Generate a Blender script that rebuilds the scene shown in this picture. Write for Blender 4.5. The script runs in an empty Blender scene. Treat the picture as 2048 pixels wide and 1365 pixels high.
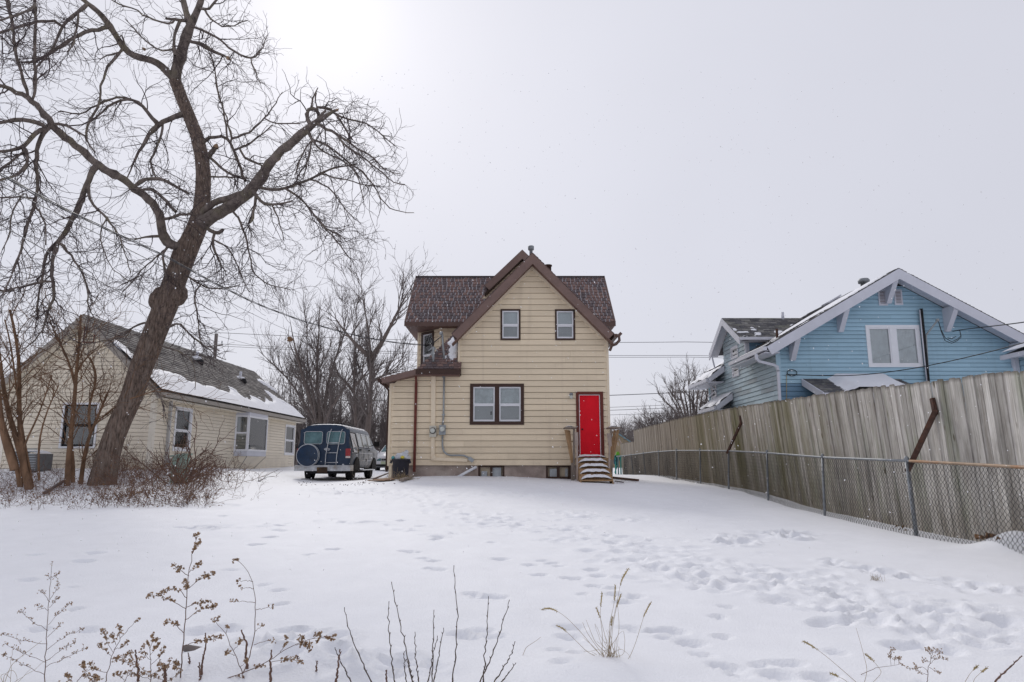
import bpy, math, random
import numpy as np
from mathutils import Vector

# ------------------------------------------------------------------ camera, world, sun, exposure
sc = bpy.context.scene
COL = sc.collection
R = math.radians
CAM_Z, PITCH, FOC = 1.6, R(10.1), 1365.0      # FOC: focal length in pixels of the 2048 wide photograph (24 mm lens)
cam_d = bpy.data.cameras.new("camera")
cam_d.lens, cam_d.sensor_width = 24.0, 36.0
cam_d.clip_start, cam_d.clip_end = 0.05, 3000
cam = bpy.data.objects.new("camera", cam_d)
cam.location = (0, 0, CAM_Z)
cam.rotation_euler = (R(90) + PITCH, 0, 0)
COL.objects.link(cam)
sc.camera = cam

SUN_EL, SUN_AZ = R(35), R(-17)                # azimuth measured from +Y towards +X
SUN_DIR = Vector((math.sin(SUN_AZ) * math.cos(SUN_EL), math.cos(SUN_AZ) * math.cos(SUN_EL), math.sin(SUN_EL)))
world = bpy.data.worlds.new("World")
sc.world = world
world.use_nodes = True
wn = world.node_tree
wn.nodes.clear()
def WN(t): return wn.nodes.new(t)
w_out = WN("ShaderNodeOutputWorld"); w_bg = WN("ShaderNodeBackground")
w_bg.inputs["Strength"].default_value = 0.1
sky = WN("ShaderNodeTexSky"); sky.sky_type = 'NISHITA'; sky.sun_disc = False
sky.sun_elevation, sky.sun_rotation = SUN_EL, SUN_AZ
sky.air_density, sky.dust_density, sky.ozone_density = 1.0, 1.0, 1.0
tc = WN("ShaderNodeTexCoord")
nrm = WN("ShaderNodeVectorMath"); nrm.operation = 'NORMALIZE'
dot = WN("ShaderNodeVectorMath"); dot.operation = 'DOT_PRODUCT'; dot.inputs[1].default_value = SUN_DIR
wn.links.new(tc.outputs["Generated"], nrm.inputs[0]); wn.links.new(nrm.outputs[0], dot.inputs[0])
clampd = WN("ShaderNodeMath"); clampd.operation = 'MAXIMUM'; clampd.inputs[1].default_value = 0.0
wn.links.new(dot.outputs["Value"], clampd.inputs[0])
def powm(e, k):
    p = WN("ShaderNodeMath"); p.operation = 'POWER'; p.inputs[1].default_value = e
    m = WN("ShaderNodeMath"); m.operation = 'MULTIPLY'; m.inputs[1].default_value = k
    wn.links.new(clampd.outputs[0], p.inputs[0]); wn.links.new(p.outputs[0], m.inputs[0]); return m
g1, g2, g3 = powm(3.0, .92), powm(22.0, .62), powm(160.0, 1.15)
add1 = WN("ShaderNodeMath"); add1.operation = 'ADD'; add2 = WN("ShaderNodeMath"); add2.operation = 'ADD'
wn.links.new(g1.outputs[0], add1.inputs[0]); wn.links.new(g2.outputs[0], add1.inputs[1])
wn.links.new(add1.outputs[0], add2.inputs[0]); wn.links.new(g3.outputs[0], add2.inputs[1])
cl = WN("ShaderNodeTexNoise"); cl.inputs["Scale"].default_value = 1.6; cl.inputs["Detail"].default_value = 5
wn.links.new(nrm.outputs[0], cl.inputs["Vector"])
cr = WN("ShaderNodeMapRange"); cr.inputs["From Min"].default_value = 0.3; cr.inputs["From Max"].default_value = 0.7
cr.inputs["To Min"].default_value = 0.96; cr.inputs["To Max"].default_value = 1.04
wn.links.new(cl.outputs["Fac"], cr.inputs["Value"])
base = WN("ShaderNodeMix"); base.data_type = 'RGBA'; base.inputs["Factor"].default_value = 0.94
base.inputs["B"].default_value = (5.70, 5.74, 6.40, 1)      # grey overcast cloud, radiance before the strength of 0.1
wn.links.new(sky.outputs[0], base.inputs["A"])
sc1 = WN("ShaderNodeVectorMath"); sc1.operation = 'SCALE'
wn.links.new(base.outputs["Result"], sc1.inputs[0]); wn.links.new(cr.outputs[0], sc1.inputs["Scale"])
comb = WN("ShaderNodeVectorMath"); comb.operation = 'ADD'
wn.links.new(sc1.outputs[0], comb.inputs[0]); wn.links.new(add2.outputs[0], comb.inputs[1])
wn.links.new(comb.outputs[0], w_bg.inputs["Color"]); wn.links.new(w_bg.outputs[0], w_out.inputs["Surface"])

sun_d = bpy.data.lights.new("sun", 'SUN')
sun_d.energy, sun_d.angle, sun_d.color = 1.15, R(14), (1.0, 0.96, 0.9)
sun = bpy.data.objects.new("sun", sun_d)
sun.rotation_euler = (-SUN_DIR).to_track_quat('-Z', 'Y').to_euler()
sun.location = (-20, 40, 40)
COL.objects.link(sun)

sc.view_settings.view_transform = 'Standard'
sc.view_settings.look = 'None'
sc.view_settings.exposure, sc.view_settings.gamma = 0.18, 1.0
sc.view_settings.use_curve_mapping = False
sc.render.engine = 'CYCLES'
sc.cycles.use_denoising = True
sc.cycles.denoiser = 'OPENIMAGEDENOISE'
sc.cycles.denoising_input_passes = 'RGB_ALBEDO_NORMAL'
sc.cycles.denoising_prefilter = 'ACCURATE'
sc.cycles.max_bounces = 6
sc.cycles.transparent_max_bounces = 12

# ------------------------------------------------------------------ helpers
random.seed(7)
rng = np.random.default_rng(11)
CP, SP = math.cos(PITCH), math.sin(PITCH)
def ray(px, py):
    u, v = (px - 1024) / FOC, (682.5 - py) / FOC
    return Vector((u, CP - v * SP, SP + v * CP))
def at(px, py, Y):
    """the point seen at a pixel of the photograph, at distance Y in front of the camera"""
    d = ray(px, py); t = Y / d.y
    return Vector((d.x * t, Y, CAM_Z + d.z * t))
def atX(px, py, X):
    d = ray(px, py); t = X / d.x
    return Vector((X, d.y * t, CAM_Z + d.z * t))

WL = {}
def setp(o, label=None, cat=None, group=None, kind=None):
    if label: o["label"] = label
    if cat: o["category"] = cat
    if group: o["group"] = group
    if kind: o["kind"] = kind
    return o
def thing(name, loc, label, cat, group=None):
    o = bpy.data.objects.new(name, None)
    o.empty_display_size = 0.2
    o.location = loc; COL.objects.link(o); WL[o] = Vector(loc)
    return setp(o, label, cat, group)
def link(name, me, mat, parent=None, origin=None):
    o = bpy.data.objects.new(name, me)
    for m in (mat if isinstance(mat, (list, tuple)) else [mat]): me.materials.append(m)
    COL.objects.link(o)
    if parent is not None:
        o.parent = parent; WL[o] = WL[parent]
    else:
        o.location = origin or (0, 0, 0); WL[o] = Vector(origin or (0, 0, 0))
    return o

class MB:
    """collects world-space pieces that become one mesh object"""
    def __init__(s): s.v, s.f, s.m, s.sm = [], [], [], []
    def poly(s, vs, fs, mi=0, smooth=False):
        b = len(s.v); s.v += [tuple(p) for p in vs]
        for f in fs: s.f.append(tuple(b + i for i in f)); s.m.append(mi); s.sm.append(smooth)
    def obox(s, o, a, b, c, mi=0):
        o, a, b, c = Vector(o), Vector(a), Vector(b), Vector(c)
        if a.cross(b).dot(c) < 0: a, b = b, a
        vs = [o, o + a, o + a + b, o + b, o + c, o + a + c, o + a + b + c, o + b + c]
        s.poly(vs, [(3, 2, 1, 0), (4, 5, 6, 7), (0, 1, 5, 4), (1, 2, 6, 5), (2, 3, 7, 6), (3, 0, 4, 7)], mi)
    def box(s, x0, x1, y0, y1, z0, z1, mi=0):
        s.obox((x0, y0, z0), (x1 - x0, 0, 0), (0, y1 - y0, 0), (0, 0, z1 - z0), mi)
    def bar(s, p, q, w, h, up=(0, 0, 1), mi=0):
        p, q = Vector(p), Vector(q); d = (q - p); t = d.normalized()
        u = Vector(up); sd = t.cross(u)
        if sd.length < 1e-4: sd = t.cross(Vector((1, 0, 0)))
        sd.normalize(); n = sd.cross(t)
        s.obox(p - sd * w / 2 - n * h / 2, d, sd * w, n * h, mi)
    def prism(s, pts, ext, mi=0):
        pts = [Vector(p) for p in pts]; e = Vector(ext); n = len(pts)
        nr = Vector((0, 0, 0))
        for i in range(n): nr += pts[i].cross(pts[(i + 1) % n])
        if nr.dot(e) > 0: pts = pts[::-1]
        fs = [tuple(range(n)), tuple(range(2 * n - 1, n - 1, -1))]
        fs += [(i, n + i, n + (i + 1) % n, (i + 1) % n) for i in range(n)]
        fs = [f[::-1] if k >= 2 else f for k, f in enumerate(fs)]
        s.poly(pts + [p + e for p in pts], fs, mi)
    def tube(s, pts, r, k=8, mi=0, cap=True, smooth=True):
        pts = [Vector(p) for p in pts]; n = len(pts)
        rr = r if isinstance(r, (list, tuple)) else [r] * n
        b = len(s.v); ref = None
        for i in range(n):
            t = (pts[min(i + 1, n - 1)] - pts[max(i - 1, 0)]).normalized()
            if ref is None: ref = Vector((0, 0, 1)) if abs(t.z) < 0.9 else Vector((1, 0, 0))
            a = t.cross(ref)
            if a.length < 1e-4: a = t.orthogonal()
            a.normalize(); ref = a.cross(t); c = ref
            for j in range(k):
                g = 2 * math.pi * j / k
                s.v.append(tuple(pts[i] + (a * math.cos(g) + c * math.sin(g)) * rr[i]))
        for i in range(n - 1):
            for j in range(k):
                j2 = (j + 1) % k
                s.f.append((b + i * k + j, b + i * k + j2, b + (i + 1) * k + j2, b + (i + 1) * k + j)); s.m.append(mi); s.sm.append(smooth)
        if cap:
            s.f.append(tuple(b + j for j in range(k))[::-1]); s.m.append(mi); s.sm.append(False)
            s.f.append(tuple(b + (n - 1) * k + j for j in range(k))); s.m.append(mi); s.sm.append(False)
    def lathe(s, c, prof, k=20, axis=(0, 0, 1), mi=0, smooth=True):
        """prof: (radius, distance along axis)"""
        c, ax = Vector(c), Vector(axis).normalized(); a = ax.orthogonal().normalized(); d = ax.cross(a)
        b = len(s.v); n = len(prof)
        for r, h in prof:
            for j in range(k):
                g = 2 * math.pi * j / k
                s.v.append(tuple(c + ax * h + (a * math.cos(g) + d * math.sin(g)) * max(r, 1e-4)))
        for i in range(n - 1):
            for j in range(k):
                j2 = (j + 1) % k
                s.f.append((b + i * k + j, b + i * k + j2, b + (i + 1) * k + j2, b + (i + 1) * k + j)); s.m.append(mi); s.sm.append(smooth)
        s.f.append(tuple(b + j for j in range(k))[::-1]); s.m.append(mi); s.sm.append(False)
        s.f.append(tuple(b + (n - 1) * k + j for j in range(k))); s.m.append(mi); s.sm.append(False)
    def blob(s, c, rx, ry, rz, mi=0, jit=0.15, lat=6, lon=9, rnd=random):
        b = len(s.v); c = Vector(c)
        for i in range(lat + 1):
            th = math.pi * i / lat
            for j in range(lon):
                ph = 2 * math.pi * j / lon; q = 1 + rnd.uniform(-jit, jit)
                s.v.append((c.x + rx * q * math.sin(th) * math.cos(ph), c.y + ry * q * math.sin(th) * math.sin(ph), c.z + rz * q * math.cos(th)))
        for i in range(lat):
            for j in range(lon):
                j2 = (j + 1) % lon
                s.f.append((b + i * lon + j, b + (i + 1) * lon + j, b + (i + 1) * lon + j2, b + i * lon + j2)); s.m.append(mi); s.sm.append(True)
    def build(s, name, mat, parent=None, origin=None, kind=None):
        o0 = WL[parent] if parent is not None else Vector(origin or (0, 0, 0))
        me = bpy.data.meshes.new(name)
        me.from_pydata([(x - o0.x, y - o0.y, z - o0.z) for x, y, z in s.v], [], s.f)
        if any(s.m): me.polygons.foreach_set("material_index", s.m)
        me.polygons.foreach_set("use_smooth", s.sm)
        o = link(name, me, mat, parent, origin)
        if kind: o["kind"] = kind
        return o

def quads_mesh(name, verts, quads, smooth=True, mi=None):
    """fast mesh from numpy arrays"""
    me = bpy.data.meshes.new(name)
    nv, nq = len(verts), len(quads)
    me.vertices.add(nv); me.vertices.foreach_set("co", np.ascontiguousarray(verts, np.float32).ravel())
    k = quads.shape[1]
    me.loops.add(nq * k); me.loops.foreach_set("vertex_index", np.ascontiguousarray(quads, np.int32).ravel())
    me.polygons.add(nq); me.polygons.foreach_set("loop_start", np.arange(0, nq * k, k, dtype=np.int32))
    me.polygons.foreach_set("use_smooth", np.full(nq, smooth, dtype=bool))
    if mi is not None: me.polygons.foreach_set("material_index", np.ascontiguousarray(mi, np.int32))
    me.update(calc_edges=True); me.validate()
    return me

def unit(a): return a / np.maximum(np.linalg.norm(a, axis=-1, keepdims=True), 1e-9)
class TB:
    """many tubes at once (numpy), one mesh"""
    def __init__(s): s.v, s.q, s.mi, s.n = [], [], [], 0
    def tubes(s, pts, rad, k=4, mi=0):
        N, P = pts.shape[:2]
        if N == 0: return
        t = np.empty_like(pts); t[:, 1:-1] = pts[:, 2:] - pts[:, :-2]; t[:, 0] = pts[:, 1] - pts[:, 0]; t[:, -1] = pts[:, -1] - pts[:, -2]
        t = unit(t); m = unit(t.mean(axis=1))
        ref = np.where(np.abs(m[:, 2:3]) < 0.8, np.array([[0, 0, 1.0]]), np.array([[1.0, 0.13, 0]]))[:, None, :]
        a = unit(np.cross(t, ref)); b = np.cross(a, t)
        g = np.arange(k) * 2 * np.pi / k
        v = pts[:, :, None, :] + rad[:, :, None, None] * (a[:, :, None, :] * np.cos(g)[None, None, :, None] + b[:, :, None, :] * np.sin(g)[None, None, :, None])
        s.v.append(v.reshape(-1, 3))
        base = np.arange(N)[:, None, None] * P * k + np.arange(P - 1)[None, :, None] * k
        j = np.arange(k)[None, None, :]; j2 = (j + 1) % k
        q = np.stack([base + j, base + j2, base + k + j2, base + k + j], axis=-1).reshape(-1, 4) + s.n
        s.q.append(q); s.mi.append(np.full(len(q), mi)); s.n += N * P * k
    def add(s, v, q, mi=0):
        s.v.append(v); s.q.append(q + s.n); s.mi.append(np.full(len(q), mi)); s.n += len(v)
    def specks(s, c, size, mi=0, r=None):
        """tiny crumpled leaf quads / seeds at the points c"""
        r = r or rng; N = len(c)
        if N == 0: return
        a = unit(r.normal(size=(N, 3))) * size[:, None]; b = unit(np.cross(a, r.normal(size=(N, 3)))) * size[:, None] * 0.7
        n = unit(np.cross(a, b)) * size[:, None] * 0.5
        v = np.stack([c - a, c - b + n, c + a, c + b + n], axis=1).reshape(-1, 3)
        q = np.arange(N * 4).reshape(-1, 4)
        s.add(v, q, mi)
        v2 = np.stack([c - a * .6 + n, c + n * 2 - b * .3, c + a * .6 - n, c - n + b], axis=1).reshape(-1, 3)
        s.add(v2, q, mi)
    def build(s, name, mats, parent=None, origin=None, kind=None):
        o0 = np.array(WL[parent] if parent is not None else (origin or (0, 0, 0)))
        me = quads_mesh(name, np.concatenate(s.v) - o0, np.concatenate(s.q), True, np.concatenate(s.mi))
        o = link(name, me, mats, parent, origin)
        if kind: o["kind"] = kind
        return o

def grow(start, dirs, length, r0, r1, P=6, wander=0.25, droop=0.0, r=None):
    """N branches that wander as they grow: points (N,P,3), radii (N,P)"""
    r = r or rng; N = len(start)
    pts = np.empty((N, P, 3)); pts[:, 0] = start; d = unit(dirs.copy()); st = (length / (P - 1))[:, None]
    for i in range(1, P):
        d = d + r.normal(size=(N, 3)) * wander
        d[:, 2] -= droop
        d = unit(d); pts[:, i] = pts[:, i - 1] + d * st
    f = np.linspace(0, 1, P)[None, :]
    return pts, r0[:, None] * (1 - f) + r1[:, None] * f
def children(pts, rad, n, tmin=0.2, spread=0.9, r=None, weight=None):
    """n start points and directions on the given branches"""
    r = r or rng; N, P = pts.shape[:2]
    L = np.linalg.norm(np.diff(pts, axis=1), axis=2).sum(axis=1)
    w = L if weight is None else weight
    i = r.choice(N, n, p=w / w.sum()); t = r.uniform(tmin, 1.0, n) * (P - 1.001)
    k = t.astype(int); f = (t - k)[:, None]
    p = pts[i, k] * (1 - f) + pts[i, k + 1] * f; d = unit(pts[i, k + 1] - pts[i, k])
    rr = rad[i, k] * (1 - f[:, 0]) + rad[i, k + 1] * f[:, 0]
    q = unit(np.cross(d, r.normal(size=(n, 3))))
    a = r.uniform(0.45, 1.0, n)[:, None] * spread
    return p, unit(d * np.cos(a) + q * np.sin(a)), rr, i
def resample(path, P):
    p = np.array(path, float); s = np.concatenate([[0], np.cumsum(np.linalg.norm(np.diff(p[:, :3], axis=0), axis=1))])
    t = np.linspace(0, s[-1], P)
    return np.stack([np.interp(t, s, p[:, j]) for j in range(p.shape[1])], axis=1)
def smooth_path(path, P):
    """resample then relax corners"""
    a = resample(path, P)
    for _ in range(2): a[1:-1] = a[1:-1] * .5 + (a[:-2] + a[2:]) * .25
    return a

def vnoise(x, y, seed=0):
    xi, yi = np.floor(x).astype(np.int64), np.floor(y).astype(np.int64)
    fx, fy = x - xi, y - yi
    def h(i, j):
        n = (i * 374761393 + j * 668265263 + seed * 1442695041) & 0xFFFFFFFF
        n = ((n ^ (n >> 13)) * 1274126177) & 0xFFFFFFFF
        return ((n ^ (n >> 16)) & 0xFFFF) / 65535.0
    u, v = fx * fx * (3 - 2 * fx), fy * fy * (3 - 2 * fy)
    return (h(xi, yi) * (1 - u) + h(xi + 1, yi) * u) * (1 - v) + (h(xi, yi + 1) * (1 - u) + h(xi + 1, yi + 1) * u) * v - 0.5
def fbm(x, y, seed=0, o=4):
    s, a = 0, 1.0
    for k in range(o): s = s + a * vnoise(x * 2 ** k, y * 2 ** k, seed + k); a *= 0.5
    return s

# ------------------------------------------------------------------ materials
def nodes_of(name):
    m = bpy.data.materials.new(name); m.use_nodes = True
    nt = m.node_tree; return m, nt, nt.nodes["Principled BSDF"]
def mat(name, col, rough=0.7, var=0.12, scale=6.0, bump=0.0, bscale=40.0, stretch=(1, 1, 1), metal=0.0, rnd=0.0, col2=None, c2pos=(0.45, 0.7), spec=0.3, detail=6, dirt=None):
    m, nt, b = nodes_of(name); N, L = nt.nodes.new, nt.links.new
    tc = N("ShaderNodeTexCoord"); mp = N("ShaderNodeMapping"); mp.inputs["Scale"].default_value = stretch
    L(tc.outputs["Object"], mp.inputs[0])
    vec = mp.outputs[0]
    oi = N("ShaderNodeObjectInfo")
    if rnd > 0:
        ad = N("ShaderNodeVectorMath"); ad.operation = 'MULTIPLY_ADD'
        ad.inputs[1].default_value = (1, 1, 1)
        cx = N("ShaderNodeCombineXYZ"); ml = N("ShaderNodeMath"); ml.operation = 'MULTIPLY'; ml.inputs[1].default_value = 57.0
        L(oi.outputs["Random"], ml.inputs[0]); L(ml.outputs[0], cx.inputs[0]); L(ml.outputs[0], cx.inputs[1])
        L(vec, ad.inputs[0]); L(cx.outputs[0], ad.inputs[2]); vec = ad.outputs[0]
    nz = N("ShaderNodeTexNoise"); nz.inputs["Scale"].default_value = scale; nz.inputs["Detail"].default_value = detail; nz.inputs["Roughness"].default_value = 0.62
    L(vec, nz.inputs["Vector"])
    rp = N("ShaderNodeValToRGB")
    c = lambda k: tuple(min(1, max(0, x * k)) for x in col[:3]) + (1,)
    rp.color_ramp.elements[0].position, rp.color_ramp.elements[0].color = 0.3, c(1 - var)
    rp.color_ramp.elements[1].position, rp.color_ramp.elements[1].color = 0.7, c(1 + var)
    L(nz.outputs["Fac"], rp.inputs[0]); out = rp.outputs[0]
    if col2 is not None:
        n2 = N("ShaderNodeTexNoise"); n2.inputs["Scale"].default_value = scale * 0.37; n2.inputs["Detail"].default_value = 8; n2.inputs["Roughness"].default_value = 0.7
        L(vec, n2.inputs["Vector"]); mr = N("ShaderNodeMapRange"); mr.inputs["From Min"].default_value, mr.inputs["From Max"].default_value = c2pos
        L(n2.outputs["Fac"], mr.inputs["Value"]); mx = N("ShaderNodeMix"); mx.data_type = 'RGBA'
        L(mr.outputs[0], mx.inputs["Factor"]); L(out, mx.inputs["A"]); mx.inputs["B"].default_value = tuple(col2) + (1,); out = mx.outputs["Result"]
    if rnd > 0:
        hv = N("ShaderNodeHueSaturation"); mr = N("ShaderNodeMapRange"); mr.inputs["To Min"].default_value, mr.inputs["To Max"].default_value = 1 - rnd, 1 + rnd
        L(oi.outputs["Random"], mr.inputs["Value"]); L(mr.outputs[0], hv.inputs["Value"]); L(out, hv.inputs["Color"]); out = hv.outputs[0]
    if dirt:                                                  # splashed earth along the foot of a wall, and faint run marks
        ge = N("ShaderNodeNewGeometry"); sx = N("ShaderNodeSeparateXYZ"); L(ge.outputs["Position"], sx.inputs[0])
        n3 = N("ShaderNodeTexNoise"); n3.inputs["Scale"].default_value = 2.6; n3.inputs["Detail"].default_value = 8; n3.inputs["Roughness"].default_value = .7; L(ge.outputs["Position"], n3.inputs["Vector"])
        m1 = N("ShaderNodeMapRange"); m1.inputs["From Min"].default_value, m1.inputs["From Max"].default_value = dirt[1], dirt[0]; L(sx.outputs[2], m1.inputs["Value"])
        m2 = N("ShaderNodeMapRange"); m2.inputs["From Min"].default_value, m2.inputs["From Max"].default_value, m2.inputs["To Max"].default_value = .42, .68, .6; L(n3.outputs["Fac"], m2.inputs["Value"])
        mpp = N("ShaderNodeMapping"); mpp.inputs["Scale"].default_value = (4.5, 4.5, .22); L(ge.outputs["Position"], mpp.inputs[0]); n4 = N("ShaderNodeTexNoise"); n4.inputs["Scale"].default_value = 1.0; n4.inputs["Detail"].default_value = 6; L(mpp.outputs[0], n4.inputs["Vector"])
        m3 = N("ShaderNodeMapRange"); m3.inputs["From Min"].default_value, m3.inputs["From Max"].default_value, m3.inputs["To Max"].default_value = .56, .76, .28; L(n4.outputs["Fac"], m3.inputs["Value"])
        mm = N("ShaderNodeMath"); mm.operation = 'MULTIPLY'; L(m1.outputs[0], mm.inputs[0]); L(m2.outputs[0], mm.inputs[1]); ma = N("ShaderNodeMath"); ma.operation = 'MAXIMUM'; L(mm.outputs[0], ma.inputs[0]); L(m3.outputs[0], ma.inputs[1])
        mx = N("ShaderNodeMix"); mx.data_type = 'RGBA'; L(ma.outputs[0], mx.inputs["Factor"]); L(out, mx.inputs["A"]); mx.inputs["B"].default_value = tuple(dirt[2]) + (1,); out = mx.outputs["Result"]
    L(out, b.inputs["Base Color"])
    b.inputs["Roughness"].default_value, b.inputs["Metallic"].default_value = rough, metal
    b.inputs["Specular IOR Level"].default_value = spec
    if bump > 0:
        bn = N("ShaderNodeTexNoise"); bn.inputs["Scale"].default_value = bscale; bn.inputs["Detail"].default_value = 5
        L(vec, bn.inputs["Vector"]); bp = N("ShaderNodeBump"); bp.inputs["Strength"].default_value = bump; bp.inputs["Distance"].default_value = 0.02
        L(bn.outputs["Fac"], bp.inputs["Height"]); L(bp.outputs[0], b.inputs["Normal"])
    return m
def glass_mat(name, tint=(0.93, 0.95, 0.955), base=0.05):
    m, nt, b = nodes_of(name); N, L = nt.nodes.new, nt.links.new
    nt.nodes.remove(b); out = nt.nodes["Material Output"]
    tr = N("ShaderNodeBsdfTransparent"); tr.inputs[0].default_value = tint + (1,)
    gl = N("ShaderNodeBsdfGlossy"); gl.inputs["Roughness"].default_value = 0.03
    nz = N("ShaderNodeTexNoise"); nz.inputs["Scale"].default_value = 1.5; bp = N("ShaderNodeBump"); bp.inputs["Strength"].default_value = 0.06
    t = N("ShaderNodeTexCoord"); L(t.outputs["Object"], nz.inputs["Vector"]); L(nz.outputs["Fac"], bp.inputs["Height"]); L(bp.outputs[0], gl.inputs["Normal"])
    fr = N("ShaderNodeFresnel"); fr.inputs[0].default_value = 1.5
    ad = N("ShaderNodeMath"); ad.operation = 'ADD'; ad.inputs[1].default_value = base; L(fr.outputs[0], ad.inputs[0])
    mx = N("ShaderNodeMixShader"); L(ad.outputs[0], mx.inputs[0]); L(tr.outputs[0], mx.inputs[1]); L(gl.outputs[0], mx.inputs[2])
    L(mx.outputs[0], out.inputs["Surface"]); return m

M = {}
M['snow'] = mat('snow', (0.825, 0.835, 0.87), 0.65, 0.025, 3.0, 0.35, 55.0, spec=0.25)
M['roof_snow'] = mat('roof_snow', (0.82, 0.83, 0.87), 0.65, 0.03, 3.0, 0.5, 30.0, spec=0.25)
M['tan'] = mat('tan_siding', (0.79, 0.665, 0.485), 0.6, 0.05, 1.3, 0.12, 90, (.5, 1, 1.6), rnd=0.045, spec=0.35, col2=(.68, .565, .41), c2pos=(.5, .78), dirt=(1.15, 2.0, (.42, .33, .24)))
M['tan_trim'] = mat('tan_trim', (0.79, 0.67, 0.50), 0.55, 0.04, 2.0)
M['brown'] = mat('brown_trim', (0.13, 0.08, 0.066), 0.5, 0.12, 3.0, 0.1, 30)
M['brown_dark'] = mat('dark_brown_trim', (0.055, 0.028, 0.02), 0.5, 0.12, 4.0)
M['brown_mid'] = mat('rake_brown', (0.19, 0.125, 0.107), 0.55, 0.12, 3.0, 0.1, 30)
M['soffit_brown'] = mat('brown_soffit', (0.17, 0.10, 0.085), 0.6, 0.1, 3.0)
M['sh_a'] = mat('shingle_brown', (0.175, 0.115, 0.106), 0.9, 0.3, 9, 0.5, 140)
M['sh_b'] = mat('shingle_dark', (0.125, 0.097, 0.10), 0.9, 0.3, 9, 0.5, 140)
M['sh_c'] = mat('shingle_warm', (0.22, 0.142, 0.125), 0.9, 0.3, 9, 0.5, 140)
M['gs_a'] = mat('shingle_grey', (0.20, 0.185, 0.175), 0.9, 0.25, 8, 0.5, 140)
M['gs_b'] = mat('shingle_grey_dark', (0.145, 0.135, 0.13), 0.9, 0.25, 8, 0.5, 140)
M['gs_c'] = mat('shingle_grey_pale', (0.26, 0.245, 0.23), 0.9, 0.25, 8, 0.5, 140)
M['bs_a'] = mat('shingle_slate', (0.16, 0.155, 0.155), 0.9, 0.35, 5, 0.5, 140, col2=(0.26, 0.27, 0.2), c2pos=(.5, .75))
M['bs_b'] = mat('shingle_slate_dark', (0.11, 0.11, 0.12), 0.9, 0.3, 5, 0.5, 140)
M['bs_c'] = mat('shingle_slate_pale', (0.22, 0.215, 0.21), 0.9, 0.3, 5, 0.5, 140)
M['found'] = mat('foundation_concrete', (0.34, 0.275, 0.24), 0.9, 0.35, 2.2, 0.5, 30, col2=(0.46, 0.40, 0.35), c2pos=(.5, .7))
M['white'] = mat('white_paint', (0.74, 0.75, 0.78), 0.45, 0.04, 4)
M['white_trim'] = mat('white_trim', (0.60, 0.61, 0.67), 0.5, 0.06, 2.0, 0.08, 20)
M['vinyl_white'] = mat('white_vinyl', (0.78, 0.79, 0.82), 0.35, 0.03, 4)
M['cream'] = mat('cream_siding', (0.79, 0.715, 0.585), 0.5, 0.05, 1.0, 0.05, 60, rnd=0.03, dirt=(1.3, 2.1, (.48, .43, .36)))
M['cream_trim'] = mat('cream_trim', (0.78, 0.73, 0.63), 0.5, 0.05, 2)
M['taupe'] = mat('taupe_gutter', (0.33, 0.30, 0.265), 0.5, 0.1, 2)
M['blue'] = mat('blue_siding', (0.345, 0.525, 0.635), 0.5, 0.05, 1.2, 0.05, 60, rnd=0.045, dirt=(1.0, 2.0, (.26, .38, .46)))
M['blue_side'] = mat('pale_blue_siding', (0.43, 0.55, 0.615), 0.5, 0.12, 0.7, 0.05, 60, rnd=0.03, col2=(0.33, 0.39, 0.42), c2pos=(.46, .6))
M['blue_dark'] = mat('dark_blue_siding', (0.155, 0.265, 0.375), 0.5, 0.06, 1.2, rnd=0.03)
M['blue_trim'] = mat('blue_corner', (0.40, 0.57, 0.67), 0.5, 0.04, 2)
M['blind'] = mat('window_blind', (0.66, 0.71, 0.73), 0.8, 0.1, 3, stretch=(1, 1, 0.4))
M['blind_dim'] = mat('dim_window_blind', (0.42, 0.43, 0.44), 0.8, 0.1, 3, stretch=(1, 1, 0.4))
M['film'] = mat('plastic_window_film', (0.60, 0.65, 0.66), 0.35, 0.22, 5, 0.8, 6, detail=8)
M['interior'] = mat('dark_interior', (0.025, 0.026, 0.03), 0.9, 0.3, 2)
M['curtain'] = mat('curtain_cloth', (0.76, 0.80, 0.82), 0.85, 0.12, 4)
M['glass'] = glass_mat('window_glass')
M['car_glass'] = glass_mat('van_glass', (0.30, 0.48, 0.52), 0.12)
M['red'] = mat('red_door_paint', (0.76, 0.006, 0.02), 0.55, 0.10, 2.2, 0.2, 25, spec=.18)
M['door_frame'] = mat('maroon_frame', (0.13, 0.028, 0.018), 0.5, 0.15, 4)
M['lumber'] = mat('treated_lumber', (0.36, 0.225, 0.12), 0.75, 0.3, 5, 0.3, 60, (6, 6, 1), rnd=0.15)
M['lumber_grey'] = mat('weathered_lumber', (0.24, 0.20, 0.17), 0.85, 0.3, 5, 0.4, 60, (6, 6, 1), rnd=0.15)
M['lumber_pale'] = mat('pale_lumber', (0.38, 0.31, 0.27), 0.8, 0.25, 5, 0.3, 60, (6, 6, 1))
M['galv'] = mat('galvanised_steel', (0.23, 0.245, 0.26), 0.5, 0.25, 9, metal=0.35, spec=0.5)
M['conduit'] = mat('grey_conduit', (0.32, 0.34, 0.35), 0.45, 0.15, 6, metal=0.3)
M['meter_grey'] = mat('grey_meter_box', (0.33, 0.36, 0.38), 0.5, 0.12, 5)
M['meter_cream'] = mat('cream_meter_box', (0.58, 0.55, 0.47), 0.5, 0.1, 5)
M['meter_glass'] = mat('meter_dial', (0.55, 0.57, 0.52), 0.15, 0.2, 20, spec=0.6)
M['black'] = mat('black_rubber', (0.018, 0.018, 0.02), 0.8, 0.3, 8)
M['black_plastic'] = mat('black_plastic', (0.022, 0.021, 0.030), 0.5, 0.25, 5, 0.2, 12)
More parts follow.
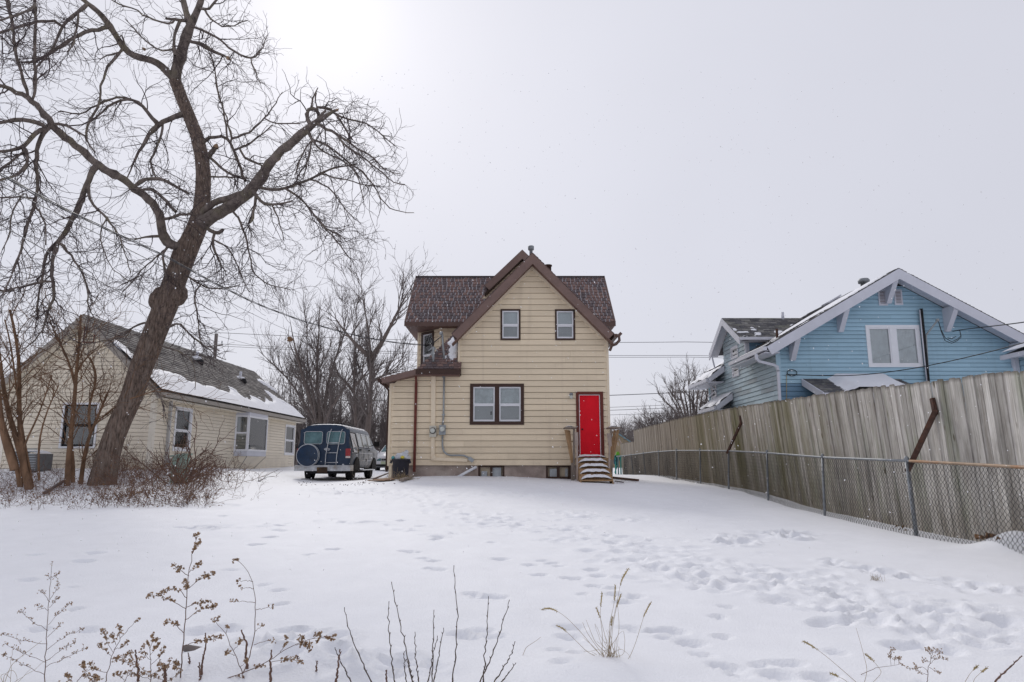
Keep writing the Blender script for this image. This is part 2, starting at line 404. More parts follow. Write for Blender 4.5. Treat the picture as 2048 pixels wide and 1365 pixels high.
M['bark'] = mat('grey_brown_bark', (0.165, 0.122, 0.098), 0.95, 0.8, 13, 1.0, 34, (2.4, 2.4, 0.34), col2=(0.235, 0.19, 0.16), c2pos=(.5, .66))
M['limb'] = mat('limb_bark', (0.165, 0.135, 0.12), 0.95, 0.55, 7, 0.9, 30, (1, 1, 0.6), col2=(0.20, 0.175, 0.12), c2pos=(.5, .7))
M['twig'] = mat('twig_bark', (0.082, 0.062, 0.062), 0.9, 0.25, 3)
M['torn'] = mat('torn_heartwood', (0.28, 0.19, 0.12), 0.9, 0.35, 9, 0.5, 40)
M['orange_bark'] = mat('orange_brown_bark', (0.21, 0.125, 0.075), 0.9, 0.4, 5, 0.6, 30, (1, 1, .5), col2=(0.11, 0.07, 0.05), c2pos=(.5, .7))
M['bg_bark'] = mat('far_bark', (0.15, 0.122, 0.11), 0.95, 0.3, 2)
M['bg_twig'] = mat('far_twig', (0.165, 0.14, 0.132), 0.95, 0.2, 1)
M['dry'] = mat('dry_brown_weed', (0.215, 0.125, 0.068), 0.9, 0.4, 30)
M['dry_stem'] = mat('dry_stem', (0.155, 0.092, 0.07), 0.85, 0.3, 12)
M['seed'] = mat('dry_seed_head', (0.40, 0.27, 0.165), 0.9, 0.4, 60)
M['shoot'] = mat('bare_shoot_bark', (0.085, 0.06, 0.045), 0.8, 0.3, 20)
M['straw'] = mat('straw_grass', (0.42, 0.33, 0.17), 0.8, 0.25, 20)
M['straw_dim'] = mat('brown_grass', (0.34, 0.26, 0.16), 0.8, 0.25, 20)
M['rust'] = mat('rusty_steel', (0.075, 0.042, 0.032), 0.85, 0.4, 12, 0.3, 60, col2=(0.12, 0.05, 0.03), c2pos=(.5, .65))
M['rust_rail'] = mat('rusty_rail', (0.33, 0.245, 0.175), 0.6, 0.2, 5, metal=0.2, col2=(0.33, 0.16, 0.07), c2pos=(.45, .6))
M['wire'] = mat('black_cable', (0.03, 0.03, 0.033), 0.6, 0.1, 5)
M['wire_drop'] = mat('weathered_cable', (0.075, 0.075, 0.08), 0.5, 0.2, 5)
M['wire_grey'] = mat('aluminium_cable', (0.12, 0.12, 0.13), 0.5, 0.1, 5)
M['pole'] = mat('pole_wood', (0.17, 0.145, 0.135), 0.9, 0.25, 3, stretch=(4, 4, .5))
M['teal'] = mat('teal_panel', (0.33, 0.46, 0.40), 0.6, 0.15, 4)
# ------------------------------------------------------------------ the lie of the land
_cp = [(-4, 3, .2), (0, 3, .2), (4, 3, .18), (-7, 3, .25), (7, 3, .25), (-4, 4.6, .26), (0, 4.6, .25), (4, 4.6, .22), (0, 8, .44), (-4, 8, .47), (3.5, 8, .40), (0, 12, .68), (-4, 12, .73), (-8, 12, .79),
       (0, 17, .93), (-4, 17, .98), (3.5, 13, .62), (3.5, 18, .85), (0, 21.8, 1.08), (-3, 22.4, 1.16), (2.5, 21.6, 1.0), (0, 26, 1.2),
       (-6.7, 24.5, .95), (-6.7, 21, .97), (-6.7, 29, 1.0), (-5.5, 35, 1.12), (-11.0, 21.4, 1.38), (-11, 28, 1.36), (-10.8, 34, 1.38), (-16, 21, 1.38),
       (-10.6, 18, 1.05), (-12, 17, .95), (-13, 14, .85), (-9, 24, 1.25), (-9, 15, .93), (7, 23, .84), (9, 23, .9), (12, 22, .95), (12, 12, .6), (11, 8, .45), (9, 30, 1.0), (4.5, 26, .98), (5.0, 34, 1.02),
       (-20, 12, .9), (-20, 30, 1.4), (0, 60, 1.15), (-25, 60, 1.2), (25, 60, 1.1), (-30, 4, .3), (30, 4, .3), (0, 100, 1.2), (-60, 100, 1.2), (60, 100, 1.2), (60, 30, 1.1), (-60, 30, 1.2)]
for px, py, X in ((2045, 1113, 6.6), (1833, 1071, 6.6), (1649, 1031, 6.6), (1536, 999, 6.6), (1457, 977, 6.62), (1353, 960, 6.65), (1250, 951, 6.65)):
    q = atX(px, py, X); _cp.append((q.x, q.y, q.z))
_cp = np.array(_cp)
def _U(r2): return 0.5 * r2 * np.log(r2 + 1e-9)
_n = len(_cp); _A = np.zeros((_n + 3, _n + 3))
_A[:_n, :_n] = _U(((_cp[:, None, :2] - _cp[None, :, :2]) ** 2).sum(-1)) + np.eye(_n) * 0.6
_A[:_n, _n] = 1; _A[:_n, _n + 1:] = _cp[:, :2]; _A[_n:, :_n] = _A[:_n, _n:].T
_W = np.linalg.solve(_A, np.concatenate([_cp[:, 2], np.zeros(3)]))
def gz_arr(x, y):
    x, y = np.asarray(x, float).ravel(), np.asarray(y, float).ravel(); out = np.empty(len(x))
    for s in range(0, len(x), 40000):
        X, Y = x[s:s + 40000], y[s:s + 40000]
        out[s:s + 40000] = _U((X[:, None] - _cp[:, 0]) ** 2 + (Y[:, None] - _cp[:, 1]) ** 2) @ _W[:_n] + _W[_n] + _W[_n + 1] * X + _W[_n + 2] * Y
    f = np.clip((np.hypot(x, y - 20) - 40) / 40, 0, 1); f = f * f * (3 - 2 * f)
    return out * (1 - f) + 1.2 * f
def gz(x, y): return float(gz_arr([x], [y])[0])
def gpt(px, py):
    """the point of the ground seen at a pixel of the photograph"""
    d = ray(px, py); lo, hi = 2.5, 70.0
    for _ in range(40):
        m = (lo + hi) / 2; t = m / d.y
        if CAM_Z + d.z * t > gz(d.x * t, m): lo = m
        else: hi = m
    return Vector((d.x * lo / d.y, lo, gz(d.x * lo / d.y, lo)))

def axis(segs):
    out = [segs[0][0]]
    for a, b, st in segs:
        n = max(1, int(round((b - a) / st))); out += list(np.linspace(a, b, n + 1)[1:])
    return np.array(out)
gx = axis([(-400, -120, 28), (-120, -40, 8), (-40, -16, 1.0), (-16, -9, .16), (-9, 8, .042), (8, 16, .16), (16, 40, 1.0), (40, 120, 8), (120, 400, 28)])
gy = axis([(-60, -5, 5), (-5, 3.6, .4), (3.6, 12.5, .038), (12.5, 24, .09), (24, 40, .3), (40, 100, 3), (100, 900, 50)])
GX, GY = np.meshgrid(gx, gy)
GZ = gz_arr(GX, GY).reshape(GX.shape)
GZ = GZ + 0.035 * fbm(GX * .55, GY * .55, 3) * (np.hypot(GX, GY) < 60) + 0.012 * fbm(GX * 2.3, GY * 2.3, 9) * (GY < 40)
def stamp(x, y, ln, wd, ang, depth, rim=.3, seed=0):
    """a print pressed into the snow, with a low pushed-up rim"""
    rr = max(ln, wd) * 1.4
    i0, i1 = np.searchsorted(gx, (x - rr, x + rr)); j0, j1 = np.searchsorted(gy, (y - rr, y + rr))
    if i1 - i0 < 2 or j1 - j0 < 2: return
    X, Y = GX[j0:j1, i0:i1] - x, GY[j0:j1, i0:i1] - y
    c, s = math.cos(ang), math.sin(ang)
    q = np.hypot((X * c + Y * s) / (ln / 2), (-X * s + Y * c) / (wd / 2)) + 0.35 * vnoise(X * 9 + seed, Y * 9 - seed, seed)
    GZ[j0:j1, i0:i1] += -depth * np.exp(-np.maximum(q, 0) ** 4) + depth * rim * np.exp(-((q - 1.32) / .22) ** 2)
_pr = [(1262, 1255, 34), (1285, 1262, 40), (1310, 1262, 42), (1345, 1262, 46), (1330, 1275, 30), (1382, 1286, 50), (1405, 1310, 40), (1440, 1333, 40), (1462, 1338, 44), (1480, 1352, 40), (1453, 1215, 28), (1437, 1234, 26), (1443, 1272, 30),
       (1640, 1246, 48), (1668, 1243, 52), (1675, 1305, 36), (1800, 1289, 60), (1840, 1292, 50), (1890, 1303, 60), (1575, 1328, 56), (1520, 1330, 34), (1560, 1354, 60), (1640, 1357, 60), (1145, 1256, 46), (1140, 1277, 44), (1118, 1309, 40), (1152, 1322, 34), (1128, 1352, 40),
       (945, 1190, 30), (965, 1196, 34), (985, 1194, 34), (1000, 1196, 28), (918, 1266, 40), (940, 1272, 44), (965, 1262, 40), (990, 1274, 40), (580, 1262, 44), (600, 1262, 40), (455, 1262, 50), (435, 1258, 44), (395, 1268, 60), (557, 1184, 26), (530, 1172, 20), (560, 1212, 30), (460, 1142, 24),
       (512, 1090, 26), (540, 1076, 26), (620, 1111, 20), (668, 1100, 24), (812, 1104, 26), (828, 1107, 22), (848, 1120, 24), (868, 1125, 26), (862, 1140, 22), (880, 1142, 24), (1005, 1118, 30), (1060, 1130, 26), (1085, 1122, 22), (1105, 1127, 24), (1120, 1132, 20), (1080, 1151, 30), (1145, 1158, 34), (1185, 1140, 30), (1200, 1152, 34), (1190, 1174, 30), (1215, 1178, 30), (1235, 1190, 34), (1265, 1194, 40), (1248, 1206, 34), (1165, 1190, 20), (1330, 1140, 40), (1415, 1163, 34), (1490, 1160, 34), (1388, 1165, 24), (1390, 1178, 24),
       (165, 1122, 36), (190, 1106, 30), (70, 1110, 26), (55, 1160, 30), (145, 1175, 20), (150, 1220, 26), (75, 1265, 40), (170, 1265, 40), (455, 1010, 20), (470, 1012, 20), (445, 1034, 18), (380, 1060, 22), (400, 1055, 20), (360, 1058, 20), (560, 1053, 20), (700, 1010, 14), (640, 1021, 16), (985, 1085, 16), (870, 1080, 20), (800, 1040, 14), (1560, 1150, 40), (1860, 1215, 60), (1905, 1220, 50), (1700, 1240, 30), (2000, 1240, 60), (2030, 1250, 50)]
for k, (px, py, w) in enumerate(_pr):
    g = gpt(px, py); ln = min(w * g.y / FOC * 1.1, .42)
    stamp(g.x, g.y, ln, ln * .72, random.uniform(-.6, .6), .024 + .11 * ln, .22, k)
def trail(path, width, n, size, depth, seed):
    rr = random.Random(seed); ps = [gpt(*p) for p in path]
    for _ in range(n):
        k = rr.uniform(0, len(ps) - 1.001); i = int(k); p = ps[i].lerp(ps[i + 1], k - i)
        o = rr.gauss(0, width / 2.6); d = (ps[i + 1] - ps[i]).normalized()
        s = size * rr.uniform(.5, 1.3)
        stamp(p.x - d.y * o, p.y + d.x * o, s, s * rr.uniform(.5, .9), rr.uniform(0, 3), depth * rr.uniform(.4, 1.25), rr.uniform(.3, .9), rr.randrange(9999))
trail([(745, 975), (860, 1005), (1000, 1042), (1130, 1068), (1280, 1102), (1420, 1130), (1560, 1160), (1700, 1186), (1830, 1218), (2047, 1262)], .95, 560, .24, .015, 1)
trail([(1210, 1120), (1350, 1150), (1500, 1180), (1650, 1215), (1790, 1240), (1930, 1270), (2047, 1290)], .4, 90, .30, .02, 2)
trail([(1455, 1088), (1500, 1076), (1560, 1068), (1610, 1074)], .42, 34, .34, .035, 3)
trail([(1380, 1075), (1440, 1090), (1480, 1085)], .4, 14, .3, .02, 4)
trail([(480, 1300), (560, 1305), (640, 1312), (720, 1322), (780, 1335), (820, 1345)], .5, 40, .28, .035, 5)
trail([(620, 985), (700, 982), (800, 985)], 1.2, 90, .3, .02, 6)
trail([(1160, 985), (1000, 990), (800, 985)], 1.3, 90, .28, .016, 7)
trail([(1640, 1118), (1760, 1145), (1900, 1165), (2047, 1190)], .25, 60, .25, .02, 8)
trail([(900, 1075), (760, 1045), (560, 1050), (380, 1060)], .6, 40, .22, .022, 9)
trail([(1290, 1040), (1150, 1030), (1000, 1030)], .9, 60, .24, .018, 10)
def mound(x, y, r, h): GZ[:] += h * np.exp(-((GX - x) ** 2 + (GY - y) ** 2) / (r * r))
_q = atX(2030, 1100, 6.85); mound(_q.x + .05, _q.y, .42, .26)
_q = gpt(1215, 1345); mound(_q.x, _q.y, .5, .05)
_q = gpt(560, 1345); mound(_q.x, _q.y, .5, .1); _q = gpt(700, 1345); mound(_q.x, _q.y, .35, .08); _q = gpt(430, 1340); mound(_q.x, _q.y, .4, .09)
_q = gpt(1130, 1375); mound(_q.x, _q.y, .5, .08)
nx, ny = len(gx), len(gy)
_idx = np.arange(nx * ny).reshape(ny, nx)
_quads = np.stack([_idx[:-1, :-1], _idx[:-1, 1:], _idx[1:, 1:], _idx[1:, :-1]], -1).reshape(-1, 4)
_me = quads_mesh("snow_ground", np.stack([GX.ravel(), GY.ravel(), GZ.ravel()], 1), _quads)
setp(link("snow_ground", _me, M['snow']), kind="structure", label="snow covered yard with footprints and a trampled trail")
def surf(x, y):
    i = min(max(np.searchsorted(gx, x), 1), nx - 1); j = min(max(np.searchsorted(gy, y), 1), ny - 1)
    fx, fy = (x - gx[i - 1]) / (gx[i] - gx[i - 1]), (y - gy[j - 1]) / (gy[j] - gy[j - 1])
    return float((GZ[j - 1, i - 1] * (1 - fx) + GZ[j - 1, i] * fx) * (1 - fy) + (GZ[j, i - 1] * (1 - fx) + GZ[j, i] * fx) * fy)

# ------------------------------------------------------------------ building kit
class Wall:
    """a wall plane: a runs along it, z up, o outward"""
    def __init__(s, P, U, Nn): s.P, s.U, s.N = Vector((P[0], P[1], 0)), Vector((U[0], U[1], 0)).normalized(), Vector((Nn[0], Nn[1], 0)).normalized()
    def pt(s, a, z, o=0.0): return s.P + s.U * a + s.N * o + Vector((0, 0, z))
    def box(s, mb, a0, a1, z0, z1, o0, o1, mi=0): mb.obox(s.pt(a0, z0, o0), s.U * (a1 - a0), Vector((0, 0, z1 - z0)), s.N * (o1 - o0), mi)
    def hit(s, px, py):
        """(a, z) where the wall is seen at a pixel of the photograph"""
        d = ray(px, py); c = Vector((0, 0, CAM_Z)); t = (s.P - c).dot(s.N) / d.dot(s.N); p = c + d * t
        return (p - s.P).dot(s.U), p.z
def siding(parent, W, z0, z1, ex, lim, material, openings=(), lip=.026, gap=.014, name="siding_board", zmat=None):
    n = int(math.ceil((z1 - z0) / ex - 1e-6))
    for k in range(n):
        za, zb = z0 + k * ex, min(z0 + (k + 1) * ex, z1) - gap
        la, lb = lim(za + .001), lim(zb - .001)
        if la[1] - la[0] < .03: continue
        jr = random.Random(k * 7 + int(z0 * 100))
        def piece(a0, a1, b0, b1, p, q):
            if ex > .13 and min(a1, b1) - max(a0, b0) > 3.0:      # boards come in lengths: a butt joint now and then
                j = jr.uniform(max(a0, b0) + .9, min(a1, b1) - .9); piece1(a0, j - .002, b0, j - .002, p, q); piece1(j + .002, a1, j + .002, b1, p, q)
            else: piece1(a0, a1, b0, b1, p, q)
        def piece1(a0, a1, b0, b1, p, q):
            """trapezoid board from height p to q; a: limits at p, b: limits at q"""
            of = lambda z: lip - (lip - .004) * (z - za) / ex
            vs = [W.pt(a0, p, of(p)), W.pt(a1, p, of(p)), W.pt(b1, q, of(q)), W.pt(b0, q, of(q)),
                  W.pt(a0, p, -.012), W.pt(a1, p, -.012), W.pt(b1, q, -.012), W.pt(b0, q, -.012)]
            fs = [(0, 1, 2, 3), (7, 6, 5, 4), (1, 0, 4, 5), (2, 1, 5, 6), (3, 2, 6, 7), (0, 3, 7, 4)]
            if W.U.cross(Vector((0, 0, 1))).dot(W.N) < 0: fs = [f[::-1] for f in fs]
            mb = MB(); mb.poly(vs, fs); mb.build(name, (zmat(za) if zmat else material), parent)
        cut = sorted(o for o in openings if o[2] < zb - .004 and o[3] > za + .004)
        if not cut: piece(la[0], la[1], lb[0], max(lb[1], lb[0] + .01), za, zb)
        else:
            xa, xb = la[0], lb[0]
            for o in cut:
                if o[0] > xa + .01: piece(xa, o[0], xb, o[0], za, zb)
                if o[2] > za + .01: piece(o[0], o[1], o[0], o[1], za, o[2])
                if o[3] < zb - .01: piece(o[0], o[1], o[0], o[1], o[3], zb)
                xa = xb = o[1]
            if la[1] > xa + .01: piece(xa, la[1], xb, max(lb[1], xb + .01), za, zb)
def backing(parent, W, a0, a1, z0, z1, material, top=None, o=-.24, name="wall"):
    pts = [W.pt(a0, z0, o), W.pt(a1, z0, o), W.pt(a1, z1, o)] + ([W.pt(top[0], top[1], o)] if top else []) + [W.pt(a0, z1, o)]
    mb = MB(); mb.prism(pts, W.N * -.1); return mb.build(name, material, parent)
def ring(W, mb, a0, a1, z0, z1, t, o0, o1, mi=0, bottom=None):
    b = bottom if bottom is not None else t
    W.box(mb, a0, a0 + t, z0, z1, o0, o1, mi); W.box(mb, a1 - t, a1, z0, z1, o0, o1, mi)
    W.box(mb, a0 + t, a1 - t, z1 - t, z1, o0, o1, mi); W.box(mb, a0 + t, a1 - t, z0, z0 + b, o0, o1, mi)
def window(parent, W, a0, a1, z0, z1, casing, trim_w, sash_m, blind_up, blind_lo, mid=.5, name="window", units=1, mull=.1, casement=False, proud=.045):
    """double hung window(s): casing > sash, two panes and what hangs behind them. Returns the opening"""
    mb = MB(); ring(W, mb, a0, a1, z0, z1, trim_w, -.03, proud)
    ia, ib, iz, jz = a0 + trim_w, a1 - trim_w, z0 + trim_w, z1 - trim_w
    uw = (ib - ia - mull * (units - 1)) / units
    for u in range(units - 1):
        W.box(mb, ia + uw * (u + 1) + mull * u, ia + (uw + mull) * (u + 1), iz, jz, -.03, proud - .004)
    ring(W, mb, a0 + .01, a1 - .01, z0 + .01, z1 - .01, .02, -.225, -.03)                # reveal
    win = mb.build(name, casing, parent)
    for u in range(units):
        x0 = ia + u * (uw + mull); x1 = x0 + uw; zm = iz + (jz - iz) * mid; s = .042
        mb = MB()
        if casement: ring(W, mb, x0, x1, iz, jz, s, -.04, proud - .022)
        else:
            ring(W, mb, x0, x1, zm - s / 2, jz, s, -.04, proud - .022); ring(W, mb, x0 + .004, x1 - .004, iz, zm - s / 2 - .002, s, -.05, proud - .034, bottom=.06)
        mb.build("sash", sash_m, win)
        for q0, q1, oo in ((iz + s, jz - s, -.022),) if casement else ((zm + s / 2, jz - s, -.022), (iz + .06, zm - s / 2 - .002 - s, -.034)):
            mb = MB(); W.box(mb, x0 + s, x1 - s, q0, q1, oo, oo + .005); mb.build("pane", M['glass'], win)
        for q0, q1, m_ in ((zm, jz - .01, blind_up), (iz + .02, zm - .002, blind_lo)):
            if m_ is None: continue
            mb = MB(); W.box(mb, x0 + .02, x1 - .02, q0, q1, -.085, -.075); mb.build("blind", m_, win)
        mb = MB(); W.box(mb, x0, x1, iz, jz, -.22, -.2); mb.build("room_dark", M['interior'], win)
    return (a0 + .012, a1 - .012, z0 + .012, z1 - .012)
def shingles(parent, A, B, up, vlen, tab, ex, gap, mats, ulim=None, mask=None, seed=1, name="shingles", thick=.016):
    """courses of tabs on a roof plane: A-B is the eave line, up the direction up the slope"""
    r_ = random.Random(seed); A, B = Vector(A), Vector(B); u = (B - A).normalized(); v = Vector(up).normalized(); n = u.cross(v)
    if n.z < 0: n = -n
    L = (B - A).length; mb = MB(); k = 0
    while k * ex < vlen:
        y0 = k * ex; y1 = min(y0 + ex - gap * .35, vlen)
        lo, hi = ulim(y0 + ex / 2) if ulim else (0, L)
        x = lo - r_.uniform(0, tab)
        while x < hi:
            w = tab * r_.uniform(.75, 1.3); x0, x1 = max(x, lo), min(x + w - gap, hi); x += w
            if x1 - x0 < .02: continue
            if mask and not mask((x0 + x1) / 2, (y0 + y1) / 2): continue
            t0 = thick * r_.uniform(.8, 1.5); t1 = thick * .35; ya = y0 + r_.uniform(-.12, .12) * gap * 3
            p = [A + u * x0 + v * ya, A + u * x1 + v * ya, A + u * x1 + v * y1, A + u * x0 + v * y1]
            q = [p[0] + n * t0, p[1] + n * t0, p[2] + n * t1, p[3] + n * t1]
            fs = [(4, 5, 6, 7), (0, 1, 5, 4), (1, 2, 6, 5), (2, 3, 7, 6), (3, 0, 4, 7)]
            if u.cross(v).dot(n) < 0: fs = [f[::-1] for f in fs]
            mb.poly(p + q, fs, r_.choice((0, 0, 1, 1, 2)))
        k += 1
    return mb.build(name, mats, parent, kind="stuff") if mb.v else None
def slab(mb, pts, thick, mi=0):
    """roof slab: pts counter-clockwise seen from above, thickness downwards along the normal"""
    pts = [Vector(p) for p in pts]; n = (pts[1] - pts[0]).cross(pts[-1] - pts[0]).normalized()
    if n.z < 0: n = -n
    mb.prism(pts, -n * thick, mi)
def snow_patch(parent, A, B, up, vlen, fn, step=.12, name="roof_snow", base=.012, seed=0):
    """a sheet of lying snow on a roof plane; fn(u, v) is its thickness, none where it is not positive"""
    A, B = Vector(A), Vector(B); u = (B - A).normalized(); v = Vector(up).normalized(); n = u.cross(v)
    if n.z < 0: n = -n
    L = (B - A).length; nu, nv = int(L / step) + 1, int(vlen / step) + 1
    us, vs = np.linspace(0, L, nu), np.linspace(0, vlen, nv); Ug, Vg = np.meshgrid(us, vs); T = fn(Ug, Vg)
    P = np.array(A)[None, None] + Ug[..., None] * np.array(u) + Vg[..., None] * np.array(v) + (np.clip(T, -.02, None) + base)[..., None] * np.array(n)
    idx = np.arange(nu * nv).reshape(nv, nu)
    q = np.stack([idx[:-1, :-1], idx[:-1, 1:], idx[1:, 1:], idx[1:, :-1]], -1).reshape(-1, 4)
    keep = (T.ravel()[q] > -.008).any(axis=1)
    if np.cross(np.array(u), np.array(v)) @ np.array(n) < 0: q = q[:, ::-1]
    if not keep.any(): return
    me = quads_mesh(name, P.reshape(-1, 3) - np.array(WL[parent]), q[keep]); return link(name, me, M['roof_snow'], parent)
# ------------------------------------------------------------------ the tan house
YH = 22.9
H = thing("beige_house", (.7, YH, gz(.7, YH)), "tan two storey house with brown trim, brown shingles and a red back door", "house")
Wf = Wall((0, YH), (1, 0), (0, -1))
XR, XM, XL = Wf.hit(1215, 800)[0], Wf.hit(917, 720)[0], Wf.hit(780, 870)[0]
apex = at(1065, 506, YH - .45); XC = apex.x; ZA = apex.z
tipR = at(1228, 668, YH - .45); ZE = tipR.z; HW = tipR.x - XC; SL = (ZA - ZE) / HW      # rake slope
ZB = Wf.hit(1000, 931)[1]                                                                # bottom of the siding
def gable_lim(z):
    """limits of the front wall under the rakes"""
    h = (ZA - .34 - z) / SL
    return (max(XM, XC - h), min(XR, XC + h))
zwing = 4.62
def front_lim(z):
    a, b = gable_lim(z)
    if z < zwing: a = XL
    return (a, b)
def wing_ok(z): return 4.33 + (XM - XL) * 0 if z < 4.2 else 0
hit = Wf.hit
ops = []
def wpx(x0, x1, y0, y1):
    (a0, zt), (a1, zb) = hit(x0, (y0 + y1) / 2), hit(x1, (y0 + y1) / 2)
    m = (x0 + x1) / 2
    return a0, a1, hit(m, y1)[1], hit(m, y0)[1]
def hw(box, trim, up, lo, **k): ops.append(window(H, Wf, *box, M['brown_dark'], trim, M['vinyl_white'], up, lo, **k))
hw(wpx(1001, 1041, 619, 681), .06, M['blind'], M['blind_dim'], mid=.5)
hw(wpx(1110, 1150, 619.5, 681), .06, M['blind'], M['blind_dim'], mid=.5)
hw(wpx(940, 1048, 768, 850), .11, M['film'], M['blind_dim'], mid=.5, units=2, mull=.15, name="twin_window")
da0, da1, dz0, dz1 = wpx(1152.5, 1206, 784, 915)
ops.append((da0 + .02, da1 - .02, dz0, dz1 - .02))
zwl = 4.24                                                                             # wall top at the low left end
def front_lim2(z):
    a, b = gable_lim(z)
    if z < zwl: return (XL, b)
    if z < zwing: return (min(a, XL + (z - zwl) / (zwing - zwl) * .95), b)
    return (a, b)
siding(H, Wf, ZB, ZA - .36, .2015, front_lim2, M['tan'], ops)
backing(H, Wf, XL + .02, XR - .02, .9, 4.2, M['tan_trim'])
backing(H, Wf, XM + .02, XR - .02, 4.2, ZE - .1, M['tan_trim'], top=(XC, ZA - .45))
# corner boards, and the returning side walls
mb = MB(); Wf.box(mb, XR - .012, XR + .07, ZB - .02, ZE - .05, -.1, .034); mb.build("corner_board", M['tan_trim'], H)
mb = MB(); Wf.box(mb, XL - .06, XL + .02, ZB - .02, zwl - .02, -.1, .034); mb.build("corner_board", M['tan_trim'], H)
mb = MB(); Wf.box(mb, XM - .02, XM + .05, 4.75, ZE + .08, -.1, .036); mb.build("corner_board", M['tan_trim'], H)
for (x, z1, y1, nn) in ((XR + .04, ZE - .05, 26.4, 1), (XL - .03, zwl, 27.0, -1)):
    Ws = Wall((x, YH), (0, 1), (nn, 0)); backing(H, Ws, 0, y1 - YH, .9, z1, M['tan_trim'], o=-.02)
Ws = Wall((XM, YH), (0, 1), (-1, 0)); backing(H, Ws, .05, 3.5, 4.3, ZE - .1, M['tan_trim'], o=-.03)
# what stands behind the panes of the twin window
tw_ = [o for o in H.children if o.name.startswith("twin_window")][0]
mb = MB(); Wf.box(mb, *[hit(x, 838)[0] for x in (949.5, 985)], hit(960, 843.5)[1], hit(960, 840.5)[1], -.07, -.065); Wf.box(mb, *[hit(x, 838)[0] for x in (980.5, 984)], hit(960, 830)[1], hit(960, 823)[1], -.07, -.065); mb.build("sill_gap", M['interior'], tw_, kind="stuff")
# foundation with its basement windows
fz = ZB + .01
mb = MB(); b1 = [hit(956, 945)[0], hit(1009, 945)[0], hit(1092, 945)[0], hit(1142, 945)[0]]
for a0, a1 in ((XL + .02, b1[0]), (b1[1], b1[2]), (b1[3], XR - .02)): Wf.box(mb, a0, a1, .7, fz, -.4, -.05)
for a0, a1 in ((b1[0], b1[1]), (b1[2], b1[3])): Wf.box(mb, a0, a1, .7, fz - .46, -.4, -.052)
mb.build("foundation", M['found'], H)
M['frost_pane'] = mat('frosted_board', (0.42, 0.45, 0.47), .5, .2, 6, .3, 12)
for (a0, a1), parts in (((b1[0], b1[1]), ((952, 0, 0), (962.5, 974, .58), (980, 1002, .9))), ((b1[2], b1[3]), ((1100, 1114, .8), (1131, 1136, .8)))):
    mb = MB(); ring(Wf, mb, a0, a1, fz - .45, fz - .002, .07, -.3, -.07); Wf.box(mb, a0, a1, fz - .45, fz, -.38, -.34)
    m_ = (a0 + a1) / 2; Wf.box(mb, m_ - .04, m_ + .04, fz - .45, fz, -.3, -.075)
    bw = mb.build("basement_window", M['brown_dark'], H)
    for p in parts:
        if p[1] == 0: continue
        mb = MB(); Wf.box(mb, hit(p[0], 943)[0], hit(p[1], 943)[0], fz - .42, fz - .44 + .36 * p[2] + .03, -.16, -.14); mb.build("board", M['frost_pane'], bw)
# door
mb = MB(); t = .1
Wf.box(mb, da0, da0 + t, dz0, dz1, -.05, .05); Wf.box(mb, da1 - t * .9, da1 + .02, dz0 - .12, dz1, -.05, .05); Wf.box(mb, da0 + t, da1 - t * .9, dz1 - t, dz1, -.05, .05)
door = mb.build("door", M['door_frame'], H)
mb = MB(); x0, x1 = da0 + t, da1 - .09
Wf.box(mb, x0, x0 + .02, dz0, dz1 - t, -.05, .03); Wf.box(mb, x1 - .02, x1, dz0, dz1 - t, -.05, .03); Wf.box(mb, x0 + .02, x1 - .02, dz1 - t - .02, dz1 - t, -.05, .03)
mb.build("stop_moulding", M['vinyl_white'], door)
mb = MB(); Wf.box(mb, x0 + .022, x1 - .022, dz0 + .01, dz1 - t - .022, -.06, -.015)
mb.build("door_panel", M['red'], door)
mb = MB(); hx, hz = x0 + .1, dz0 + .92
mb.lathe(Wf.pt(hx, hz, -.015), [(.03, 0), (.03, .008), (.012, .012), (.012, .04), (.027, .05), (.024, .07), (.005, .076)], 10, (0, -1, 0)); mb.build("handle", M['black'], door)
# roofs: front gable
YR = YH - .45; yb = 27.4
deck = MB(); th = .1
for s in (-1, 1):
    e0, e1 = Vector((XC + s * HW, YR, ZE)), Vector((XC + s * HW, yb, ZE)); r0, r1 = Vector((XC, YR, ZA)), Vector((XC, yb, ZA))
    slab(deck, [e0, e1, r1, r0] if s > 0 else [e0, r0, r1, e1], th)
deck.build("front_roof", M['sh_a'], H)
for s in (-1, 1):
    upv = Vector((-s, 0, SL)); e0 = Vector((XC + s * HW, YR - .02, ZE)); e1 = Vector((XC + s * HW, 26.6, ZE))
    shingles(H, e0, e1, upv, HW * math.hypot(1, SL) - .01, .3, .14, .012, [M['sh_a'], M['sh_b'], M['sh_c']], seed=20 + s)
nv = Vector((SL, 0, 1)).normalized()
def rake(parent, xa, za, xe, ze, y, w, th_, m, name="rake_board"):
    """board that follows a sloping roof edge, its top just under the roof surface"""
    a, e = Vector((xa, y, za)), Vector((xe, y, ze)); d = (e - a).normalized(); n = Vector((-d.z, 0, d.x)); n = n if n.z < 0 else -n
    mb = MB(); dz = w / abs(n.z) if abs(n.z) > .1 else w
    mb.prism([a + Vector((0, 0, -.012)), e + n * .012, e + n * w, a + Vector((0, 0, -dz))], (0, th_, 0)); return mb.build(name, m, parent)
for s in (-1, 1):
    rake(H, XC, ZA, XC + s * (HW + .0), ZE, YR - .012, .27, .03, M['brown_mid'])
    mb = MB(); e = XC + s * HW
    mb.prism([(XC, YR + .02, ZA - .33), (e, YR + .02, ZE - .33), (e, YR + .02, ZE - .36), (XC, YR + .02, ZA - .36)], (0, .43, 0)); mb.build("soffit", M['soffit_brown'], H)
    rake(H, XC, ZA - .34, XC + s * (HW - .28), ZE + .28 * SL - .34, YH - .045, .1, .03, M['tan_trim'], "frieze_board")
